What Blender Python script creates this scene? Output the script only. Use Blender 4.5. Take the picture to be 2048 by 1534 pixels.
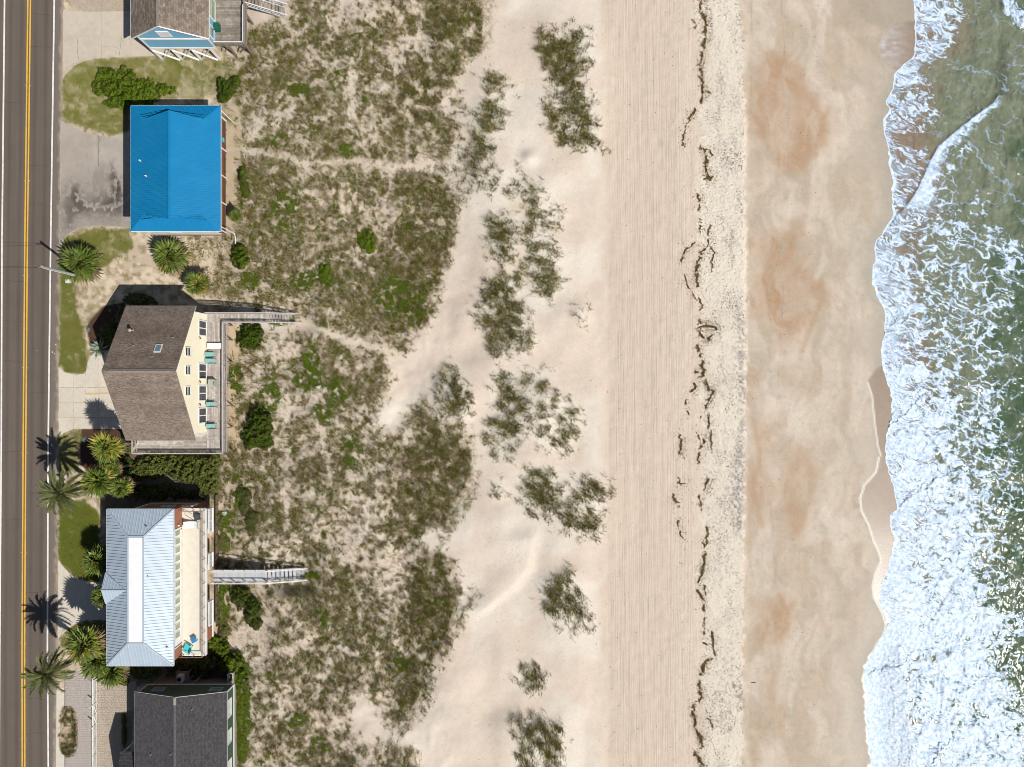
import bpy, math, random
import numpy as np

for o in list(bpy.data.objects):
    bpy.data.objects.remove(o)
scene = bpy.context.scene
C = scene.collection

# ------------------------------------------------------------------ camera, sky, sun, exposure
CAMH = 100.0          # camera height over the road, metres
S = 0.07              # metres per photo pixel at road level
cam_d = bpy.data.cameras.new("camera")
cam = bpy.data.objects.new("camera", cam_d)
C.objects.link(cam)
cam.location = (0, 0, CAMH)
cam.rotation_euler = (0, 0, 0)
cam_d.sensor_width = 36
cam_d.sensor_fit = 'HORIZONTAL'
cam_d.lens = 18.0 / (1024 * S / CAMH)
cam_d.clip_start = 1.0
cam_d.clip_end = 2000
scene.camera = cam

SUN_EL = math.radians(50.0)
SX, SY = 0.8, -0.6                    # horizontal direction towards the sun (world x, y)
world = bpy.data.worlds.new("World")
scene.world = world
world.use_nodes = True
wn = world.node_tree
bgn = wn.nodes.get('Background') or wn.nodes.new('ShaderNodeBackground')
sky = wn.nodes.new('ShaderNodeTexSky')
sky.sky_type = 'NISHITA'
sky.sun_disc = False
sky.sun_elevation = SUN_EL
sky.sun_rotation = math.atan2(SX, SY)
wn.links.new(sky.outputs[0], bgn.inputs['Color'])
bgn.inputs['Strength'].default_value = 0.052
sun_d = bpy.data.lights.new("sun", 'SUN')
sun_d.energy = 4.95
sun_d.angle = math.radians(0.5)
sun_d.color = (1.0, 0.95, 0.88)
sun = bpy.data.objects.new("sun", sun_d)
C.objects.link(sun)
from mathutils import Vector
sd = Vector((SX * math.cos(SUN_EL), SY * math.cos(SUN_EL), math.sin(SUN_EL)))
sun.rotation_euler = sd.to_track_quat('Z', 'Y').to_euler()
sun.location = (60, -45, 80)
scene.view_settings.view_transform = 'Standard'
scene.view_settings.look = 'None'
scene.view_settings.exposure = 0.0
scene.view_settings.gamma = 1.0
scene.view_settings.use_curve_mapping = False
scene.cycles.filter_width = 0.9

rng = np.random.RandomState(7)
random.seed(7)

# ------------------------------------------------------------------ maths helpers
def P(u, v, z=0.0):
    """photo point (pixels of the 2048 wide picture) seen at height z -> world point"""
    k = S * (CAMH - z) / CAMH
    return ((u - 1024) * k, (767 - v) * k, z)

def UV(x, y, z=0.0):
    k = S * (CAMH - z) / CAMH
    return (x / k + 1024, 767 - y / k)

def hsh(ix, iy, seed):
    n = (ix.astype(np.int64) * 374761393 + iy.astype(np.int64) * 668265263 + seed * 974634777) & 0xFFFFFFFF
    n = ((n ^ (n >> 13)) * 1274126177) & 0xFFFFFFFF
    n = ((n ^ (n >> 15)) * 2246822519) & 0xFFFFFFFF
    n = n ^ (n >> 16)
    return (n & 0xFFFFFF) / float(0xFFFFFF)

def vnoise(x, y, seed=0):
    xi = np.floor(x); yi = np.floor(y)
    fx = x - xi; fy = y - yi
    fx = fx * fx * fx * (fx * (fx * 6 - 15) + 10); fy = fy * fy * fy * (fy * (fy * 6 - 15) + 10)
    a = hsh(xi, yi, seed); b = hsh(xi + 1, yi, seed); c = hsh(xi, yi + 1, seed); d = hsh(xi + 1, yi + 1, seed)
    return (a * (1 - fx) + b * fx) * (1 - fy) + (c * (1 - fx) + d * fx) * fy

def fbm(x, y, octv=4, seed=0, gain=0.5):
    s = 0; a = 1.0; t = 0
    for i in range(octv):
        s = s + a * vnoise(x * 2 ** i + 17.3 * i, y * 2 ** i - 9.1 * i, seed + i * 13); t += a; a *= gain
    return s / t

def worley(x, y, seed=0):
    xi = np.floor(x); yi = np.floor(y)
    f1 = np.full(x.shape, 9.0); f2 = np.full(x.shape, 9.0)
    for dx in (-1, 0, 1):
        for dy in (-1, 0, 1):
            cx = xi + dx; cy = yi + dy
            px = cx + 0.1 + 0.8 * hsh(cx, cy, seed); py = cy + 0.1 + 0.8 * hsh(cx, cy, seed + 57)
            d = np.hypot(px - x, py - y)
            f2 = np.where(d < f1, f1, np.minimum(f2, d)); f1 = np.minimum(f1, d)
    return f1, f2

def sstep(a, b, x):
    t = np.clip((x - a) / (b - a), 0, 1)
    return t * t * (3 - 2 * t)

def polysd(U, V, poly):
    """signed distance (positive inside) for flat arrays"""
    p = np.array(poly, float); n = len(p)
    d = np.full(U.shape, 1e9); ins = np.zeros(U.shape, bool)
    for i in range(n):
        ax, ay = p[i]; bx, by = p[(i + 1) % n]
        ex, ey = bx - ax, by - ay
        L = ex * ex + ey * ey + 1e-9
        t = np.clip(((U - ax) * ex + (V - ay) * ey) / L, 0, 1)
        d = np.minimum(d, np.hypot(U - ax - t * ex, V - ay - t * ey))
        c = ((ay > V) != (by > V))
        if ey != 0:
            ins ^= c & (U < ex * (V - ay) / ey + ax)
    return np.where(ins, d, -d)

def pmask(U, V, poly, soft=6.0, warp=None):
    """soft 0..1 mask of a polygon on arrays of any shape; warp adds noise to the outline (pixels)"""
    p = np.array(poly, float); pad = soft * 2 + 30
    sel = (U > p[:, 0].min() - pad) & (U < p[:, 0].max() + pad) & (V > p[:, 1].min() - pad) & (V < p[:, 1].max() + pad)
    out = np.zeros(U.shape)
    if sel.any():
        d = polysd(U[sel], V[sel], poly)
        if warp is not None:
            d = d + warp[sel]
        out[sel] = sstep(-soft, soft, d)
    return out

def linemask(U, V, pts, w, soft):
    p = np.array(pts, float); pad = w + soft + 5
    sel = (U > p[:, 0].min() - pad) & (U < p[:, 0].max() + pad) & (V > p[:, 1].min() - pad) & (V < p[:, 1].max() + pad)
    out = np.zeros(U.shape)
    if sel.any():
        u = U[sel]; v = V[sel]; d = np.full(u.shape, 1e9)
        for i in range(len(p) - 1):
            ax, ay = p[i]; bx, by = p[i + 1]; ex, ey = bx - ax, by - ay
            t = np.clip(((u - ax) * ex + (v - ay) * ey) / (ex * ex + ey * ey + 1e-9), 0, 1)
            d = np.minimum(d, np.hypot(u - ax - t * ex, v - ay - t * ey))
        out[sel] = 1 - sstep(w - soft, w + soft, d)
    return out

def ell(U, V, cu, cv, ru, rv, rot=0.0):
    c, s = math.cos(rot), math.sin(rot)
    x = (U - cu) * c + (V - cv) * s; y = -(U - cu) * s + (V - cv) * c
    return np.sqrt((x / ru) ** 2 + (y / rv) ** 2)

# ------------------------------------------------------------------ terrain height
KN_U = [-3000, 285, 390, 435, 480, 540, 620, 800, 920, 1000, 1100, 1180, 1215, 1400, 1486, 1496, 1700, 1780, 1900, 2100, 3500]
KN_Z = [0, 0, 0.12, 0.45, 1.25, 2.1, 2.6, 2.95, 2.8, 2.6, 2.2, 1.6, 1.3, 1.05, 0.9, 0.72, 0.1, -0.12, -0.45, -0.9, -4.0]
CLUMPS = [
 ("tall grass clump at the head of the dune front beside the raked sand", [(1085,60),(1140,58),(1180,70),(1186,130),(1170,160),(1150,175),(1100,165),(1083,150),(1078,100)], 1.0),
 ("grass clump just below the top clump with a thick lower edge", [(1095,175),(1165,165),(1182,200),(1190,250),(1202,300),(1160,302),(1120,285),(1092,245)], 1.0),
 ("narrow upright strip of grass left of the sandy hollow", [(962,150),(1000,140),(1020,170),(1010,220),(1000,280),(990,325),(960,345),(940,330),(950,250),(957,200)], 0.85),
 ("thin scattered grass around the bare round hump", [(950,335),(1040,335),(1100,370),(1110,395),(1060,405),(990,395),(945,375)], 0.45),
 ("small brownish grass patch left of the long twin clump", [(975,440),(1035,428),(1040,470),(1020,525),(985,515),(972,490)], 0.7),
 ("long grass clump that curves beside the open beach", [(1060,400),(1118,403),(1130,430),(1100,480),(1126,560),(1092,620),(1065,600),(1050,530),(1045,470)], 0.8),
 ("big dark grass clump in the middle of the dune front", [(985,545),(1040,545),(1045,590),(1068,690),(1040,702),(1000,722),(975,690),(950,640),(960,590)], 1.0),
 ("pointed grass clump set in pink sand by the inner dune edge", [(885,735),(915,738),(940,800),(936,836),(880,836),(875,780)], 1.0),
 ("widest grass clump with blue grey shade along its inner side", [(985,745),(1105,738),(1100,780),(1170,810),(1162,870),(1130,910),(1080,890),(1060,870),(1012,930),(975,900),(970,850),(985,800)], 0.62),
 ("grass clump on the left of the notched pair", [(1060,930),(1090,930),(1115,975),(1125,1010),(1100,1042),(1060,1030),(1040,1000)], 0.95),
 ("grass clump on the right of the notched pair touching the raked sand", [(1130,985),(1145,965),(1180,950),(1220,975),(1210,1000),(1200,1070),(1160,1072),(1130,1055),(1115,1030)], 0.85),
 ("tiny grass tuft left of the notched pair", [(975,955),(1000,960),(1018,990),(1000,998),(980,985)], 0.5),
 ("lone shield shaped grass clump below the sandy blowout", [(1095,1165),(1140,1140),(1165,1195),(1177,1255),(1140,1262),(1105,1238),(1085,1205)], 1.0),
 ("small round grass clump alone in smooth sand", [(1035,1328),(1078,1330),(1095,1368),(1062,1386),(1035,1368)], 1.0),
 ("grass clump cut by the lower edge of the view", [(1030,1430),(1088,1428),(1130,1465),(1120,1500),(1112,1550),(1040,1550),(1038,1480)], 1.0),
 ("small grass tuft with a pale sand tail", [(1152,615),(1166,618),(1170,636),(1158,640)], 1.0),
]
def poly_c(p):
    a = np.array(p, float); return a.mean(0), a.std(0)

def gz(u, v):
    u = np.asarray(u, float); v = np.asarray(v, float)
    sh = 70 * (1 - sstep(110, 190, v))
    ue = np.where(u < 700, u - sh * (1 - sstep(420, 700, u)), u)
    z = np.interp(ue, KN_U, KN_Z)
    w = sstep(440, 540, u) * (1 - sstep(1150, 1225, u))
    n = fbm(u / 82.0, v / 82.0, 2, 5, .35)
    z = z + w * (n - 0.5) * 1.25
    z = z + w * (fbm(u / 16.0, v / 16.0, 2, 9) - 0.5) * 0.05 + w * (1 - sstep(860, 960, u)) * (fbm(u / 18.0, v / 18.0, 2, 10) - 0.5) * 0.22
    wb = sstep(300, 420, u) * (1 - w) * (1 - sstep(1480, 1500, u))
    z = z + wb * (fbm(u / 14.0, v / 22.0, 2, 11) - 0.5) * 0.10
    wl = sstep(1500, 1540, u)
    z = z + wl * (fbm(u / 130.0, v / 130.0, 2, 21) - 0.5) * 0.10
    for lab, p, d in CLUMPS:
        (cu, cv), (su, sv) = poly_c(p)
        e = ell(u, v, cu, cv, su * 1.6 + 6, sv * 1.6 + 6)
        z = z + 0.55 * np.exp(-e * e * 0.9)
    # sharp little crest in the blowout and the bare hump
    cr = [(1062, 1070), (1055, 1110), (1048, 1138), (1020, 1172), (975, 1210), (940, 1240)]
    cu = np.interp(v, [q[1] for q in cr], [q[0] for q in cr])
    dd = u - cu
    inr = sstep(1050, 1085, v) * (1 - sstep(1215, 1250, v))
    z = z + inr * 0.55 * np.where(dd < 0, np.exp(-(dd / 55.0) ** 2), np.exp(-(dd / 16.0) ** 2))
    z = z + 0.7 * np.exp(-(ell(u, v, 1058, 315, 16, 14) ** 2))
    # hollows under the boardwalks
    for (ua, ub, va, vb, lz) in ((415, 608, 600, 655, (.3, 1.8, 1.95)), (415, 615, 1100, 1175, (.2, 1.5, 1.25)), (485, 585, -40, 40, (.5, 1.6, 1.9))):
        lo = np.interp(u, [ua, (ua + ub) / 2 + 15, ub], lz)
        m = sstep(ua - 30, ua + 10, u) * (1 - sstep(ub - 10, ub + 40, u)) * sstep(va - 22, va + 6, v) * (1 - sstep(vb - 6, vb + 22, v))
        z = z * (1 - m) + np.minimum(z, lo) * m
    return z

def gzs(u, v):
    return float(gz(np.array([float(u)]), np.array([float(v)]))[0])

def G(u, v, dz=0.0):
    z = gzs(u, v) + dz
    return P(u, v, z)

# ------------------------------------------------------------------ object helpers
def link(o):
    C.objects.link(o); return o

def props(o, label=None, cat=None, group=None, kind=None):
    if label: o['label'] = label
    if cat: o['category'] = cat
    if group: o['group'] = group
    if kind: o['kind'] = kind
    return o

def thing(name, label, cat, loc=(0, 0, 0), group=None, rotz=0.0):
    o = bpy.data.objects.new(name, None)
    o.empty_display_size = 0.3
    o.location = loc; o.rotation_euler = (0, 0, rotz)
    link(o)
    return props(o, label, cat, group)

def copy_tree(o, parent=None):
    c = o.copy(); C.objects.link(c)
    if parent is not None: c.parent = parent
    for ch in list(o.children):
        copy_tree(ch, c)
    return c

class MB:
    """collects world-space polygons; build() links them as ONE mesh object"""
    def __init__(s):
        s.v = []; s.f = []; s.uv = []; s.hasuv = False
    def poly(s, pts, uv=None):
        i = len(s.v); s.v.extend([tuple(p) for p in pts]); s.f.append(tuple(range(i, i + len(pts))))
        if uv is not None:
            s.hasuv = True; s.uv.extend(uv)
        else:
            s.uv.extend([(0.0, 0.0)] * len(pts))
        return s
    def box(s, x0, x1, y0, y1, z0, z1):
        a = [(x0, y0, z0), (x1, y0, z0), (x1, y1, z0), (x0, y1, z0), (x0, y0, z1), (x1, y0, z1), (x1, y1, z1), (x0, y1, z1)]
        for q in ((0, 3, 2, 1), (4, 5, 6, 7), (0, 1, 5, 4), (1, 2, 6, 5), (2, 3, 7, 6), (3, 0, 4, 7)):
            s.poly([a[k] for k in q])
        return s
    def prism(s, top, off):
        """polygon extruded by the vector off"""
        off = np.array(off); b = [tuple(np.array(p) + off) for p in top]
        s.poly(top); s.poly(b[::-1]); n = len(top)
        for i in range(n):
            j = (i + 1) % n
            s.poly([top[i], b[i], b[j], top[j]])
        return s
    def bar(s, a, b, w, h=None, up=(0, 0, 1)):
        """rectangular bar from a to b"""
        h = h or w
        a = np.array(a, float); b = np.array(b, float); d = b - a; L = np.linalg.norm(d)
        if L < 1e-6: return s
        d /= L; u = np.array(up, float)
        if abs(d.dot(u)) > 0.95: u = np.array((1.0, 0, 0))
        x = np.cross(d, u); x /= np.linalg.norm(x); y = np.cross(x, d)
        c = [a + x * sx * w / 2 + y * sy * h / 2 for sx, sy in ((-1, -1), (1, -1), (1, 1), (-1, 1))]
        e = [q + d * L for q in c]
        s.poly(c[::-1]); s.poly(e)
        for i in range(4):
            j = (i + 1) % 4
            s.poly([c[i], c[j], e[j], e[i]])
        return s
    def tube(s, pts, r, n=6, r1=None):
        pts = [np.array(p, float) for p in pts]; rings = []
        for i, p in enumerate(pts):
            d = pts[min(i + 1, len(pts) - 1)] - pts[max(i - 1, 0)]; d /= (np.linalg.norm(d) + 1e-9)
            u = np.array((0, 0, 1.0)) if abs(d[2]) < 0.9 else np.array((1.0, 0, 0))
            x = np.cross(d, u); x /= np.linalg.norm(x); y = np.cross(x, d)
            rr = r if r1 is None else r + (r1 - r) * i / max(1, len(pts) - 1)
            rings.append([p + rr * (x * math.cos(6.2832 * k / n) + y * math.sin(6.2832 * k / n)) for k in range(n)])
        for a, b in zip(rings[:-1], rings[1:]):
            for k in range(n):
                j = (k + 1) % n
                s.poly([a[k], a[j], b[j], b[k]])
        s.poly(rings[0][::-1]); s.poly(rings[-1])
        return s
    def mesh(s, name, mat, org=(0, 0, 0)):
        me = bpy.data.meshes.new(name)
        o = np.array(org, float)
        vv = (np.array(s.v, float) - o) if s.v else np.zeros((0, 3))
        me.from_pydata(vv.tolist(), [], s.f)
        if s.hasuv:
            ul = me.uv_layers.new(name="UVMap")
            ul.data.foreach_set('uv', np.array(s.uv, float).ravel())
        if mat: me.materials.append(mat)
        me.update()
        return me
    def build(s, name, mat, parent=None, kind=None):
        org = root_loc(parent)
        o = bpy.data.objects.new(name, s.mesh(name, mat, org))
        link(o)
        if parent is not None: o.parent = parent
        if kind: o['kind'] = kind
        return o

def root_loc(o):
    p = np.zeros(3)
    while o is not None:
        p = p + np.array(o.location); o = o.parent
    return p

_bc = {}
def boxobj(name, c, dims, mat, parent=None, rot=(0, 0, 0), kind=None):
    """a box as an object of its own; alike boxes share their mesh"""
    key = (name, tuple(round(d, 3) for d in dims), mat.name)
    me = _bc.get(key)
    if me is None:
        a, b, h = dims[0] / 2, dims[1] / 2, dims[2] / 2
        me = MB().box(-a, a, -b, b, -h, h).mesh(name, mat); _bc[key] = me
    o = bpy.data.objects.new(name, me); link(o)
    o.location = np.array(c, float) - root_loc(parent); o.rotation_euler = rot
    if parent is not None: o.parent = parent
    if kind: o['kind'] = kind
    return o

def np_mesh(name, verts, faces, mat, cols=None, extra=None, smooth=False):
    """verts Nx3, faces Mx3 or Mx4 (numpy) -> mesh with optional per-vertex colour 'Col' and float attributes"""
    me = bpy.data.meshes.new(name)
    n = len(verts); m = len(faces); k = faces.shape[1]
    me.vertices.add(n); me.vertices.foreach_set('co', np.ascontiguousarray(verts, dtype=np.float32).ravel())
    me.loops.add(m * k); me.loops.foreach_set('vertex_index', np.ascontiguousarray(faces, dtype=np.int32).ravel())
    me.polygons.add(m); me.polygons.foreach_set('loop_start', np.arange(0, m * k, k, dtype=np.int32))
    me.polygons.foreach_set('loop_total', np.full(m, k, dtype=np.int32))
    if smooth: me.polygons.foreach_set('use_smooth', np.ones(m, bool))
    if cols is not None:
        a = me.attributes.new('Col', 'FLOAT_COLOR', 'POINT')
        c4 = np.ones((n, 4), np.float32); c4[:, :3] = cols
        a.data.foreach_set('color', c4.ravel())
    for nm, arr in (extra or {}).items():
        a = me.attributes.new(nm, 'FLOAT', 'POINT'); a.data.foreach_set('value', np.ascontiguousarray(arr, dtype=np.float32).ravel())
    me.materials.append(mat)
    me.update(calc_edges=True)
    return me

def grid_faces(nr, nc):
    i = np.arange(nr - 1)[:, None] * nc + np.arange(nc - 1)[None, :]
    i = i.ravel()
    return np.stack([i, i + nc, i + nc + 1, i + 1], 1)

def clip_poly(poly, axis, lo, hi):
    """clip a 2-D polygon to lo <= coordinate[axis] <= hi"""
    def half(pts, val, sign):
        out = []
        for i in range(len(pts)):
            a, b = pts[i], pts[(i + 1) % len(pts)]
            da, db = sign * (a[axis] - val), sign * (b[axis] - val)
            if da >= 0: out.append(a)
            if (da >= 0) != (db >= 0):
                t = da / (da - db); out.append((a[0] + t * (b[0] - a[0]), a[1] + t * (b[1] - a[1])))
        return out
    p = half(list(poly), lo, 1)
    if len(p) < 3: return []
    p = half(p, hi, -1)
    return p if len(p) >= 3 else []

class Plane:
    """planar roof or wall face with an along axis and an up axis"""
    def __init__(s, pts, along, up=None):
        s.o = np.array(pts[0], float); s.a = np.array(along, float); s.a /= np.linalg.norm(s.a)
        e = [np.array(p, float) - s.o for p in pts]
        n = np.zeros(3)
        for i in range(1, len(e) - 1): n += np.cross(e[i], e[i + 1])
        n /= np.linalg.norm(n)
        if n[2] < 0 or (abs(n[2]) < 1e-6 and up is not None and n.dot(np.array(up)) < 0): n = -n
        s.n = n; s.u = np.cross(n, s.a)
        if s.u[2] < 0: s.u = -s.u
        s.p2 = [(float(q.dot(s.a)), float(q.dot(s.u))) for q in e]
    def to3(s, q, h=0.0):
        return tuple(s.o + s.a * q[0] + s.u * q[1] + s.n * h)
    def rng(s, ax):
        return min(q[ax] for q in s.p2), max(q[ax] for q in s.p2)

def shingle_plane(mb, pts, along, exp=0.16):
    """courses of overlapping shingles over one roof face, real steps, with UVs in metres"""
    pl = Plane(pts, along); t0, t1 = pl.rng(1); n = max(1, int((t1 - t0) / exp))
    for i in range(n):
        a = t0 + (t1 - t0) * i / n; b = t0 + (t1 - t0) * (i + 1) / n
        q = clip_poly(pl.p2, 1, a, b)
        if len(q) < 3: continue
        hh = [0.024 if abs(k[1] - a) < 1e-4 else 0.004 if abs(k[1] - b) < 1e-4 else 0.024 - 0.02 * (k[1] - a) / (b - a) for k in q]
        top = [pl.to3(k, h) for k, h in zip(q, hh)]
        mb.poly(top, [(k[0], k[1]) for k in q])
        lo = sorted([k for k in q if abs(k[1] - a) < 1e-4], key=lambda k: k[0])
        if len(lo) >= 2:
            mb.poly([pl.to3(lo[0], -0.001), pl.to3(lo[-1], -0.001), pl.to3(lo[-1], 0.024), pl.to3(lo[0], 0.024)],
                    [(lo[0][0], a), (lo[-1][0], a), (lo[-1][0], a), (lo[0][0], a)])
    return pl
# ------------------------------------------------------------------ materials
def newmat(name):
    m = bpy.data.materials.new(name); m.use_nodes = True
    nt = m.node_tree
    for n in list(nt.nodes):
        if n.type not in ('BSDF_PRINCIPLED', 'OUTPUT_MATERIAL'): nt.nodes.remove(n)
    b = nt.nodes.get('Principled BSDF')
    return m, nt, b

def nd(nt, t, **kw):
    n = nt.nodes.new(t)
    for k, v in kw.items(): setattr(n, k, v)
    return n

def noise(nt, scale, detail=3, coord=None, rough=0.55, vec=None):
    n = nd(nt, 'ShaderNodeTexNoise'); n.inputs['Scale'].default_value = scale; n.inputs['Detail'].default_value = detail
    n.inputs['Roughness'].default_value = rough
    if vec is None:
        vec = nd(nt, 'ShaderNodeNewGeometry').outputs['Position'] if coord is None else coord
    nt.links.new(vec, n.inputs['Vector'])
    return n.outputs['Fac']

def mapr(nt, src, a, b, c, d):
    n = nd(nt, 'ShaderNodeMapRange'); nt.links.new(src, n.inputs['Value'])
    for k, v in zip(('From Min', 'From Max', 'To Min', 'To Max'), (a, b, c, d)): n.inputs[k].default_value = v
    return n.outputs[0]

def math_(nt, op, a, b=None):
    n = nd(nt, 'ShaderNodeMath', operation=op)
    for i, x in enumerate((a, b)):
        if x is None: continue
        if isinstance(x, (int, float)): n.inputs[i].default_value = x
        else: nt.links.new(x, n.inputs[i])
    return n.outputs[0]

def mixc(nt, fac, a, b, blend='MIX'):
    n = nd(nt, 'ShaderNodeMix', data_type='RGBA', blend_type=blend)
    for sock, x in ((n.inputs[0], fac), (n.inputs[6], a), (n.inputs[7], b)):
        if isinstance(x, (int, float)): sock.default_value = x
        elif isinstance(x, tuple): sock.default_value = (x[0], x[1], x[2], 1)
        else: nt.links.new(x, sock)
    return n.outputs[2]

def scalec(nt, col, fac):
    """colour times a scalar socket"""
    n = nd(nt, 'ShaderNodeVectorMath', operation='SCALE')
    if isinstance(col, tuple): n.inputs[0].default_value = col
    else: nt.links.new(col, n.inputs[0])
    nt.links.new(fac, n.inputs['Scale'])
    return n.outputs[0]

def bump(nt, b, h, strength=0.5, dist=0.02):
    n = nd(nt, 'ShaderNodeBump'); n.inputs['Strength'].default_value = strength; n.inputs['Distance'].default_value = dist
    nt.links.new(h, n.inputs['Height']); nt.links.new(n.outputs[0], b.inputs['Normal'])
    return n

def attr(nt, name):
    return nd(nt, 'ShaderNodeAttribute', attribute_name=name)

def plain(name, col, rough=0.6, metal=0.0, var=0.12, scale=3.0, objvar=0.0, bumps=0.0, bscale=20.0, spec=0.4, dirt=None, dscale=0.6):
    m, nt, b = newmat(name)
    f = mapr(nt, noise(nt, scale, 4), 0.25, 0.75, 1 - var, 1 + var)
    if objvar:
        oi = nd(nt, 'ShaderNodeObjectInfo')
        f = math_(nt, 'MULTIPLY', f, mapr(nt, oi.outputs['Random'], 0, 1, 1 - objvar, 1 + objvar))
    c = scalec(nt, col, f)
    if dirt:
        c = mixc(nt, mapr(nt, noise(nt, dscale, 5, rough=0.65), 0.5, 0.75, 0, 0.75), c, dirt)
    nt.links.new(c, b.inputs['Base Color'])
    b.inputs['Roughness'].default_value = rough; b.inputs['Metallic'].default_value = metal
    b.inputs['Specular IOR Level'].default_value = spec
    if bumps: bump(nt, b, noise(nt, bscale, 3), bumps, 0.01)
    return m

def leafmat(name, trans=0.25, rough=0.55, spec=0.08):
    m, nt, b = newmat(name)
    a = attr(nt, 'Col')
    f = mapr(nt, noise(nt, 6.0, 2), 0.3, 0.7, 0.85, 1.15)
    c = scalec(nt, a.outputs['Color'], f)
    nt.links.new(c, b.inputs['Base Color']); b.inputs['Roughness'].default_value = rough
    b.inputs['Specular IOR Level'].default_value = spec
    t = nd(nt, 'ShaderNodeBsdfTranslucent'); nt.links.new(c, t.inputs['Color'])
    mx = nd(nt, 'ShaderNodeMixShader'); mx.inputs[0].default_value = trans
    nt.links.new(b.outputs[0], mx.inputs[1]); nt.links.new(t.outputs[0], mx.inputs[2])
    out = [n for n in nt.nodes if n.type == 'OUTPUT_MATERIAL'][0]
    nt.links.new(mx.outputs[0], out.inputs['Surface'])
    return m

def shingle_mat(name, c1, c2, mort, rowh=0.16, w=0.33, streak=0.15):
    m, nt, b = newmat(name)
    uvn = nd(nt, 'ShaderNodeUVMap')
    br = nd(nt, 'ShaderNodeTexBrick'); nt.links.new(uvn.outputs[0], br.inputs['Vector'])
    br.inputs['Scale'].default_value = 1.0
    br.inputs['Brick Width'].default_value = w; br.inputs['Row Height'].default_value = rowh
    br.inputs['Mortar Size'].default_value = 0.012; br.inputs['Bias'].default_value = 0.0
    for k, c in (('Color1', c1), ('Color2', c2), ('Mortar', mort)): br.inputs[k].default_value = (*c, 1)
    f = mapr(nt, noise(nt, 0.55, 5), 0.3, 0.7, 1 - streak, 1 + streak)
    f = math_(nt, 'MULTIPLY', f, mapr(nt, noise(nt, 5.0, 3), 0.3, 0.7, 0.8, 1.2))
    c = scalec(nt, br.outputs['Color'], f)
    nt.links.new(c, b.inputs['Base Color']); b.inputs['Roughness'].default_value = 0.9; b.inputs['Specular IOR Level'].default_value = 0.2
    bump(nt, b, noise(nt, 40, 2), 0.4, 0.01)
    return m

M = {}
M['white'] = plain('white_paint', (0.78, 0.78, 0.76), 0.5, var=0.05, dirt=(0.55, 0.52, 0.47))
M['glass'] = plain('window_glass', (0.025, 0.035, 0.045), 0.06, var=0.3, scale=0.8, spec=0.8)
M['glass_green'] = plain('pale_green_glass', (0.27, 0.33, 0.22), 0.12, var=0.2, scale=0.8, spec=0.6)
M['glass_blue'] = plain('grey_blue_glass', (0.16, 0.24, 0.27), 0.12, var=0.2, scale=0.8, spec=0.6)  # pale grey-blue panes
M['black'] = plain('black_metal', (0.02, 0.02, 0.022), 0.5)
M['galv'] = plain('grey_metal_fittings', (0.42, 0.42, 0.42), 0.45, 0.3)
M['teal'] = plain('teal_sling', (0.20, 0.42, 0.40), 0.8, bumps=0.2)
M['turq'] = plain('turquoise_plastic', (0.06, 0.55, 0.62), 0.45, var=0.06)
M['bluecloth'] = plain('blue_tabletop', (0.03, 0.20, 0.42), 0.5)
M['greygreen'] = plain('grey_green_vinyl', (0.34, 0.37, 0.31), 0.7)
M['cloth'] = plain('white_canvas', (0.72, 0.72, 0.70), 0.9)
M['yellow_wall'] = plain('pale_yellow_siding', (0.84, 0.78, 0.60), 0.6, var=0.04, dirt=(0.78, 0.71, 0.53), dscale=0.3)
M['blue_wall'] = plain('sky_blue_siding', (0.20, 0.42, 0.58), 0.55, var=0.06)
M['green_wall'] = plain('dark_green_siding', (0.05, 0.095, 0.065), 0.6, var=0.08)
M['cedar'] = plain('red_brown_cedar', (0.30, 0.125, 0.07), 0.7, var=0.22, scale=2.5, objvar=0.15)
M['redwood'] = plain('red_brown_stained_timber', (0.15, 0.07, 0.04), 0.7, var=0.2)
M['darkwood'] = plain('old_dark_timber', (0.16, 0.12, 0.09), 0.85, var=0.25)
M['tan_wall'] = plain('tan_lower_wall', (0.30, 0.27, 0.23), 0.8)
M['pile'] = plain('weathered_pile', (0.22, 0.18, 0.14), 0.9, var=0.25)
M['blue_roof'] = plain('bright_blue_metal_roof', (0.004, 0.185, 0.40), 0.5, 0.0, var=0.06, scale=0.5, spec=0.35, dirt=(0.010, 0.215, 0.42), dscale=0.4)
M['metal_roof'] = plain('pale_standing_seam_metal', (0.45, 0.53, 0.61), 0.42, 0.25, var=0.04, scale=0.6, objvar=0.035)
M['membrane'] = plain('white_roof_membrane', (0.76, 0.77, 0.80), 0.5, var=0.04, scale=1.2)
M['deck_coat'] = plain('beige_deck_coating', (0.65, 0.60, 0.51), 0.8, var=0.06, scale=1.5, dirt=(0.57, 0.52, 0.43))
M['shin_a'] = shingle_mat('weathered_brown_shingles', (0.26, 0.215, 0.175), (0.15, 0.12, 0.098), (0.11, 0.09, 0.07), 0.30, 0.5)
M['shin_c'] = shingle_mat('brown_shingles', (0.26, 0.21, 0.17), (0.16, 0.125, 0.10), (0.08, 0.065, 0.055), 0.16, 0.35)
M['shin_e'] = shingle_mat('charcoal_shingles', (0.085, 0.08, 0.085), (0.05, 0.048, 0.053), (0.045, 0.043, 0.046), 0.16, 0.3, 0.08)
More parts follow.
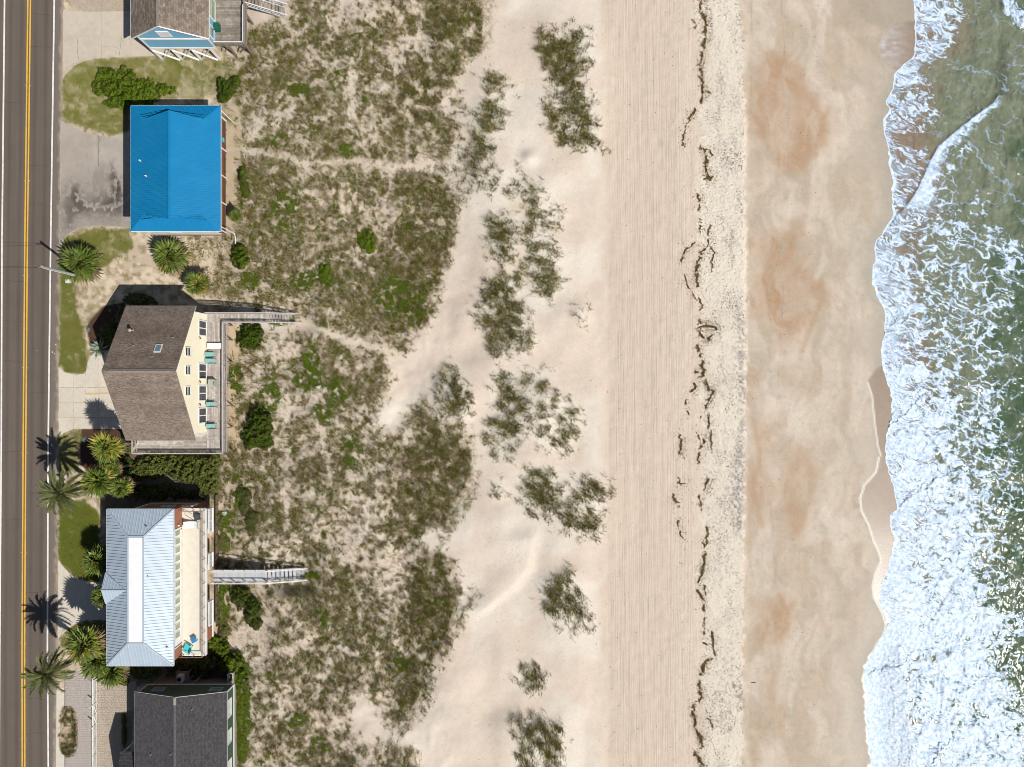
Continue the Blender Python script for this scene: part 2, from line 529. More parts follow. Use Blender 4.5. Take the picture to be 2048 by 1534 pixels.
def plankmat(name, col, dark):
    m, nt, b = newmat(name)
    tc = nd(nt, 'ShaderNodeTexCoord')
    mp = nd(nt, 'ShaderNodeMapping'); mp.inputs['Scale'].default_value = (1, 1, 1)
    nt.links.new(tc.outputs['Object'], mp.inputs['Vector'])
    oi = nd(nt, 'ShaderNodeObjectInfo')
    f = mapr(nt, oi.outputs['Random'], 0, 1, 0.72, 1.22)
    f = math_(nt, 'MULTIPLY', f, mapr(nt, noise(nt, 2.2, 5, rough=0.7), 0.25, 0.75, 0.6, 1.35))
    c = mixc(nt, mapr(nt, noise(nt, 0.9, 4), 0.45, 0.7, 0, 0.7), scalec(nt, col, f), dark)
    nt.links.new(c, b.inputs['Base Color']); b.inputs['Roughness'].default_value = 0.85; b.inputs['Specular IOR Level'].default_value = 0.25
    return m
M['plank'] = plankmat('weathered_grey_planks', (0.44, 0.40, 0.365), (0.31, 0.265, 0.225))
M['plank_old'] = plankmat('old_stained_planks', (0.30, 0.265, 0.225), (0.13, 0.11, 0.09))
M['rail'] = plain('weathered_grey_rails', (0.42, 0.39, 0.38), 0.8, var=0.15)
M['railw'] = plain('pale_grey_rails', (0.60, 0.60, 0.60), 0.7, var=0.1)
M['composite'] = plain('grey_composite_boards', (0.46, 0.47, 0.49), 0.7, var=0.08, objvar=0.08)
M['bark'] = plain('palm_trunk_bark', (0.17, 0.13, 0.09), 0.95, var=0.3, scale=6, bumps=0.6, bscale=8)
M['stem'] = plain('shrub_stems', (0.12, 0.09, 0.06), 0.95, var=0.3)
M['mulch'] = plain('brown_mulch', (0.085, 0.045, 0.03), 0.95, var=0.5, scale=9, bumps=0.8, bscale=18)
M['concrete'] = plain('pale_concrete', (0.56, 0.51, 0.43), 0.85, var=0.07, scale=2.0, objvar=0.05, dirt=(0.47, 0.42, 0.34), dscale=0.35)
M['concrete_w'] = plain('cream_concrete', (0.50, 0.44, 0.36), 0.85, var=0.08, scale=1.5, objvar=0.04, dirt=(0.40, 0.34, 0.28), dscale=0.4)
M['paver_g'] = plain('grey_pavers', (0.40, 0.365, 0.335), 0.85, var=0.5, scale=6.5)
M['paver_t'] = plain('tan_pavers', (0.40, 0.34, 0.275), 0.85, var=0.6, scale=6.5)
M['line_w'] = plain('white_road_paint', (0.72, 0.71, 0.68), 0.7, var=0.1, scale=1.5, dirt=(0.45, 0.42, 0.38), dscale=1.2)
M['line_y'] = plain('yellow_road_paint', (0.72, 0.42, 0.045), 0.7, var=0.1, scale=1.5, dirt=(0.5, 0.30, 0.06), dscale=1.2)
M['tar'] = plain('tar_sealed_crack', (0.055, 0.048, 0.042), 0.8)
M['leaf'] = leafmat('leaves')
M['blade'] = leafmat('grass_blades', 0.2, 0.6)
M['frond'] = leafmat('palm_fronds', 0.2, 0.45, 0.3)

# ground: colour zones come from the mesh, grain and relief from nodes
def ground_mat():
    m, nt, b = newmat('sand_and_soil')
    col = attr(nt, 'Col').outputs['Color']
    wet = attr(nt, 'wet').outputs['Fac']; rake = attr(nt, 'rake').outputs['Fac']; pock = attr(nt, 'pock').outputs['Fac']
    pos = nd(nt, 'ShaderNodeNewGeometry').outputs['Position']
    fine = noise(nt, 5.0, 4, coord=pos, rough=0.7)
    mid = noise(nt, 1.1, 3, coord=pos)
    f = math_(nt, 'MULTIPLY', mapr(nt, fine, 0.25, 0.75, 0.90, 1.09), mapr(nt, mid, 0.3, 0.7, 0.965, 1.035))
    nt.links.new(scalec(nt, col, f), b.inputs['Base Color'])
    nt.links.new(mapr(nt, wet, 0, 1, 0.95, 0.30), b.inputs['Roughness'])
    nt.links.new(mapr(nt, wet, 0, 1, 0.08, 0.5), b.inputs['Specular IOR Level'])
    # relief: grader lines along the beach, trodden pocks, ripples
    sx = nd(nt, 'ShaderNodeMapping'); nt.links.new(pos, sx.inputs['Vector']); sx.inputs['Scale'].default_value = (1.0, 0.015, 0.0)
    lines = noise(nt, 4.6, 3, coord=sx.outputs[0], rough=0.8)
    pk = noise(nt, 2.6, 2, coord=pos, rough=0.6)
    h = math_(nt, 'ADD', math_(nt, 'MULTIPLY', lines, math_(nt, 'MULTIPLY', rake, 1.1)), math_(nt, 'MULTIPLY', pk, math_(nt, 'MULTIPLY', pock, 1.3)))
    h = math_(nt, 'ADD', h, math_(nt, 'MULTIPLY', fine, 0.10))
    bump(nt, b, h, 0.7, 0.16)
    return m
M['ground'] = ground_mat()

def sea_mat():
    m, nt, b = newmat('sea_water')
    col = attr(nt, 'Col').outputs['Color']; foam = attr(nt, 'foam').outputs['Fac']
    pos = nd(nt, 'ShaderNodeNewGeometry').outputs['Position']
    fn = noise(nt, 9.0, 4, coord=pos, rough=0.7)
    fm = mapr(nt, math_(nt, 'ADD', foam, mapr(nt, fn, 0.3, 0.7, -0.20, 0.20)), 0.12, 0.85, 0, 1)
    cl = nd(nt, 'ShaderNodeClamp'); nt.links.new(fm, cl.inputs[0]); fm = cl.outputs[0]
    wtex = scalec(nt, col, mapr(nt, noise(nt, 1.2, 4, coord=pos), 0.3, 0.7, 0.86, 1.14))
    thick = nd(nt, 'ShaderNodeClamp'); nt.links.new(mapr(nt, math_(nt, 'ADD', foam, mapr(nt, noise(nt, 1.6, 4, coord=pos), 0.3, 0.7, -.3, .3)), 0.55, 1.1, 0, 1), thick.inputs[0])
    ftex = scalec(nt, mixc(nt, thick.outputs[0], (0.42, 0.585, 0.80), (0.72, 0.82, 0.93)), mapr(nt, noise(nt, 2.6, 5, coord=pos, rough=0.8), 0.3, 0.7, 0.76, 1.12))  # bluish sky tint put into the foam colour, strongest where it is thin
    nt.links.new(mixc(nt, fm, wtex, ftex), b.inputs['Base Color'])
    nt.links.new(mapr(nt, fm, 0, 1, 0.15, 0.55), b.inputs['Roughness'])
    b.inputs['IOR'].default_value = 1.33
    h = math_(nt, 'ADD', math_(nt, 'MULTIPLY', noise(nt, 2.2, 4, coord=pos, rough=0.6), 1.0), math_(nt, 'MULTIPLY', fm, 0.12))
    bump(nt, b, h, 0.42, 0.10)
    return m
M['sea'] = sea_mat()

def asphalt_mat():
    m, nt, b = newmat('worn_asphalt')
    col = attr(nt, 'Col').outputs['Color']
    f = mapr(nt, noise(nt, 14.0, 3, rough=0.8), 0.25, 0.75, 0.78, 1.22)
    nt.links.new(scalec(nt, col, f), b.inputs['Base Color']); b.inputs['Roughness'].default_value = 0.9
    b.inputs['Specular IOR Level'].default_value = 0.2
    bump(nt, b, noise(nt, 30, 2), 0.4, 0.01)
    return m
M['asphalt'] = asphalt_mat()
# ------------------------------------------------------------------ ground: one sheet to the horizon
def axis(lo, a, b, hi, step, ncoarse=14):
    d = np.arange(a, b + 0.1, step)
    t = np.linspace(0, 1, ncoarse) ** 2
    left = (a - step - (a - step - lo) * t)[::-1]; right = b + step + (hi - b - step) * t
    return np.concatenate([left, d, right])

SH = [(1826,-600),(1826,0),(1829,40),(1831,90),(1826,116),(1806,128),(1790,148),(1784,180),(1772,200),(1776,216),(1778,224),(1768,236),(1766,254),(1772,274),(1777,306),(1778,330),(1785,352),(1783,390),(1787,428),(1776,448),(1761,472),(1750,486),(1748,500),(1751,515),(1745,540),(1745,565),(1752,590),(1766,612),(1771,640),(1769,668),(1760,700),(1765,730),(1770,755),(1778,775),(1783,796),(1782,840),(1773,868),(1770,900),(1771,920),(1776,945),(1786,968),(1791,1000),(1795,1018),(1779,1030),(1779,1050),(1788,1076),(1784,1108),(1777,1122),(1774,1140),(1764,1158),(1762,1180),(1758,1206),(1772,1226),(1781,1242),(1770,1262),(1752,1290),(1737,1318),(1727,1345),(1727,1368),(1732,1390),(1731,1420),(1734,1450),(1735,1478),(1741,1508),(1738,1534),(1735,2100)]
SHU = np.array([p[0] for p in SH], float); SHV = np.array([p[1] for p in SH], float)
def shore(v):
    v = np.asarray(v, float)
    s = np.interp(v, SHV, SHU)
    return s + (fbm(v / 9.0, v * 0 + 3.3, 3, 71) - 0.5) * 7.0

def c3(*c): return np.array(c, float)

MF = [
 [(478,118),(500,60),(575,30),(585,-60),(985,-60),(987,55),(975,100),(945,113),(925,140),(890,185),(880,215),(900,240),(918,290),(890,318),(800,328),(740,318),(620,326),(560,308),(500,300),(478,262),(470,200)],
 [(482,316),(520,310),(600,330),(700,330),(790,345),(850,340),(890,360),(912,410),(908,470),(887,540),(874,610),(850,650),(815,690),(780,700),(740,680),(650,655),(610,640),(520,610),(440,598),(430,550),(450,470),(472,420),(478,370)],
 [(462,662),(620,668),(700,692),(762,702),(778,760),(770,808),(748,850),(790,872),(830,815),(850,798),(875,832),(945,872),(952,910),(940,960),(905,1010),(870,1060),(825,1085),(840,1105),(880,1105),(905,1130),(918,1190),(905,1255),(880,1310),(860,1350),(838,1400),(808,1446),(775,1440),(762,1418),(715,1398),(698,1440),(720,1482),(790,1492),(832,1512),(838,1600),(466,1600),(468,1380),(495,1340),(490,1280),(450,1240),(430,1150),(425,1000),(446,925),(462,800)],
]
SPARSE = [
 [(880,210),(930,185),(945,250),(940,335),(880,330),(850,330)],
 [(840,330),(935,330),(945,390),(915,420),(900,370)],
 [(380,395),(480,390),(470,480),(450,560),(440,600),(380,560),(350,470)],
 [(440,110),(500,90),(500,300),(470,330),(445,250)],
 [(770,1440),(860,1350),(905,1270),(945,1180),(960,1180),(925,1250),(880,1340),(850,1420),(800,1470)],
 [(905,1020),(960,930),(975,950),(930,1040),(880,1090)],
]
BARE = [(505,255,26,20,.9),(728,24,55,16,.9),(845,78,45,34,.7),(705,195,13,52,.8),(748,185,26,34,.5),(775,415,40,26,.5),(560,800,30,50,.6),(640,800,28,26,.5),(545,690,30,28,.5),(515,1265,34,60,.8),(600,1290,20,40,.6),(735,1435,45,50,1.0),(700,1060,45,40,.5),(690,1110,40,40,.4),(640,1070,30,30,.4),(800,1130,50,40,.6),(520,1340,20,26,.5),(560,700,40,18,.6),(820,850,30,30,.4),(790,960,40,30,.3),(470,520,16,40,.5),(660,470,16,18,.7),(470,690,18,60,.7),(465,840,20,60,.7)]
DENSE = [(930,40,50,70,.8),(880,1220,40,120,1.0),(820,1385,45,60,.9),(885,975,55,75,.6),(825,560,55,130,.7),(700,640,130,50,.4),(600,420,110,90,.5),(690,560,80,60,.35),(860,420,50,70,.5),(620,240,70,60,.4),(560,1340,60,60,.3)]
GREENS = [(735,480,17,22),(740,500,10,10),(650,552,15,22),(785,560,14,14),(802,572,18,14),(815,450,10,9),(570,420,30,40),(690,300,24,14),(680,150,14,16),(480,1370,25,60),(620,1150,24,8),(455,1060,14,40),(650,820,26,20),(680,780,22,26),(620,730,20,40),(700,900,18,36),(540,790,22,40),(620,760,34,24),(500,560,20,18),(610,560,30,20),(555,280,18,14),(730,195,10,10),(800,1330,20,14),(590,1440,22,16),(640,1490,18,18),(476,990,10,40),(600,180,22,14),(560,640,30,12),(480,1430,22,90),(450,1180,12,60),(448,1320,20,14),(780,600,30,34),(830,610,26,40),(470,760,16,30),(640,1240,16,22)]

def veg_density(U, V):
    """0..1 cover of the dune vegetation"""
    w1 = (fbm(U / 28.0, V / 28.0, 4, 31) - 0.5) * 46
    w2 = (fbm(U / 7.0, V / 7.0, 2, 32) - 0.5) * 16
    D = np.zeros(U.shape)
    for p in MF: D = np.maximum(D, pmask(U, V, p, 15, (w1 * 0.6 + w2 * 1.3)))
    big = fbm(U / 52.0, V / 52.0, 3, 33); med = fbm(U / 12.0, V / 12.0, 3, 34); sm = fbm(U / 4.2, V / 4.2, 2, 35)
    bias = np.zeros(U.shape)
    for (cu, cv, ru, rv, a) in BARE: bias -= a * 0.8 * np.exp(-ell(U, V, cu, cv, ru, rv) ** 2)
    for (cu, cv, ru, rv, a) in DENSE: bias += a * 0.55 * np.exp(-ell(U, V, cu, cv, ru, rv) ** 2)
    t = (big - 0.5) * 1.0 + (med - 0.5) * 1.8 + (sm - 0.5) * 1.7 + bias
    cover = sstep(-0.40, 0.20, t)
    D = D * cover
    for p in SPARSE:
        D = np.maximum(D, pmask(U, V, p, 14, w1 * 0.5) * 0.42 * sstep(-0.2, 0.35, t + 0.05))
    for pth, wd in ((PATH1, 3.5), (PATH2, 5), (PATH3, 3)):
        D = D * (1 - 0.9 * linemask(U + w2 * .4, V + w2 * .4, pth, wd, 4.5))
    return D

PATH1 = [(455,300),(500,301),(560,312),(620,328),(690,322),(740,322),(800,332),(850,328),(900,318)]
PATH2 = [(600,645),(640,660),(690,680),(730,690),(770,700),(800,712)]
PATH3 = [(700,150),(703,190),(708,235),(735,265),(760,290)]

LAWNS = [
 ("street", [(124,150),(150,127),(200,117),(290,112),(352,112),(366,140),(352,196),(260,208),(254,262),(225,272),(200,262),(150,252),(124,226)], 0.75),
 ("dry", [(340,112),(430,112),(468,130),(462,158),(425,186),(385,198),(352,196),(362,150)], 0.62),
 ("middle", [(128,476),(190,455),(258,462),(268,495),(225,520),(190,545),(140,540),(124,505)], 0.85),
 ("strip", [(120,540),(143,545),(152,600),(172,690),(176,735),(166,748),(130,745),(117,728)], 0.9),
 ("corner", [(118,872),(140,860),(163,858),(160,900),(156,940),(118,950)], 0.75),
 ("front", [(116,1008),(170,1000),(200,1030),(200,1165),(150,1157),(117,1120)], 1.0),
 ("round", [(121,1266),(150,1248),(200,1240),(212,1250),(208,1285),(150,1302),(122,1292)], 0.85),
]
ISLAND = [(120,1432),(126,1416),(137,1412),(148,1420),(153,1440),(154,1490),(146,1510),(136,1513),(125,1505),(119,1480)]
MULCHES = [
 [(163,857),(246,857),(264,905),(264,935),(235,960),(180,950),(158,925)],
 [(172,655),(180,640),(205,612),(250,604),(260,640),(236,700),(198,700),(180,690)],
]
RUST = [
 ([(1500,120),(1545,108),(1590,120),(1600,165),(1632,200),(1655,245),(1640,285),(1612,310),(1600,350),(1560,350),(1520,300),(1502,230)], .85),
 ([(1502,330),(1520,250),(1545,330),(1520,380),(1504,380)], .5),
 ([(1497,480),(1560,470),(1600,450),(1612,520),(1640,570),(1645,600),(1620,650),(1600,690),(1560,700),(1520,670),(1500,620)], .95),
 ([(1501,760),(1515,820),(1545,860),(1550,960),(1545,1050),(1505,1045)], .8),
 ([(1550,950),(1600,900),(1620,960),(1610,1040),(1590,1068),(1555,1030)], .75),
 ([(1505,1190),(1545,1195),(1578,1215),(1575,1255),(1550,1290),(1510,1290)], .9),
 ([(1636,1225),(1655,1228),(1660,1260),(1645,1275),(1636,1260)], .8),
 ([(1502,1440),(1530,1430),(1560,1410),(1555,1450),(1520,1490),(1505,1534)], .7),
 ([(1545,1290),(1555,1350),(1545,1400),(1535,1340)], .5),
]
WETLOBE = [
 [(1832,42),(1795,44),(1772,62),(1760,90),(1764,118),(1780,136),(1800,142),(1832,110)],
 [(1772,725),(1752,738),(1735,762),(1744,790),(1750,850),(1756,900),(1762,918),(1752,944),(1729,970),(1720,996),(1723,1022),(1738,1052),(1747,1082),(1758,1106),(1762,1122),(1751,1146),(1745,1172),(1748,1196),(1758,1212),(1768,1232),(1772,1250),(1800,1240),(1800,730)],
]
SWASHLINE = [(1758,915),(1752,944),(1729,970),(1720,996),(1723,1022),(1738,1052),(1747,1082),(1758,1106),(1762,1122),(1751,1146),(1745,1172),(1748,1196),(1757,1212),(1766,1230),(1772,1252),(1766,1272)]
SWASHLINE2 = [(1735,764),(1744,790),(1750,850),(1756,892),(1762,912)]

def ground_zone(U, V):
    """albedo (linear), wetness, rake and pock weights"""
    n1 = fbm(U / 75.0, V / 75.0, 4, 41, .42); n2 = fbm(U / 12.0, V / 12.0, 3, 42); n3 = fbm(U / 4.5, V / 4.5, 2, 43)
    ns = fbm(U / 10.0, V / 90.0, 3, 44)
    white = c3(.615, .57, .50); pink = c3(.575, .49, .41); yard = c3(.46, .38, .285)
    rake_c = c3(.57, .478, .392); wrack = c3(.645, .585, .495); damp = c3(.475, .405, .33); rust = c3(.385, .255, .16)
    wetc = c3(.375, .325, .265); darkwet = c3(.22, .165, .125)
    def mixm(c, col, m): return c * (1 - m[..., None]) + col * m[..., None]
    # dunes: pale sand, pinker in the trodden troughs
    c = np.ones(U.shape + (3,)) * pink
    pk = sstep(0.38, 0.64, n1 + (n2 - .5) * .10)
    c = mixm(c, white, pk * 0.7)
    near_c = np.zeros(U.shape)
    for lab, p, d in CLUMPS: near_c = np.maximum(near_c, pmask(U, V, p, 22))
    c = mixm(c, white * 1.03, near_c * 0.9)
    for p in ([(900,1110),(1050,1130),(960,1290),(880,1440),(840,1534),(1010,1534),(1020,1330),(1030,1250)],
              [(850,640),(950,640),(955,740),(880,730),(780,800),(790,712)], [(985,40),(1180,10),(1090,150),(1050,170),(1020,150),(960,200),(990,110)]):
        c = mixm(c, pink, pmask(U, V, p, 34) * 0.85)
    # bare grey-brown soil and thatch under the dune plants
    D = veg_density(U, V)
    c = mixm(c, c3(.50, .43, .335), sstep(0.02, 0.3, D) * 0.6)
    c = mixm(c, c3(.165, .128, .065), sstep(0.35, 0.95, D) * 0.66)
    fieldm = np.zeros(U.shape)
    for p in MF: fieldm = np.maximum(fieldm, pmask(U, V, p, 10))
    c = mixm(c, c3(.52, .445, .35), fieldm * .5)
    sp = sstep(0.54, 0.64, n3) * fieldm
    c = mixm(c, c3(.22, .165, .10), sp * 0.5)
    # yards between the houses
    ym = (1 - sstep(440, 500, U + (n2 - .5) * 60))
    yc = mixm(np.ones(U.shape + (3,)) * yard, c3(.60, .50, .385), sstep(.45, .65, n2))
    yc = mixm(yc, c3(.27, .235, .12), sstep(.50, .68, fbm(U / 9., V / 9., 4, 46)) * 0.75)
    c = c * (1 - ym[..., None]) + yc * ym[..., None]
    c = mixm(c, c3(.54, .435, .30), pmask(U, V, [(440,210),(478,215),(486,300),(468,330),(470,440),(440,480),(440,330)], 5) * .85)
    c = mixm(c, c3(.60, .465, .31), pmask(U, V, [(452,645),(478,650),(474,740),(470,800),(480,905),(452,900)], 6) * .9)
    for pth, wd in ((PATH1, 3), (PATH2, 5), (PATH3, 2)):
        c = mixm(c, c3(.58, .495, .39), linemask(U + (n2 - .5) * 8, V + (n2 - .5) * 8, pth, wd, 5) * .8)
    # raked beach
    rm = sstep(1198, 1222, U + (n1 - .5) * 44)
    c = mixm(c, rake_c * 1.0, rm)
    strip = fbm(U / 2.6, V / 900.0, 2, 47)
    c = c * (1 + ((strip - .5) * 0.10 * rm * (1 - sstep(1395, 1420, U)))[..., None])
    c = mixm(c, c3(.60, .515, .425), rm * sstep(1330, 1380, U) * 0.6)
    # wrack band: whiter, speckled with grey grains
    wl = sstep(1392, 1412, U + (fbm(U * 0 + 5, V / 28.0, 4, 48) - .5) * 46)
    we = 1 - sstep(1481, 1489, U + np.interp(V, [0, 250, 400, 520, 800, 1000, 1534], [4, -6, -4, -8, -7, -4, 2]) * 1.0 + (n2 - .5) * 12 + (n3 - .5) * 6)
    wb = wl * we
    c = mixm(c, wrack, wb)
    gs = sstep(.5, .72, fbm(U / 3.0, V / 4.5, 2, 49)) * sstep(.42, .62, fbm(U / 26., V / 60., 3, 50))
    gs = gs * np.exp(-((U - 1457) / 26.0) ** 2)
    c = mixm(c, c3(.34, .325, .31), wb * gs * 0.7)
    gd = pmask(U, V, [(1478,610),(1490,640),(1492,860),(1500,940),(1492,1020),(1482,1080),(1470,1060),(1466,960),(1480,860),(1478,720)], 8, (n3 - .5) * 22)
    c = mixm(c, c3(.33, .31, .29), gd * sstep(.35, .6, n3) * 0.8)
    c = mixm(c, c3(.27, .25, .22), pmask(U, V, [(1474,1370),(1515,1400),(1508,1422),(1478,1412)], 6, (n3 - .5) * 30) * sstep(.4, .62, n3) * .8)
    # damp foreshore
    dm = 1 - we; dm = dm * sstep(1470, 1480, U)
    dc = np.ones(U.shape + (3,)) * damp
    dc = mixm(dc, c3(.535, .465, .39), sstep(.42, .66, n1))
    dc = mixm(dc, c3(.41, .355, .28), sstep(.5, .72, fbm(U / 40., V / 120., 4, 51)) * .6)
    fu_ = U + (fbm(U / 70., V / 70., 2, 201) - .5) * 60; fv_ = V + (fbm(U / 70., V / 70., 2, 202) - .5) * 60
    flow = fbm(fu_ / 26., fv_ / 75., 4, 203)
    dc = mixm(dc, c3(.435, .335, .24), sstep(.46, .74, flow) * .42)
    dc = mixm(dc, c3(.60, .52, .43), sstep(.58, .32, flow) * .4)
    dc = dc * (1 + ((fbm(fu_ / 8., fv_ / 20., 3, 57) - .5) * 0.16 + (n3 - .5) * .10)[..., None])
    for ln, w_, am in (([(1588,165),(1628,203),(1653,244),(1640,285),(1606,330)], 7, .6), ([(1641,560),(1644,600),(1626,640),(1600,702)], 6, .6), ([(1540,110),(1570,120),(1592,140),(1600,200),(1602,300),(1590,350)], 14, .5),
                       ([(1505,840),(1515,900),(1512,980),(1520,1050)], 5, .6), ([(1600,900),(1622,950),(1612,1020),(1590,1065)], 8, .5), ([(1560,1190),(1578,1225),(1572,1262)], 5, .5)):
        dc = mixm(dc, rust * 1.02, linemask(U + (n1 - .5) * 16, V + (n2 - .5) * 8, ln, w_, w_) * am * .8)
    for p, a in RUST:
        ms = pmask(U, V, p, 26, (n1 - .5) * 60 + (n2 - .5) * 22)
        dc = mixm(dc, rust, ms * a * (0.55 + 0.42 * sstep(.34, .68, fbm(fu_ / 20., fv_ / 60., 3, 58))) * (.72 + .5 * n3))
    dc = mixm(dc, c3(.36, .33, .26), sstep(.66, .8, fbm(U / 22., V / 22., 4, 52)) * 0.45)
    ds = shore(V) - U
    wt = 1 - sstep(10, 110, ds + (n1 - .5) * 120)
    dc = mixm(dc, wetc * 1.12, wt * 0.62)
    nb = 1 - sstep(4, 34, ds + (n2 - .5) * 14)
    dc = mixm(dc, c3(.335, .315, .265), nb * .55)
    for q, am in (([(1690,-20),(1835,-20),(1835,46),(1772,62),(1735,44)], .5), ([(1655,-10),(1700,-10),(1742,44),(1720,66),(1668,52)], .35), ([(1700,70),(1762,70),(1772,140),(1745,110)], .3)):
        dc = mixm(dc, c3(.30, .26, .205), pmask(U, V, q, 7, (n2 - .5) * 8) * am)
    wet = dm * (wt * 0.55)
    for p in WETLOBE:
        ms = pmask(U, V, p, 3)
        dc = mixm(dc, darkwet * (1.25), ms * 0.85); wet = np.maximum(wet, ms * 1.0)
    lo = sstep(1180, 1330, V) * (1 - sstep(0, 11, ds + (n2 - .5) * 10))
    dc = mixm(dc, darkwet * 1.4, lo * .5); wet = np.maximum(wet, lo)
    froth = fbm(U / 14., V / 5., 4, 54) * sstep(1835, 1760, U) * pmask(U, V, WETLOBE[0], 5) * 0.75
    dc = mixm(dc, c3(.7, .72, .74), froth)
    c = c * (1 - dm[..., None]) + dc * dm[..., None]
    for ln, w in ((SWASHLINE, 1.0), (SWASHLINE2, .7)):
        c = mixm(c, c3(.74, .72, .66), linemask(U, V, ln, 1.6, 1.6) * w)
    # vehicle tracks on the damp sand
    for ln in ([(1503, -40), (1503, 230), (1500, 500), (1491, 640), (1494, 760), (1498, 980)], [(1560, -40), (1572, 140), (1575, 230), (1573, 470), (1562, 640), (1556, 780), (1547, 900), (1541, 1010), (1554, 1200), (1554, 1290)]):
        c = c * (1 - linemask(U, V, ln, 0.8, 1.2) * 0.16 * sstep(.3, .6, fbm(U / 40., V / 40., 2, 210)))[..., None]
    # lawns, bed soil, mulch, darker ground beside the houses
    for nm, p, a in LAWNS:
        ms = pmask(U, V, p, 4, (n2 - .5) * 14)
        c = mixm(c, c3(.16, .165, .04), ms * a * (0.7 + 0.3 * sstep(.36, .6, fbm(U / 14., V / 14., 4, 55) + (a - .75))))
    c = mixm(c, c3(.38, .30, .20), pmask(U, V, ISLAND, 2) * 0.9)
    for p in MULCHES: c = mixm(c, c3(.075, .042, .03), pmask(U, V, p, 2))
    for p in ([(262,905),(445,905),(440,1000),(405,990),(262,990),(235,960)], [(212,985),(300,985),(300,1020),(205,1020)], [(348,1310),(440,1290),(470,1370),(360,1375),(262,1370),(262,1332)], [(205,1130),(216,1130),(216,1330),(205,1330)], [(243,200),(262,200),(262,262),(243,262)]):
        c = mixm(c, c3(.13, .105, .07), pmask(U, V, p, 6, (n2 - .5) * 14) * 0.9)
    rake = rm * (1 - sstep(1385, 1412, U)) * sstep(1200, 1248, U + (n1 - .5) * 70) * (.55 + .75 * fbm(U / 18., V / 160., 2, 212)) + 0.12 * sstep(1500, 1510, U) * (1 - sstep(1600, 1680, U))
    dune = sstep(880, 960, U) * (1 - sstep(1150, 1215, U))
    pock = np.clip(wb * 1.0 + dune * 0.28 + rm * (1 - sstep(1385, 1412, U)) * sstep(1300, 1390, U) * 0.55 + ym * .2 + fieldm * .35 + pmask(U, V, [(1000,1075),(1050,1075),(1045,1140),(1010,1120)], 10) * .5, 0, 1)
    return np.clip(c, 0.01, 0.9), wet, rake, pock

def build_ground():
    us = axis(-9000, -30, 1836, 12000, 3.0, 20); vs = axis(-9000, -30, 1566, 11000, 3.0, 20)
    V, U = np.meshgrid(vs, us, indexing='ij')
    z = gz(U, V)
    k = S * (CAMH - z) / CAMH
    X = (U - 1024) * k; Y = (767 - V) * k
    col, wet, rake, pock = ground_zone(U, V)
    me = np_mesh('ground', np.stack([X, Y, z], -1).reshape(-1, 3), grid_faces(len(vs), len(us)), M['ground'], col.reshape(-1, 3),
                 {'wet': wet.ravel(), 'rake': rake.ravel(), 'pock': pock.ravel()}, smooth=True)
    o = link(bpy.data.objects.new('ground', me)); o['kind'] = 'structure'
    o['label'] = 'sandy ground with dunes, raked beach and damp foreshore'
    return o

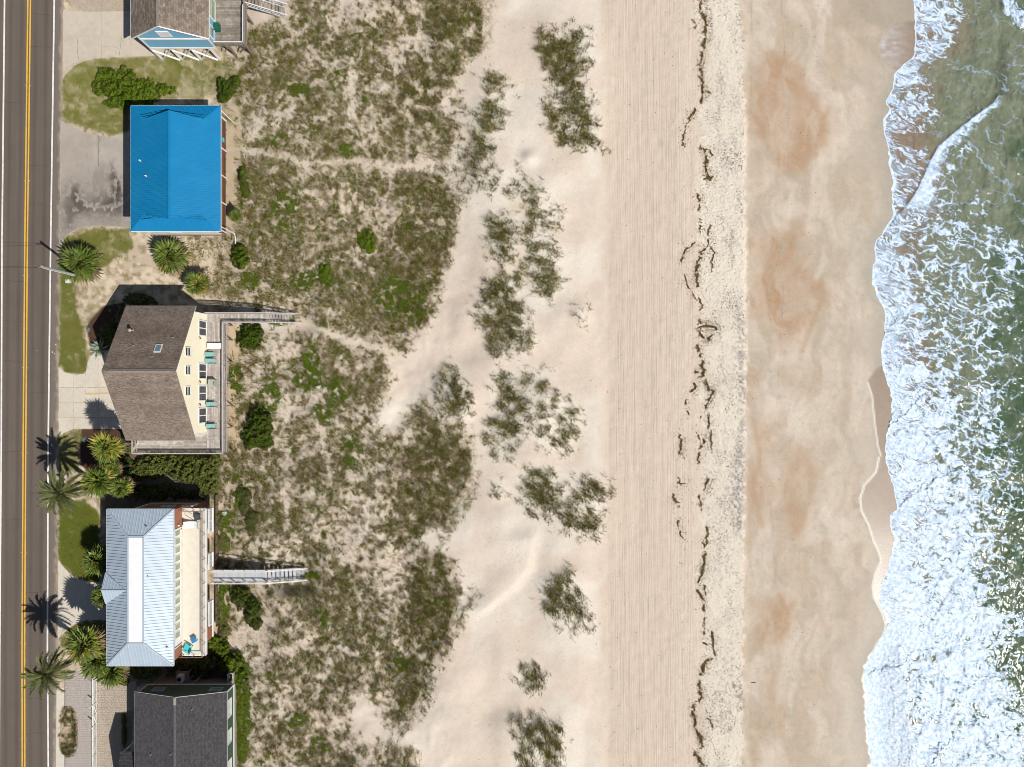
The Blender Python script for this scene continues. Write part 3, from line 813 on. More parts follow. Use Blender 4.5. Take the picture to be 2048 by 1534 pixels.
# ------------------------------------------------------------------ sea
FRONT = [(2004,180),(1990,205),(1962,224),(1932,248),(1902,272),(1878,293),(1864,318),(1851,346),(1837,378),(1817,408),(1792,436)]
def build_sea():
    s = np.concatenate([np.arange(0, 345, 1.5), 345 + (12000 - 345) * np.linspace(0, 1, 24)[1:] ** 2.2])
    vs = axis(-9000, -20, 1556, 11000, 1.5, 16)
    V, Sg = np.meshgrid(vs, s, indexing='ij')
    sh = shore(V)
    U = sh + Sg
    z0 = gz(U, V)
    n1 = fbm(U / 60., V / 60., 4, 81); n2 = fbm(U / 14., V / 14., 3, 82)
    # flow-aligned, warped coordinates
    wu = U + (fbm(U / 26., V / 26., 3, 83) - .5) * 30; wv = V + (fbm(U / 26., V / 26., 3, 84) - .5) * 30
    ang = 0.35
    ca, sa = math.cos(ang), math.sin(ang)
    a = wu * ca + wv * sa; b = -wu * sa + wv * ca
    nearsh = 1 - sstep(30, 110, Sg)
    f1, f2 = worley(a / 27., b / 18., 85); big = .5 * (1 - np.clip((f2 - f1) * 1.7, 0, 1)) + .5 * np.clip((f1 - .1) / .62, 0, 1)
    f1, f2 = worley(a / 11. + .3, b / 6.0, 86); med = .5 * (1 - np.clip((f2 - f1) * 1.6, 0, 1)) + .5 * np.clip((f1 - .1) / .62, 0, 1)
    f1, f2 = worley(a / 5.0, b / 2.8, 87); sml = 1 - np.clip((f2 - f1) * 1.5, 0, 1)
    fine = fbm(a / 9., b / 2.6, 3, 88)
    strk = fbm(a / 20., b / 2.4, 4, 99); sheet = fbm(wu / 48., wv / 70., 3, 100)
    # breaking bore
    fu = np.array([q[0] for q in FRONT][::-1], float); fv = np.array([q[1] for q in FRONT][::-1], float)
    bd = np.full(U.shape, 1e3); sel = (V > 190) & (V < 455) & (U > 1770) & (U < 2010)
    side = np.zeros(U.shape)
    us_, vs_ = U[sel], V[sel]; d = np.full(us_.shape, 1e9); sg = np.zeros(us_.shape)
    for i in range(len(FRONT) - 1):
        ax, ay = FRONT[i]; bx, by = FRONT[i + 1]; ex, ey = bx - ax, by - ay
        t = np.clip(((us_ - ax) * ex + (vs_ - ay) * ey) / (ex * ex + ey * ey), 0, 1)
        dd = np.hypot(us_ - ax - t * ex, vs_ - ay - t * ey)
        cr = ex * (vs_ - ay) - ey * (us_ - ax)
        sg = np.where(dd < d, np.sign(cr), sg); d = np.minimum(d, dd)
    bd[sel] = d * -sg        # positive on the seaward (right/below) side
    # foam cover wanted at each place
    K = [-300, 0, 60, 100, 120, 150, 200, 235, 255, 275, 300, 420, 450, 500, 560, 620, 700, 800, 900, 1000, 1100, 1200, 1300, 1400, 1534, 1800]
    dense_w = np.interp(V, K, [80, 92, 88, 64, 52, 62, 84, 80, 60, 14, 4, 4, 40, 60, 80, 110, 130, 140, 155, 180, 190, 215, 250, 300, 340, 350])
    lace_w = np.interp(V, K, [30, 12, 10, 14, 14, 20, 60, 70, 60, 30, 10, 20, 190, 260, 220, 170, 130, 110, 110, 90, 60, 50, 45, 40, 40, 40])
    lvl = np.interp(V, K, [.74, .76, .78, .78, .76, .66, .62, .60, .5, .3, .2, .2, .62, .62, .66, .72, .76, .78, .82, .86, .90, .94, .96, .965, .97, .97])
    ed = (n2 - .5) * 46 + (n1 - .5) * 40
    D = lvl * (1 - sstep(dense_w - 26, dense_w + 26, Sg + ed))
    D = np.maximum(D, 0.44 * (1 - sstep(dense_w + lace_w - 50, dense_w + lace_w + 20, Sg + ed * 1.3)))
    D = np.maximum(D, 0.055 + 0.10 * (n1 - .5))
    hole = sstep(.56, .74, fbm(wu / 34., wv / 22., 3, 89))
    D = np.where(D > .14, D + (sheet - .5) * .55 + (fbm(wu / 17., wv / 12., 3, 209) - .5) * .45, D)
    D = D - hole * 0.22 * sstep(40, 90, Sg) * (D > .12)
    # quiet brown-green pools
    for p, am in (([(1925,60),(2060,60),(2000,150),(1985,205),(1930,250),(1900,275),(1870,215),(1880,160),(1890,110)], .22),
              ([(1870,300),(1920,270),(2000,210),(2100,200),(2100,420),(1960,400),(1875,390)], .22)):
        D = D - am * pmask(U, V, p, 12, (n2 - .5) * 20)
    D = D + .40 * pmask(U, V, [(1780,290),(1868,296),(1848,345),(1812,408),(1788,436)], 8, (n2 - .5) * 14) * (.4 + .9 * n2)
    bs = (bd > 0) & (bd < 400)
    D = np.maximum(D, np.where(bs, np.interp(V, [200, 290, 360, 440, 470], [.3, .5, .62, .66, .4]) * np.exp(-np.clip(bd, 0, 400) / np.interp(V, [200, 290, 360, 440], [14, 26, 44, 80])), 0))
    D = np.where(D <= .16, D * (.05 + 2.4 * sstep(.48, .72, fbm(wu / 40., wv / 30., 3, 211))), D)
    D = np.clip(D, .004, .985)
    def rankn(p):
        q = np.linspace(0, 1, 400); s_ = np.quantile(p[:, :228][::3, ::2], q); return np.interp(p, s_, q)
    pat = rankn(np.maximum(big * 0.9, med * 0.75) + sml * 0.18 + (fine - .5) * 0.34 + (strk - .5) * .30)
    pat_s = rankn(0.25 * med + 0.30 * sml + (fine - .5) * 1.2 + (strk - .5) * 1.6)
    holes = rankn(fbm(a / 13., b / 6.5, 4, 207, .55) + (med - .5) * .10)
    soft = rankn(fbm(a / 22., b / 9., 5, 208, .6) + (strk - .5) * .35)
    hm = sstep(.42, .66, D + (n2 - .5) * .3)[...]
    p = pat * (1 - hm) + (holes * .6 + soft * .4) * hm
    m = np.clip(nearsh * 0.85, 0, 1)
    p = p * (1 - m) + (pat_s * .75 + soft * .25) * m
    p = rankn(p)
    thr = 1.0 - D
    foam = sstep(thr - .16, thr + .22, p)
    wash = (1 - sstep(14, 72, Sg + (n1 - .5) * 50)) * sstep(455, 520, V)
    foam = np.maximum(foam, wash * (.50 + .5 * fbm(a / 14., b / 3.2, 4, 215)))
    foam = np.maximum(foam, 0.42 * nearsh * sstep(.2, .5, D) * sstep(.3, .62, n2))
    foam = foam * (.86 + .14 * fbm(U / 3., V / 3., 2, 97))
    pits = sstep(.60, .74, fbm(a / 5.5, b / 2.6, 3, 213)) * sstep(.40, .60, fbm(wu / 30., wv / 22., 3, 214) + .06)
    foam = foam * (1 - .75 * pits)
    # bright lip of each swash sheet
    lipw = 2.2 + 3.5 * sstep(.5, .7, fbm(V / 40., V * 0 + 8., 2, 90))
    foam = np.maximum(foam, (1 - sstep(lipw - .8, lipw + 1.2, Sg)))
    wob = (n2 - .5) * 8
    bandw = np.interp(V, [205, 260, 330, 400, 440], [8, 15, 22, 38, 60])
    inb = sstep(-2.5, 0.5, bd + wob * .5) * (1 - sstep(bandw - 12, bandw + 8, bd + wob * 2 + (fbm(U / 6., V / 6., 3, 98) - .5) * 22)) * (1 - sstep(395, 440, V + wob))
    foam = np.maximum(foam, inb * np.clip(0.50 + 0.8 * (fbm(U / 5., V / 5., 3, 91)), 0, 1))
    # other crests further out
    Uw = U + (fbm(U / 12., V / 12., 3, 205) - .5) * 26; Vw = V + (fbm(U / 12., V / 12., 3, 206) - .5) * 26
    for ln, w, st in (([(2004,-20),(2014,10),(2030,30),(2046,45)], 9, .95), ([(1920,260),(1975,330),(2010,370),(2050,420)], 2.6, .5), ([(1900,130),(1960,140),(2000,160),(2012,180)], 2.0, .5), ([(1850,800),(1930,805),(1985,790),(2030,760)], 2.5, .75),
                      ([(1795,1010),(1830,990),(1870,960),(1930,940)], 2.5, .8), ([(1770,660),(1796,655),(1830,632)], 2.0, .9), ([(1778,850),(1800,830),(1850,795)], 2.0, .9), ([(1740,1350),(1765,1338),(1800,1336)], 1.6, .8), ([(1920,1460),(1880,1500),(1860,1534)], 1.0, .0)):
        foam = np.maximum(foam, st * linemask(Uw, Vw, ln, w, 2.0) * np.clip(.3 + fbm(U / 4., V / 4., 2, 92) * 1.2, 0, 1))
    # sheet of smooth thin water low in the picture
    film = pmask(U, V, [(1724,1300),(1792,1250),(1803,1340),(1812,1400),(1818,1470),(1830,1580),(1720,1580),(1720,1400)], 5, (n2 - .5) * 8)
    glare_foam = np.clip(.66 + .34 * (1 - sstep(6, 46, Sg)) + (fbm(U / 3., V / 3., 3, 93) - .5) * .9, 0, 1)  # sun glare on the film painted as extra foam, whitest at the shore edge
    foam = foam * (1 - film) + film * glare_foam
    # water colour: brown over the shallow sand, olive then deep green further out
    sand_w = c3(.235, .180, .130); olive = c3(.165, .188, .128); deep = c3(.066, .108, .060); milky = c3(.205, .23, .165)
    t1 = sstep(40, 130, Sg + (n1 - .5) * 70); t2 = sstep(170, 300, Sg + (n1 - .5) * 170 + np.interp(V, [0, 300, 700, 900, 1300], [-20, -60, 0, 30, 30]))
    col = sand_w * (1 - t1[..., None]) + olive * t1[..., None]
    col = col * (1 - t2[..., None]) + deep * t2[..., None]
    mk = sstep(.48, .72, fbm(U / 30., V / 30., 4, 94)) * (1 - t2 * .4)
    col = col * (1 - .6 * mk[..., None]) + milky * .6 * mk[..., None]
    dk = pmask(U, V, [(2000,80),(2012,90),(2022,200),(2005,190),(1985,205),(1930,248),(1990,190)], 8)
    col = col * (1 - .35 * dk[..., None])
    # surface height
    z = z0 + 0.012 + np.minimum(Sg, 400) * 0.0024 + np.clip(Sg - 400, 0, None) * 0.00095 * 0
    lvlsea = -0.30 + 0 * z
    z = np.where(Sg > 250, np.maximum(z, lvlsea), z)
    far = sstep(300, 400, Sg)
    z = z * (1 - far) + (-0.05) * far
    wv_ = (fbm(U / 22., V / 36., 3, 95) - .5) * 0.35 * sstep(20, 140, Sg) + (fbm(U / 5., V / 8., 2, 96) - .5) * 0.10 * sstep(10, 60, Sg)
    z = z + wv_ + 0.02 * foam * sstep(2, 20, Sg) + 0.11 * np.where(bd > 0, np.exp(-(bd / 26.) ** 2), np.exp(-(bd / 3.5) ** 2)) * sel
    for ln in ([(1798,1012),(1832,990),(1872,958),(1932,938)], [(1772,662),(1798,655),(1830,630)], [(1780,852),(1802,830),(1852,794),(1930,800)], [(1738,1350),(1766,1338),(1802,1336)], [(1920,1460),(1880,1500),(1856,1540)]):
        z = z + 0.16 * linemask(Uw, Vw, ln, 2.0, 3.5)
    z = z + 0.30 * linemask(U, V, [(2004,-20),(2014,10),(2030,30),(2046,45)], 10, 10)
    z = np.maximum(z, z0 + 0.008)
    k = S * (CAMH - z) / CAMH
    X = (U - 1024) * k; Y = (767 - V) * k
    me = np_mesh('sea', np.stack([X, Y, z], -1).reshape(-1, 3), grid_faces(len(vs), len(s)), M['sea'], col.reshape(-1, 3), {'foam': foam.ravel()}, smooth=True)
    o = link(bpy.data.objects.new('sea', me)); o['kind'] = 'structure'; o['label'] = 'olive green sea with white foam washing onto the beach'
    return o

# ------------------------------------------------------------------ road
RC_V = [-2200, -600, 0, 480, 900, 1300, 1534, 2200, 3800]; RC_U = [72, 66, 58.3, 52.2, 48.8, 46.6, 47.0, 50, 60]
RE_U = [140, 134, 127, 121.5, 116.5, 115.5, 112.5, 112, 118]
def road_u(v): return np.interp(v, RC_V, RC_U)
def ribbon(name, vs, ul, ur, z, mat, parent, steps=1, kind=None):
    n = len(vs); verts = []
    for j in range(n):
        for k in range(steps + 1):
            u = ul[j] + (ur[j] - ul[j]) * k / steps
            verts.append(P(u, vs[j], z))
    me = np_mesh(name, np.array(verts), grid_faces(n, steps + 1)[:, ::-1], mat)
    o = link(bpy.data.objects.new(name, me))
    if parent is not None: o.parent = parent
    if kind: o['kind'] = kind
    return o

RLAB = {170: 'level with the big spreading shrub', 361: 'level with the blue roof', 551: 'level with the utility box', 735: 'level with the brown roof ridge', 905: 'level with the yellowing palm', 1105: 'level with the smooth lawn', 1286: 'level with the rounded grass patch', 1478: 'level with the oval bed'}
def build_road():
    vs = np.concatenate([np.linspace(-9000, -60, 30), np.arange(-40, 1580, 4.0), np.linspace(1600, 11000, 30)])
    t = np.linspace(0, 1, 61)
    rc = road_u(vs); L = rc - 86; R = np.interp(vs, RC_V, RE_U)
    U = L[:, None] + (R - L)[:, None] * t[None, :]; V = np.repeat(vs[:, None], 61, 1)
    rag = (fbm(V[:, -1] / 8., V[:, -1] * 0, 3, 61) - .5) * 5.0
    U[:, -1] += rag; U[:, 0] -= rag
    lat = U - rc[:, None]
    base = c3(.133, .109, .091)
    br = 1 + (fbm(U / 9., V / 160., 4, 62) - .5) * .22 + (fbm(U / 30., V / 30., 3, 63) - .5) * .10
    for w0, dep in ((-14, .22), (-36, .20), (14, .20), (35, .24), (-25, .06), (25, .06)):
        br -= dep * np.exp(-((lat - w0) / 4.2) ** 2)
    col = base * br[..., None]
    sh = sstep(51, 54, lat); sh2 = sstep(-51, -54, lat)
    col = col * (1 - .55 * sh[..., None]) + c3(.20, .172, .148) * (.92 + .16 * (fbm(U / 5, V / 14, 3, 64))[..., None] - .08) * .55 * sh[..., None]
    dirt = sstep(9, 0, (R[:, None] - U) + (fbm(U / 6, V / 11, 3, 65) - .5) * 12) * .65
    col = col * (1 - dirt[..., None]) + c3(.42, .35, .27) * dirt[..., None]
    k = S * (CAMH - .006) / CAMH
    me = np_mesh('road', np.stack([(U - 1024) * k, (767 - V) * k, np.full(U.shape, .006)], -1).reshape(-1, 3), grid_faces(len(vs), 61), M['asphalt'], col.reshape(-1, 3))
    rd = link(bpy.data.objects.new('road', me)); rd['kind'] = 'structure'; rd['label'] = 'two lane asphalt road with double yellow centre line'
    for d in (-2.6, 2.6): ribbon('centre_line', vs, rc + d - 1.35, rc + d + 1.35, .011, M['line_y'], rd)
    wl = [50.8, 50.6, 50.2, 49.2, 47.4, 48.2, 49.6, 50, 50]
    off = np.interp(vs, RC_V, wl)
    ribbon('edge_line', vs, rc + off - 1.6, rc + off + 1.6, .011, M['line_w'], rd)
    ribbon('edge_line', vs, rc - off - 1.6 + 1, rc - off + 1.6 + 1, .011, M['line_w'], rd)
    cr = MB()
    r2 = random.Random(5)
    for v0 in (26, 95, 205, 330, 408, 560, 640, 720, 786, 905, 985, 1040, 1185, 1330, 1398, 1470):
        u = road_u(v0) - 44 if r2.random() < .5 else road_u(v0) + 4
        p = []; v = v0
        for i in range(12):
            p.append((u, v)); u += 3.6; v += r2.uniform(-1.3, 1.2)
        for a, b in zip(p[:-1], p[1:]):
            w = r2.uniform(.18, .42)
            cr.poly([P(a[0], a[1] + w, .009), P(b[0], b[1] + w, .009), P(b[0], b[1] - w, .009), P(a[0], a[1] - w, .009)])
    o = cr.build('road_crack', M['tar'], rd, 'stuff')
    for uu, v0, w, h in ((110.5, 688, 1.6, 2.2), (104, 703, 1.7, 2.6), (108, 706.5, 1.2, 1.6), (73, 700, 1.8, .9)):
        MB().poly([P(uu, v0 + h, .0105), P(uu + w, v0 + h * .9, .0105), P(uu + w * 1.1, v0, .0105), P(uu - .2, v0 + .2, .0105)]).build('paint_mark', M['line_w'], rd)
    for v in (170, 361, 551, 735, 905, 1105, 1286, 1478):
        for d in (-5.2, 5.4):
            x, y, _ = P(road_u(v) + d, v + (0 if d < 0 else .6), 0.02)
            t_ = thing('road_reflector', 'yellow reflector %s the double line, %s' % ('beyond' if d < 0 else 'on the house side of', RLAB[v]), 'reflector', (x, y, .01), 'raised reflectors along the centre line')
            MB().box(x - .05, x + .05, y - .05, y + .05, .010, .026).build('body', M['line_y'], t_)
            MB().box(x - .035, x + .035, y - .054, y - .0505, .013, .024).build('lens', M['white'], t_)
    return rd

# ------------------------------------------------------------------ driveways
def slab_sheet(parent, poly, ucuts, vcuts, mat, z=0.03, gap=.35, name='slab'):
    n = 0
    for u0, u1 in zip(ucuts[:-1], ucuts[1:]):
        q0 = clip_poly(poly, 0, u0 + gap, u1 - gap)
        if not q0: continue
        for v0, v1 in zip(vcuts[:-1], vcuts[1:]):
            q = clip_poly(q0, 1, v0 + gap, v1 - gap)
            if len(q) < 3: continue
            zz = z + random.uniform(-.006, .006)
            MB().prism([P(a, b, zz) for a, b in q], (0, 0, -zz - .05)).build(name, mat, parent); n += 1
    return n

def arc(cu, cv, r, a0, a1, n=8, rv=None):
    rv = rv or r
    return [(cu + r * math.cos(math.radians(a0 + (a1 - a0) * i / n)), cv + rv * math.sin(math.radians(a0 + (a1 - a0) * i / n))) for i in range(n + 1)]

def struct(name, label):
    o = bpy.data.objects.new(name, None); link(o); o['kind'] = 'structure'; o['label'] = label; return o

def flat(name, poly, z, mat, parent=None, kind=None, thick=.05):
    return MB().prism([P(a, b, z) for a, b in poly], (0, 0, -thick)).build(name, mat, parent, kind)

def build_drives():
    d = struct('driveway', 'cream concrete driveway with curved corner beside the blue gabled house')
    polyA = [(127, 18), (146, 22), (176, 23.5), (262, 22), (330, 22), (330, 108), (300, 112), (250, 113.5), (208, 115.5), (186, 118), (166, 123), (150, 131), (138, 142), (128, 153), (125, 156)]
    slab_sheet(d, polyA, [100, 203, 262, 296, 340], [0, 72, 170], M['concrete_w'])
    tan = [(128, -60), (330, -60), (330, 21), (262, 21), (205, 23), (176, 22.5), (158, 18), (146, 11), (139, 2), (134, -10)]
    flat('aggregate_patch', tan, .028, M['agg'], d)
    crk = MB()
    for ln in ([(154, 75), (156, 90), (155, 105), (158, 121)], [(204, 92), (215, 94), (226, 93), (240, 98)], [(243, 74), (241, 92), (238, 112)]):
        for a, b in zip(ln[:-1], ln[1:]): crk.poly([P(a[0] - .2, a[1], .037), P(b[0] - .2, b[1], .037), P(b[0] + .3, b[1], .037), P(a[0] + .3, a[1] - .3, .037)])
    crk.build('crack', M['tar'], d, 'stuff')
    d = struct('driveway', 'stained grey parking pad in front of the bright blue roof')
    polyB = [(121, 240), (140, 250), (160, 262), (185, 268), (205, 272), (228, 277), (244, 268), (262, 263), (300, 262), (300, 455), (240, 455), (205, 451), (172, 453), (146, 462), (133, 472), (126, 482), (119, 490)]
    flat('pad', polyB, .018, M['pad'], d)
    us = np.arange(117, 303, 1.0); vs = np.arange(238, 492, 1.0); VV, UU = np.meshgrid(vs, us, indexing='ij')
    sdm = polysd(UU.ravel(), VV.ravel(), polyB).reshape(UU.shape) + (fbm(UU / 5., VV / 5., 2, 301) - .5) * 3
    n1 = fbm(UU / 26., VV / 26., 4, 302); n2 = fbm(UU / 7., VV / 10., 4, 303); wu = UU + (n1 - .5) * 34; wv = VV + (n2 - .5) * 26
    cc = np.ones(UU.shape + (3,)) * c3(.385, .345, .305)
    cc = cc * (1 + ((n1 - .5) * .34 + (n2 - .5) * .22)[..., None])
    cc = cc * (1 - .22 * sstep(320, 400, VV + (n1 - .5) * 80))[..., None]
    def mx(cc, col, m): return cc * (1 - m[..., None]) + c3(*col) * m[..., None]
    cc = mx(cc, (.27, .225, .185), np.exp(-ell(wu, wv, 150, 300, 36, 60) ** 2) * .4)
    for (a, b, ru, rv, am) in ((228, 375, 9, 42, .85), (222, 410, 16, 20, .6), (150, 395, 14, 26, .75), (170, 418, 34, 13, .6), (196, 400, 20, 30, .35), (135, 440, 12, 26, .5), (200, 350, 20, 20, .25)):
        cc = mx(cc, (.062, .054, .047), np.exp(-ell(wu, wv, a, b, ru * 1.15, rv * 1.1) ** 2) * min(1, am * 1.25) * sstep(.26, .50, n2))
    arcd = np.abs(np.hypot(wu - 205, wv - 345) - 70); cc = mx(cc, (.46, .415, .37), np.exp(-(arcd / 3.) ** 2) * (VV > 385) * .5)
    cc = mx(cc, (.16, .15, .08), np.exp(-((UU + (n2 - .5) * 5 - 197) / 1.3) ** 2) * (VV < 335) * .7)
    ff = grid_faces(len(vs), len(us)); ff = ff[sdm.ravel()[ff].min(1) > 0]
    k_ = S * (CAMH - .024) / CAMH
    o = link(bpy.data.objects.new('worn_surface', np_mesh('worn_surface', np.stack([(UU - 1024) * k_, (767 - VV) * k_, np.full(UU.shape, .024)], -1).reshape(-1, 3), ff, M['asphalt'], cc.reshape(-1, 3)))); o.parent = d
    d = struct('driveway', 'pale concrete driveway in front of the pale yellow house')
    polyC = [(117, 734), (131, 745), (150, 749), (166, 748), (172, 742), (174, 728), (181, 712), (196, 702), (262, 700), (262, 858), (163, 857.5), (150, 858), (139, 861), (128, 866), (118, 872)]
    slab_sheet(d, polyC, [100, 147, 171, 196.5, 222, 265], [690, 775, 804.5, 835, 880], M['concrete'])
    MB().poly([P(170, 786, .038), P(222, 785, .038), P(222, 788, .038), P(172, 789.5, .038)]).build('rust_stain', M['ruststain'], d)
    d = struct('driveway', 'curved concrete driveway in front of the pale metal roof')
    polyD = [(117, 1120), (124, 1130), (140, 1148), (158, 1159), (180, 1164), (225, 1165), (225, 1240), (195, 1240), (172, 1240), (152, 1246), (138, 1256), (126, 1268), (116, 1278)]
    slab_sheet(d, polyD, [100, 128, 176, 230], [1100, 1300], M['concrete'])
    # paved forecourt, every stone its own block
    d = struct('driveway', 'paved forecourt of small grey and tan stones by the white fence')
    ap = [(113, 1376), (128, 1376), (128, 1560), (112, 1560)]
    slab_sheet(d, ap, [100, 140], [1300, 1420, 1465, 1510, 1570], M['concrete'], gap=.25)
    flat('sand_bed', [(128.5, 1345), (273, 1350), (273, 1380), (255, 1560), (128.5, 1560)], .012, M['bed'], d)
    for nm, mat, poly in (('grey_paving', M['paver_g'], [(129, 1356), (140, 1344), (152, 1338), (168, 1350), (182, 1362), (191, 1366), (191, 1560), (129, 1560)]),
                          ('tan_paving', M['paver_t'], [(192, 1364), (272, 1364), (272, 1420), (243, 1425), (243, 1500), (246, 1560), (192, 1560)])):
        mb = MB(); r2 = random.Random(3)
        pu = np.arange(128, 274, 3.6); row = 0
        pp = np.array(poly)
        v = 1330.0
        while v < 1562:
            off = 1.8 * (row % 2)
            for u in pu:
                w = 3.6
                cu, cv = u + off + w / 2, v + 1.7
                if polysd(np.array([cu]), np.array([cv]), poly)[0] < 1.2: continue
                if polysd(np.array([cu]), np.array([cv]), ISLAND)[0] > -2: continue
                z = .03 + r2.uniform(-.008, .008); g = .22
                tl = r2.uniform(-.004, .004)
                q = [P(u + off + g, v + 3.4 - g, z + tl), P(u + off + w - g, v + 3.4 - g, z - tl), P(u + off + w - g, v + g, z - tl), P(u + off + g, v + g, z + tl)]
                mb.prism(q, (0, 0, -.03))
            v += 3.4; row += 1
        mb.build(nm, mat, d, 'stuff')
    b = struct('flower_bed', 'oval bed of dry grass edged by the grey paving')
    flat('soil', ISLAND, .05, M['soil'], b)

M['agg'] = plain('tan_aggregate', (0.40, 0.335, 0.255), 0.9, var=0.18, scale=2.5, dirt=(0.31, 0.25, 0.18), dscale=0.5)
M['pad'] = plain('stained_grey_pad', (0.40, 0.365, 0.325), 0.9, var=0.16, scale=1.9, dirt=(0.085, 0.075, 0.066), dscale=0.30)
M['bed'] = plain('sand_joint', (0.26, 0.22, 0.18), 0.95)
M['soil'] = plain('dry_soil', (0.42, 0.33, 0.22), 0.95, var=0.3, scale=3)
M['ruststain'] = plain('rust_stain', (0.56, 0.38, 0.17), 0.85, var=0.2)

build_ground()
build_sea()
build_road()
build_drives()
# ------------------------------------------------------------------ building parts
def window(root, face, pos, a0, a1, z0, z1, frame_mat, glass_mats, split='h', parts=2, fw=0.09, depth=0.06, name='window'):
    """window in a wall facing 'E','W','N','S' whose outer surface is at x or y = pos; a = along-wall range"""
    sgn = {'E': 1, 'N': 1, 'W': -1, 'S': -1}[face]; alongy = face in 'EW'
    def bx(mb, p0, p1, b0, b1, c0, c1):
        lo, hi = sorted((pos + sgn * p0, pos + sgn * p1))
        if alongy: mb.box(lo, hi, b0, b1, c0, c1)
        else: mb.box(b0, b1, lo, hi, c0, c1)
    f = MB()
    bx(f, -.02, depth, a0, a1, z0, z0 + fw); bx(f, -.02, depth, a0, a1, z1 - fw, z1)
    bx(f, -.02, depth, a0, a0 + fw, z0 + fw, z1 - fw); bx(f, -.02, depth, a1 - fw, a1, z0 + fw, z1 - fw)
    for i in range(1, parts):
        if split == 'v':
            m = a0 + (a1 - a0) * i / parts; bx(f, -.02, depth - .015, m - fw * .4, m + fw * .4, z0 + fw, z1 - fw)
        else:
            m = z0 + (z1 - z0) * i / parts; bx(f, -.02, depth - .015, a0 + fw, a1 - fw, m - fw * .4, m + fw * .4)
    w = f.build(name, frame_mat, root)
    for i in range(parts):
        g = MB()
        if split == 'v':
            b0 = a0 + (a1 - a0) * i / parts; b1 = a0 + (a1 - a0) * (i + 1) / parts
            bx(g, -.015, .018, b0 + fw * .5, b1 - fw * .5, z0 + fw * .6, z1 - fw * .6)
        else:
            b0 = z0 + (z1 - z0) * i / parts; b1 = z0 + (z1 - z0) * (i + 1) / parts
            bx(g, -.015, .018, a0 + fw * .6, a1 - fw * .6, b0 + fw * .5, b1 - fw * .5)
        g.build('pane', glass_mats[i % len(glass_mats)], w)
    return w

def vent_pipe(root, x, y, z, h=.45, r=.07, mat=None, cap=False):
    mb = MB().tube([(x, y, z - .1), (x, y, z + h)], r, 8)
    p = mb.build('vent_pipe', mat or M['galv'], root)
    if cap: MB().tube([(x, y, z + h), (x, y, z + h + .12)], r * 2.2, 10, r * 1.2).build('cap', mat or M['galv'], p)
    MB().tube([(x, y, z - .05), (x, y, z + .06)], r * 2.0, 8, r * 1.2).build('flashing', M['galv'], p)
    return p

def clap_wall(mb, pts, along, out, exp=0.2):
    """lapped boards over a vertical wall polygon"""
    pl = Plane(pts, along, out); t0, t1 = pl.rng(1); n = max(1, int((t1 - t0) / exp))
    o = np.array(out, float)
    for i in range(n):
        a = t0 + (t1 - t0) * i / n; b = t0 + (t1 - t0) * (i + 1) / n
        q = clip_poly(pl.p2, 1, a, b)
        if len(q) < 3: continue
        P3 = [np.array(pl.to3(k)) for k in q]
        mb.poly([tuple(p + o * (.03 if abs(k[1] - a) < 1e-4 else .008)) for p, k in zip(P3, q)])
        lo = sorted([k for k in q if abs(k[1] - a) < 1e-4])
        if len(lo) >= 2:
            A, B = np.array(pl.to3(lo[0])), np.array(pl.to3(lo[-1]))
            mb.poly([tuple(A), tuple(B), tuple(B + o * .03), tuple(A + o * .03)])

def batten_wall(mb, pts, along, out, pitch=.4):
    pl = Plane(pts, along, out); o = np.array(out, float)
    s0, s1 = pl.rng(0)
    for s in np.arange(s0 + pitch / 2, s1, pitch):
        q = clip_poly(pl.p2, 0, s - .025, s + .025)
        if len(q) >= 3: mb.prism([tuple(np.array(pl.to3(k)) + o * .03) for k in q], tuple(-o * .03))

def railing(root, a, b, z, h=1.0, rail_mat=None, post_mat=None, every=1.8, pickets=True, pitch=.14, prail=.14, base=0.12, dz=0.0):
    """straight railing from a to b (x, y), floor height z at a and z+dz at b"""
    rail_mat = rail_mat or M['rail']; post_mat = post_mat or rail_mat
    a = np.array(a, float); b = np.array(b, float); L = np.linalg.norm(b - a); n = max(1, int(round(L / every)))
    zz = lambda t: z + dz * t
    A = (a[0], a[1], z + h); B = (b[0], b[1], z + dz + h)
    MB().bar(A, B, prail, .05).build('top_rail', rail_mat, root)
    MB().bar((a[0], a[1], z + base), (b[0], b[1], z + dz + base), .05, .09).build('bottom_rail', rail_mat, root)
    for i in range(n + 1):
        t = i / n; p = a + (b - a) * t
        boxobj('post', (p[0], p[1], zz(t) + h / 2 - .14), (.1, .1, h + .22), post_mat, root)
    if pickets:
        mb = MB(); m = int(L / pitch)
        for i in range(m):
            t = (i + .5) / m; p = a + (b - a) * t
            mb.box(p[0] - .02, p[0] + .02, p[1] - .02, p[1] + .02, zz(t) + base + .046, zz(t) + h - .026)
        mb.build('pickets', rail_mat, root, 'stuff')

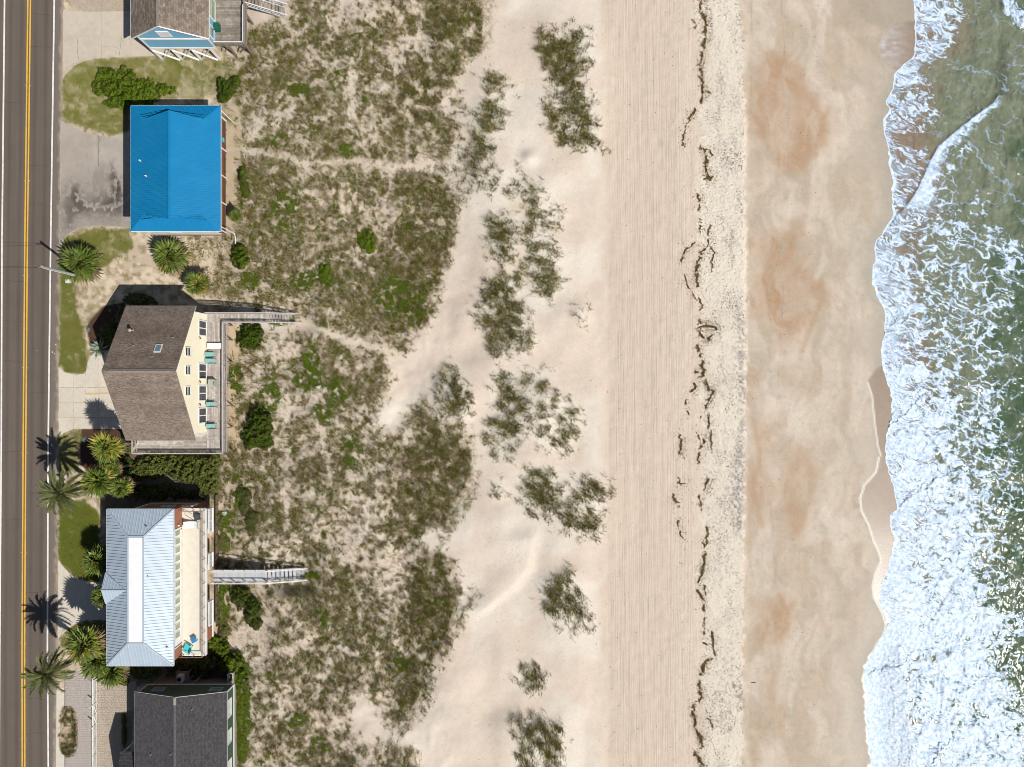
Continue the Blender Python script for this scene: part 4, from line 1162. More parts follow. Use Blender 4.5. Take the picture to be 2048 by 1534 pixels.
def planks(root, x0, x1, y0, y1, z, direction, mat, w=.14, gap=.012, th=.04, maxlen=3.6, name='plank', z1=None):
    """deck boards, each its own object (alike boards share a mesh)"""
    r2 = random.Random(int(abs(x0 * 7 + y0 * 13)))
    span = (y1 - y0) if direction == 'x' else (x1 - x0)
    n = int(span / (w + gap)); pitch = span / n
    for i in range(n):
        c = (y0 if direction == 'x' else x0) + pitch * (i + .5)
        l0, l1 = (x0, x1) if direction == 'x' else (y0, y1)
        L = l1 - l0
        k = max(1, int(math.ceil(L / maxlen))); cuts = [l0]
        if k > 1:
            off = (i % 3 - 1) * maxlen * .22
            cuts += [l0 + L * j / k + off for j in range(1, k)]
        cuts.append(l1)
        for s0, s1 in zip(cuts[:-1], cuts[1:]):
            d = s1 - s0 - .008; m = (s0 + s1) / 2; zr = z + r2.uniform(-.004, .004)
            if direction == 'x': boxobj(name, (m, c, zr - th / 2), (d, pitch - gap, th), mat, root)
            else: boxobj(name, (c, m, zr - th / 2), (pitch - gap, d, th), mat, root)

def ribs(mb, pl, pitch, w=.05, h=.035, poly=None):
    s0, s1 = pl.rng(0)
    for s in np.arange(s0 + pitch * .5, s1, pitch):
        q = clip_poly(poly or pl.p2, 0, s - w / 2, s + w / 2)
        if len(q) >= 3: mb.prism([pl.to3(k, h) for k in q], tuple(-pl.n * h))

# ------------------------------------------------------------------ A: blue house with brown shingles at the top of the view
def house_a():
    r = thing('beach_house', 'sky blue gabled beach house on white braced posts under a weathered brown shingle roof', 'house', (-44.5, 52, 0))
    xe, xw, ye, zr, ze = -39.35, -49.45, 44.8, 10.6, 7.3; xr = -44.35; yn = 68.0
    mb = MB()
    shingle_plane(mb, [(xw, yn, ze), (xw, ye, ze), (xr, ye - .02, zr), (xr, yn, zr)], (0, -1, 0), .2)
    shingle_plane(mb, [(xe, ye, ze), (xe, yn, ze), (xr, yn, zr), (xr, ye - .02, zr)], (0, 1, 0), .2)
    roof = mb.build('roof', M['shin_a'], r)
    MB().prism([(xr - .16, ye, zr + .02), (xr + .16, ye, zr + .02), (xr + .16, yn, zr + .02), (xr - .16, yn, zr + .02)], (0, 0, .03)).build('ridge_cap', M['shin_e2'], roof)
    t = MB()
    t.bar((xw, ye - .03, ze - .06), (xr, ye - .03, zr - .06), .05, .22, (0, 1, 0)); t.bar((xe, ye - .03, ze - .06), (xr, ye - .03, zr - .06), .05, .22, (0, 1, 0))
    t.box(xw - .05, xw - .003, ye, yn, ze - .16, ze + .02); t.box(xe + .003, xe + .05, ye, yn, ze - .16, ze + .02)
    t.build('fascia', M['white'], roof)
    vent_pipe(r, -41.9, 47.6, 9.0, .35, .06)
    wx0, wx1, wy = -48.9, -40.0, 45.36
    body = MB().box(wx0, wx1, wy, yn, 3.5, 7.0)
    body.poly([(wx0, wy - .001, 7.0), (wx1, wy - .001, 7.0), (wx1, wy - .001, 7.3), (xr, wy - .001, 10.35), (wx0, wy - .001, 7.3)])
    wl = body.build('wall', M['blue_wall'], r)
    lo = MB(); batten_wall(lo, [(wx0, wy, 3.6), (wx1, wy, 3.6), (wx1, wy, 5.9), (wx0, wy, 5.9)], (1, 0, 0), (0, -1, 0), .3)
    batten_wall(lo, [(wx0, wy, 6.15), (wx1, wy, 6.15), (wx1, wy, 7.3), (xr, wy, 10.2), (wx0, wy, 7.3)], (1, 0, 0), (0, -1, 0), .3)
    lo.build('battens', M['blue_wall'], r, 'stuff')
    tr = MB()
    tr.box(wx0 - .1, wx1 + .1, wy - .12, wy - .002, 5.92, 6.14); tr.box(wx0 - .1, wx1 + .1, wy - .10, wy - .002, 3.35, 3.6)
    tr.box(wx0 - .1, wx0 + .14, wy - .09, wy - .003, 3.6, 7.2); tr.box(wx1 - .14, wx1 + .1, wy - .09, wy - .003, 3.6, 7.2)
    tr.build('corner_trim', M['white'], r)
    MB().box(-45.9, -44.3, wy - .14, wy - .04, 6.75, 8.15).build('gable_panel', M['white'], r)
    xs = [-48.9, -46.2, -43.5, -40.9]
    for x in xs: boxobj('pile', (x, wy, 1.65), (.24, .24, 3.4), M['white'], r)
    for x in xs: boxobj('pile', (x, wy + 6, 1.65), (.24, .24, 3.4), M['pile'], r)
    for i in range(3):
        x0, x1 = xs[i] + .16, xs[i + 1] - .16
        MB().bar((x0, wy - .15, .35), (x1, wy - .15, 3.2), .06, .24, (0, 1, 0)).build('cross_brace', M['white'], r)
        MB().bar((x1, wy - .22, .35), (x0, wy - .22, 3.2), .06, .24, (0, 1, 0)).build('cross_brace', M['white'], r)
    MB().box(wx0, wx1, wy, yn, 3.3, 3.5).build('floor', M['darkwood'], r)
    window(r, 'E', wx1, 48.6, 51.4, 3.75, 6.5, M['white'], [M['glass_green']], 'h', 2, .16)
    window(r, 'E', wx1, 46.0, 47.6, 4.1, 6.2, M['white'], [M['glass_blue']], 'h', 2, .14)
    window(r, 'E', wx1, 52.0, 54.6, 3.75, 6.5, M['white'], [M['glass_green']], 'h', 2, .16)
    # deck
    d = thing('wooden_deck', 'weathered grey deck with a faded blue streak behind the sky blue house', 'deck', (-38, 50, 3.6))
    planks(d, -40.0, -35.8, 45.6, 58.0, 3.6, 'x', M['plank_old'], .15, .012, .04, 5.0)
    MB().box(-39.9, -35.85, 45.66, 58, 3.3, 3.54).build('joists', M['darkwood'], d)
    railing(d, (-35.8, 58.0), (-35.8, 45.5), 3.6, 1.0, M['plank_rail'], None, 1.8, True, .14, .16)
    railing(d, (-35.9, 45.5), (-40.0, 45.5), 3.6, 1.0, M['plank_rail'], None, 1.4, True, .14, .16)
    MB().box(-36.02, -35.95, 45.7, 50.6, 4.60, 4.66).build('rail_cap', M['white'], d)
    MB().box(-39.9, -36.02, 45.62, 45.70, 4.60, 4.66).build('rail_cap', M['white'], d)
    for x, y in ((-36.0, 45.7), (-38.4, 45.7), (-36.0, 50), (-36.0, 55)): boxobj('pile', (x, y, 1.9), (.22, .22, 3.0), M['pile'], d)
    MB().bar((-36.0, 45.6, 3.3), (-37.4, 45.6, 1.7), .12).build('knee_brace', M['pile'], d); MB().bar((-38.4, 45.6, 3.3), (-39.4, 45.6, 1.9), .12).build('knee_brace', M['pile'], d)
    b = thing('storage_bin', 'small dark green storage bin on the weathered deck by the sky blue wall', 'bin', (-39.65, 47.85, 3.6))
    MB().box(-39.95, -39.3, 47.4, 48.3, 3.61, 4.35).build('body', M['green_bin'], b)
    MB().box(-39.98, -39.27, 47.37, 48.33, 4.36, 4.44).build('lid', M['green_bin'], b)
    stairs('weathered timber steps from the deck behind the sky blue house down to the dune', -35.7, 51.7, -31.2, 51.0, 3.6, 1.4, M['plank_old'], M['railw'], None, 0)

def stairs(label, x0, y0, x1, y1, ztop, width, tread, rail, walk_to=None, nwalk=0, rail_h=1.0, posts=1.2, stringer=None):
    """boardwalk (level to walk_to) followed by steps down to the sand; runs towards +x"""
    t = thing('boardwalk', label, 'boardwalk', (x0, y0, ztop))
    xs = x0
    hw = width / 2
    if walk_to is not None:
        planks(t, x0, walk_to, y0 - hw, y0 + hw, ztop, 'y', tread, .14, .014, .04, 9)
        for s in (-1, 1):
            railing(t, (x0, y0 + s * (hw + .05)), (walk_to, y0 + s * (hw + .05)), ztop, rail_h, rail, None, 1.6, tread is not M['composite'], .13, .13)
            MB().box(x0, walk_to, y0 + s * hw - .03, y0 + s * hw + .03, ztop - .28, ztop - .045).build('joist', stringer or M['darkwood'], t)
        for x in np.arange(x0 + .5, walk_to + .1, 2.2):
            for s in (-1, 1):
                u, v = UV(x, y0 + s * hw, 2.4); zg = gzs(u, v)
                if ztop - zg > .2: boxobj('pile', (x, y0 + s * (hw - .12), (ztop - .05 + zg - .4) / 2), (.14, .14, ztop - .05 - zg + .4), M['pile'], t)
        xs = walk_to
    u, v = UV(x1, y1, 2.6); zb = gzs(u, v) + .05
    n = max(4, int(round((ztop - zb) / .17))); dy = y1 - y0
    for i in range(n):
        f = (i + .5) / n; x = xs + (x1 - xs) * f; z = ztop - (ztop - zb) * (i + 1) / n + .03
        boxobj('tread', (x, y0 + dy * f, z - .02), ((x1 - xs) / n * .82, width, .045), tread, t)
    for s in (-1, 1):
        A = (xs, y0 + s * (hw + .05), ztop + rail_h); B = (x1 + .55, y1 + s * (hw + .05), zb + rail_h * .75)
        MB().bar(A, B, .13, .06).build('hand_rail', rail, t)
        MB().bar((xs, y0 + s * hw, ztop - .15), (x1, y1 + s * hw, zb - .05), .06, .28).build('stringer', stringer or rail, t)
        for f in (0.02, .36, .7, .98):
            x = xs + (x1 - xs) * f; zt = ztop - (ztop - zb) * f
            boxobj('post', (x, y0 + dy * f + s * (hw + .05), zt + rail_h * .42), (.09, .09, rail_h * 1.05), rail, t)
        MB().bar((xs, y0 + s * (hw + .05), ztop + rail_h * .5), (x1 + .3, y1 + s * (hw + .05), zb + rail_h * .35), .04, .10).build('mid_rail', rail, t)
    return t

# ------------------------------------------------------------------ B: house with the bright blue metal roof
def house_b():
    r = thing('beach_house', 'house under a bright blue ribbed metal roof with clipped gables', 'house', (-43.5, 28, 0))
    W, E, N, So, ze, zr = -49.4, -37.72, 36.0, 19.72, 7.5, 9.25
    xr = (W + E) / 2; run = xr - W; sl = (zr - ze) / run
    zat = lambda x: ze + (min(x - W, E - x)) * sl
    dh = 2.05                                # hip inset
    yNv, ySv = N - 2.05, So + 2.0            # where gable starts at the eaves corner of the hip
    xi = dh; zi = ze + xi * sl
    aN, aS = N - 1.35, So + 1.25             # apex of the projecting gable
    w = [(W, N, ze), (W, So, ze), (W + xi, ySv, zi), (xr, aS, zr), (xr, aN, zr), (W + xi, yNv, zi)]
    e = [(E, So, ze), (E, N, ze), (E - xi, yNv, zi), (xr, aN, zr), (xr, aS, zr), (E - xi, ySv, zi)]
    mb = MB()
    for pts, al in ((w, (0, -1, 0)), (e, (0, 1, 0))):
        pl = Plane(pts, al); mb.prism([pl.to3(k) for k in pl.p2], tuple(-pl.n * .05)); ribs(mb, pl, .30, .06, .055)
    # skirts
    for pts, al in (([(E, N, ze), (W, N, ze), (W + xi, yNv, zi), (W + xi + .7, yNv, zi + .0), (E - xi - .7, yNv, zi), (E - xi, yNv, zi)], (-1, 0, 0)),
                    ([(W, So, ze), (E, So, ze), (E - xi, ySv, zi), (W + xi, ySv, zi)], (1, 0, 0))):
        pl = Plane(pts, al); mb.prism([pl.to3(k) for k in pl.p2], tuple(-pl.n * .05)); ribs(mb, pl, .30, .06, .055)
    roof = mb.build('roof', M['blue_roof'], r)
    gb = MB()
    gb.poly([(W + xi + .3, yNv - .12, zi + .02), (E - xi - .3, yNv - .12, zi + .02), (xr, yNv - .12, zr - .05)])
    gb.poly([(W + xi + .3, ySv + .12, zi + .02), (E - xi - .3, ySv + .12, zi + .02), (xr, ySv + .12, zr - .05)])
    gb.build('gablet', M['blue_roof'], roof)
    rc = MB(); rc.bar((xr, aN, zr + .03), (xr, aS, zr + .03), .30, .05)
    for x, s in ((W, 1), (E, -1)):
        rc.bar((x, N, ze + .03), (x + s * xi, yNv, zi + .05), .16, .05); rc.bar((x, So, ze + .03), (x + s * xi, ySv, zi + .05), .16, .05)
        rc.bar((x + s * xi, yNv, zi + .04), (xr, aN, zr + .03), .12, .06); rc.bar((x + s * xi, ySv, zi + .04), (xr, aS, zr + .03), .12, .06)
    rc.build('ridge_cap', M['blue_roof'], roof)
    fa = MB().box(W - .03, W - .002, So, N, ze - .14, ze - .02).box(E + .002, E + .04, So, N, ze - .14, ze - .02).box(W, E, N + .002, N + .04, ze - .16, ze - .02).box(W, E, So - .06, So - .002, ze - .16, ze - .02)
    fa.build('gutter', M['white'], roof)
    for u, v in ((280, 321), (294, 353)):
        x, y, _ = P(u, v, 8.1); vent_pipe(r, x, y, zat(x), .35, .09, M['white'])
    MB().box(W + .6, E - 1.9, So + .6, N - .6, 2.6, 7.4).build('wall', M['white'], r)
    MB().box(W + .5, E - 1.4, So + .5, N - .5, 2.35, 2.6).build('floor', M['darkwood'], r)
    for x in (W + .8, xr, E - 2.0):
        for y in (So + .8, 24, 28, 32, N - .8): boxobj('pile', (x, y, 1.2), (.25, .25, 2.8), M['pile'], r)
    window(r, 'W', W + .6, 22, 23.6, 4, 5.6, M['white'], [M['glass']], 'h', 2); window(r, 'W', W + .6, 29, 30.6, 4, 5.6, M['white'], [M['glass']], 'h', 2)
    window(r, 'S', So + .6, -46, -44.4, 4, 5.6, M['white'], [M['glass']], 'h', 2)
    # sea side gallery
    d = thing('balcony', 'red brown timber balcony along the sea side of the bright blue roof', 'balcony', (-38.2, 28, 3.5))
    planks(d, -40.2, -38.75, So + .6, N - .6, 3.5, 'y', M['redplank'], .14, .012, .04, 4.2)
    railing(d, (-38.72, N - .6), (-38.72, So + .6), 3.5, 1.05, M['redwood'], M['redwood'], 1.7, True, .13, .2)
    for y in (31.3, 27.7, 24.1, 20.35, 35.4):
        boxobj('column', (-38.58, y, 5.45), (.13, .13, 3.9), M['white'], d)
    for y in (35.3, 20.3):
        dp = MB().tube([(-37.62, y, 7.4), (-37.62, y, 3.2)] + ([(-37.5, y - .6, 3.0), (-37.7, y - 1.3, 2.75)] if y < 30 else []), .06, 6)
        dp.build('downpipe', M['white'], d)
    tq = boxobj('towel', (-38.64, 32.6, 4.35), (.05, .55, .5), M['turq'], d)
    # landing on the far side
    l = thing('stair_landing', 'red brown timber stair landing at the shaded end of the bright blue roof', 'stairs', (-44, 36.8, 3))
    planks(l, -45.2, -42.6, 36.15, 37.3, 3.3, 'x', M['redplank'])
    railing(l, (-45.2, 37.3), (-42.9, 37.3), 3.3, 1.0, M['redwood'], None, 1.2)
    railing(l, (-45.2, 36.2), (-45.2, 37.3), 3.3, 1.0, M['redwood'], None, 1.2)
    MB().bar((-42.9, 37.3, 4.3), (-40.6, 37.0, 3.0), .12, .06).build('hand_rail', M['redwood'], l)
    for i in range(6): boxobj('tread', (-42.4 + i * .33, 36.7, 3.1 - i * .2), (.3, 1.0, .05), M['redwood'], l)
    for x in (-45.1, -42.8): boxobj('pile', (x, 37.2, 1.8), (.14, .14, 3.0), M['pile'], l)
    # things by the south wall
    c = thing('lounge_frame', 'white metal lounge frame lying by the palm below the bright blue roof', 'lounge chair', G(326, 473)); x, y, z = G(326, 473, .05)
    for dy in (-.3, .3): MB().tube([(x - .8, y + dy, z + .3), (x + .3, y + dy, z + .3), (x + .95, y + dy, z + .75)], .035, 6).build('side_rail', M['white'], c)
    for i in range(5): MB().tube([(x - .75 + i * .38, y - .3, z + .3 + max(0, i - 3) * .25), (x - .75 + i * .38, y + .3, z + .3 + max(0, i - 3) * .25)], .03, 6).build('cross_bar', M['white'], c)
    for dx in (-.6, .3):
        for dy in (-.3, .3): MB().tube([(x + dx, y + dy, z - .05), (x + dx, y + dy, z + .3)], .03, 6).build('leg', M['white'], c)
    x, y, z = G(348, 474, .06)
    hcoil = thing('hose_coil', 'coiled grey hose on the sand below the bright blue roof', 'hose', (x, y, z))
    pts = [(x + (.28 + .055 * (a / 6.28)) * math.cos(a), y + (.28 + .055 * (a / 6.28)) * math.sin(a), z + .02) for a in np.linspace(0, 31, 90)]
    MB().tube(pts, .028, 5).build('hose', M['galv'], hcoil)
    MB().tube([pts[-1], (x + .8, y - .2, z), (x + 1.2, y - .1, z)], .028, 5).build('nozzle', M['black'], hcoil)

# ------------------------------------------------------------------ C: pale yellow house
def house_c():
    r = thing('beach_house', 'pale yellow house with a steep brown shingle roof and one skylight', 'house', (-45.5, 1.4, 0))
    W, E, N, So, ze, zr = -49.98, -41.0, 10.07, -7.36, 7.5, 13.0
    yr = 1.52
    mb = MB()
    shingle_plane(mb, [(E, N, ze), (W, N, ze), (W, yr, zr), (E, yr, zr)], (-1, 0, 0))
    shingle_plane(mb, [(W, So, ze), (E, So, ze), (E, yr, zr), (W, yr, zr)], (1, 0, 0))
    roof = mb.build('roof', M['shin_c'], r)
    sN = (zr - ze) / (N - yr)
    # ridge vent: raised strip
    rv = MB(); x0, x1 = W + .75, E - .35
    rv.prism([(x0, yr + .30, zr - .30 * sN + .07), (x1, yr + .30, zr - .30 * sN + .07), (x1, yr, zr + .09), (x0, yr, zr + .09)], (0, 0, -.07))
    rv.prism([(x0, yr, zr + .09), (x1, yr, zr + .09), (x1, yr - .30, zr - .30 * sN + .07), (x0, yr - .30, zr - .30 * sN + .07)], (0, 0, -.07))
    rv.build('ridge_vent', M['shin_e2'], roof)
    tr = MB()
    for x, s in ((E, 1), (W, -1)):
        for ya in (N, So): tr.bar((x + s * .02, ya, ze - .05), (x + s * .02, yr, zr - .05), .03, .09, (1, 0, 0))
    tr.box(W, E, N + .002, N + .03, ze - .12, ze - .01).box(W, E, So - .03, So - .002, ze - .12, ze - .01)
    tr.build('fascia', M['shin_e2'], roof)
    MB().bar((E + .04, N - .05, ze - .08), (E + .04, N - .9, ze + .5), .03, .12, (1, 0, 0)).build('return_trim', M['white'], roof)
    zn = lambda y: ze + (N - y) * sN
    sk = thing  # skylight sits in the shaded roof face
    x, y, _ = P(318, 696, zn(4.6)); y = 4.35
    n = np.array((0, sN, 1.0)); n /= np.linalg.norm(n); u = np.array((0, -1, sN)); u /= np.linalg.norm(u)
    c0 = np.array((x, y, zn(y)))
    q = [c0 + np.array((dx, 0, 0)) + u * du + n * .12 for dx, du in ((-.42, -.6), (.42, -.6), (.42, .6), (-.42, .6))]
    s = MB().prism([tuple(p) for p in q], tuple(-n * .12)).build('skylight', M['white'], r)
    q2 = [c0 + np.array((dx, 0, 0)) + u * du + n * .128 for dx, du in ((-.33, -.5), (.33, -.5), (.33, .5), (-.33, .5))]
    MB().prism([tuple(p) for p in q2], tuple(-n * .02)).build('pane', M['glass_blue'], s)
    for (uu, vv, h, rr, cap) in ((265.5, 661, .75, .10, True), (347, 675.5, .4, .06, False), (267.5, 690.5, .3, .05, False), (305, 713.5, .3, .05, False)):
        y = 6.0
        for _ in range(6): y = (767 - vv) * S * (CAMH - zn(y)) / CAMH
        x = (uu - 1024) * S * (CAMH - zn(y)) / CAMH
        vent_pipe(r, x, y, zn(y), h, rr, M['tan_pipe'] if cap else M['galv'], cap)
    wx0, wx1, wy0, wy1 = -49.5, -41.2, -6.7, 9.3
    b = MB().box(wx0, wx1, wy0, wy1, .0, 7.5)
    b.poly([(wx1, wy0, 7.5), (wx1, wy1, 7.5), (wx1, yr, zr - .35)]); b.poly([(wx0, wy1, 7.5), (wx0, wy0, 7.5), (wx0, yr, zr - .35)])
    b.build('wall', M['yellow_wall'], r)
    cl = MB(); clap_wall(cl, [(wx1, wy0, 3.7), (wx1, wy1, 3.7), (wx1, wy1, 7.6), (wx1, yr, zr - .3), (wx1, wy0, 7.6)], (0, 1, 0), (1, 0, 0))
    cl.build('siding', M['yellow_wall'], r, 'stuff')
    ct = MB().box(wx1 - .02, wx1 + .05, wy0 - .06, wy0 + .1, 3.65, 7.4).box(wx1 - .02, wx1 + .05, wy1 - .1, wy1 + .05, 3.65, 7.4); ct.build('corner_trim', M['white'], r)
    for yc in (7.35, 1.62, -1.30, -4.25): window(r, 'E', wx1 + .02, yc - 1.08, yc + 1.08, 3.75, 6.25, M['white'], [M['glass']], 'v', 2, .16, .09, 'sliding_door')
    for yc in (4.05, 1.68, -.95): window(r, 'E', wx1 + .02, yc - .62, yc + .62, 8.5, 10.1, M['white'], [M['glass']], 'h', 2, .13, .08)
    for uu, vv in ((396, 676.5), (397.5, 764.5), (398, 810)):
        x, y, z = P(uu, vv, 5.9); l = MB().box(wx1 + .03, wx1 + .2, y - .1, y + .1, 5.75, 6.15).build('wall_lamp', M['black'], r)
        MB().prism([(wx1 + .03, y - .14, 6.153), (wx1 + .26, y - .14, 6.153), (wx1 + .26, y + .14, 6.153), (wx1 + .03, y + .14, 6.153)], (0, 0, .05)).build('shade', M['tan_pipe'], l)
    # deck
    d = thing('wooden_deck', 'long weathered grey deck wrapping the sea side of the pale yellow house', 'deck', (-40, 0, 3.6))
    planks(d, -41.18, -38.75, -7.6, 9.4, 3.6, 'y', M['plank'], .145, .014, .04, 4.2)
    planks(d, -50.6, -41.2, -9.2, -7.62, 3.6, 'x', M['plank'], .145, .014, .04, 4.2)
    planks(d, -41.18, -38.75, -9.2, -7.62, 3.602, 'y', M['plank'], .145, .014, .04, 4.2)
    planks(d, -43.2, -41.2, -7.6, -6.72, 3.6, 'x', M['plank'], .145, .014, .04, 4.2)
    MB().box(-41.15, -38.8, -9.15, 9.35, 3.25, 3.55).box(-50.55, -41.16, -9.15, -7.65, 3.25, 3.55).build('joists', M['darkwood'], d)
    railing(d, (-38.65, 8.05), (-38.65, -9.35), 3.6, 1.0, M['rail'], None, 2.0, True, .13, .2, -.35)
    railing(d, (-38.65, -9.35), (-50.75, -9.35), 3.6, 1.0, M['rail'], None, 1.85, True, .12, .16)
    railing(d, (-50.75, -9.35), (-50.75, -7.5), 3.6, 1.0, M['rail'], None, 1.8, True, .13, .14)
    sk = MB()
    for y in np.arange(-9.3, 8.0, .13): sk.box(-38.62, -38.59, y, y + .055, 2.7, 3.3)
    sk.build('skirt', M['rail'], d, 'stuff')
    for y in (-9.2, -6, -3, 0, 3, 6, 8): boxobj('pile', (-38.75, y, 2.2), (.15, .15, 2.7), M['pile'], d)
    for x in (-50.6, -47, -44): boxobj('pile', (x, -9.25, 1.6), (.15, .15, 3.6), M['pile'], d)
    stairs('weathered grey boardwalk and steps from the pale yellow house down to the dune', -38.7, 8.83, -29.75, 8.9, 3.6, 1.15, M['plank'], M['rail'], -33.1)
    planks(d, -41.18, -38.72, 8.25, 9.4, 3.604, 'y', M['plank'], .145, .014, .04, 4.2)
    railing(d, (-41.1, 9.45), (-38.7, 9.45), 3.6, 1.0, M['rail'], None, 1.2, True, .13, .13)
    # things on the deck
    def chair(loc, rot, label):
        c = thing('sling_chair', label, 'chair', loc, 'teal sling chairs on the long weathered deck')
        o = np.array(loc)
        MB().box(o[0] - .28, o[0] + .28, o[1] - .29, o[1] + .29, o[2] + .38, o[2] + .42).build('seat', M['teal'], c)
        MB().prism([tuple(o + np.array(k)) for k in ((-.27, -.29, .42), (-.27, .29, .42), (-.62, .29, 1.02), (-.62, -.29, 1.02))], (-.03, 0, -.01)).build('backrest', M['teal'], c)
        for s_ in (-1, 1):
            MB().tube([tuple(o + np.array(k)) for k in ((-.42, s_ * .34, .66), (.1, s_ * .34, .66), (.36, s_ * .34, .52), (.38, s_ * .34, .0))], .025, 6).build('armrest', M['black'], c)
            MB().tube([tuple(o + np.array(k)) for k in ((-.6, s_ * .31, 1.0), (-.26, s_ * .31, .40), (.3, s_ * .31, .40))], .022, 6).build('side_rail', M['black'], c)
            MB().tube([tuple(o + np.array(k)) for k in ((-.22, s_ * .31, .4), (-.45, s_ * .31, 0))], .022, 6).build('leg', M['black'], c)
        return c
    z = 3.605
    spots = [(-40.35, 3.90, 'teal sling chair on the deck beside the white bench'), (-40.35, 3.05, 'second teal sling chair from the white bench, next to the middle glass door'), (-40.25, -2.78, 'teal sling chair alone between the two lower glass doors of the pale yellow wall'), (-40.22, -5.72, 'teal sling chair at the lower corner of the pale yellow wall')]
    first = None
    for x, y, lab in spots:
        if first is None: first = chair((x, y, z), 0, lab)
        else:
            cpy = copy_tree(first); cpy.location = (x, y, z); cpy['label'] = lab
    t = thing('bench', 'white two panel bench standing across the weathered grey deck', 'bench', (-40, 5.0, z))
    for x0, x1 in ((-40.95, -40.12), (-40.10, -38.95)): MB().box(x0, x1, 4.68, 5.42, z + .42, z + .48).build('panel', M['white'], t)
    for x in (-40.85, -40.2, -39.1):
        for y in (4.75, 5.35): boxobj('leg', (x, y, z + .21), (.07, .07, .42), M['white'], t)
    g = thing('grill_box', 'covered grey green grill box by the middle glass doors', 'grill', (-40.2, .2, z))
    MB().box(-40.62, -39.82, -.42, .52, z + .0, z + .82).build('body', M['greygreen'], g)
    MB().prism([(-40.64, -.44, z + .823), (-39.8, -.44, z + .823), (-39.8, .54, z + .823), (-40.64, .54, z + .823)], (0, 0, .08)).build('lid', M['greygreen'], g)
    MB().box(-39.97, -39.9, -.18, .3, z + .906, z + .96).build('handle', M['black'], g)

M['shin_e2'] = plain('ridge_shingle', (0.22, 0.19, 0.165), 0.9, var=0.2)
M['shin_e3'] = plain('dark_ridge_shingle', (0.105, 0.10, 0.105), 0.9, var=0.2)
M['plank_rail'] = plain('weathered_brown_rails', (0.26, 0.225, 0.19), 0.85, var=0.22)
M['redplank'] = plankmat('red_brown_planks', (0.17, 0.085, 0.05), (0.11, 0.06, 0.04))
M['green_bin'] = plain('dark_green_plastic', (0.008, 0.10, 0.065), 0.5)
M['tan_pipe'] = plain('tan_painted_metal', (0.45, 0.33, 0.24), 0.6)

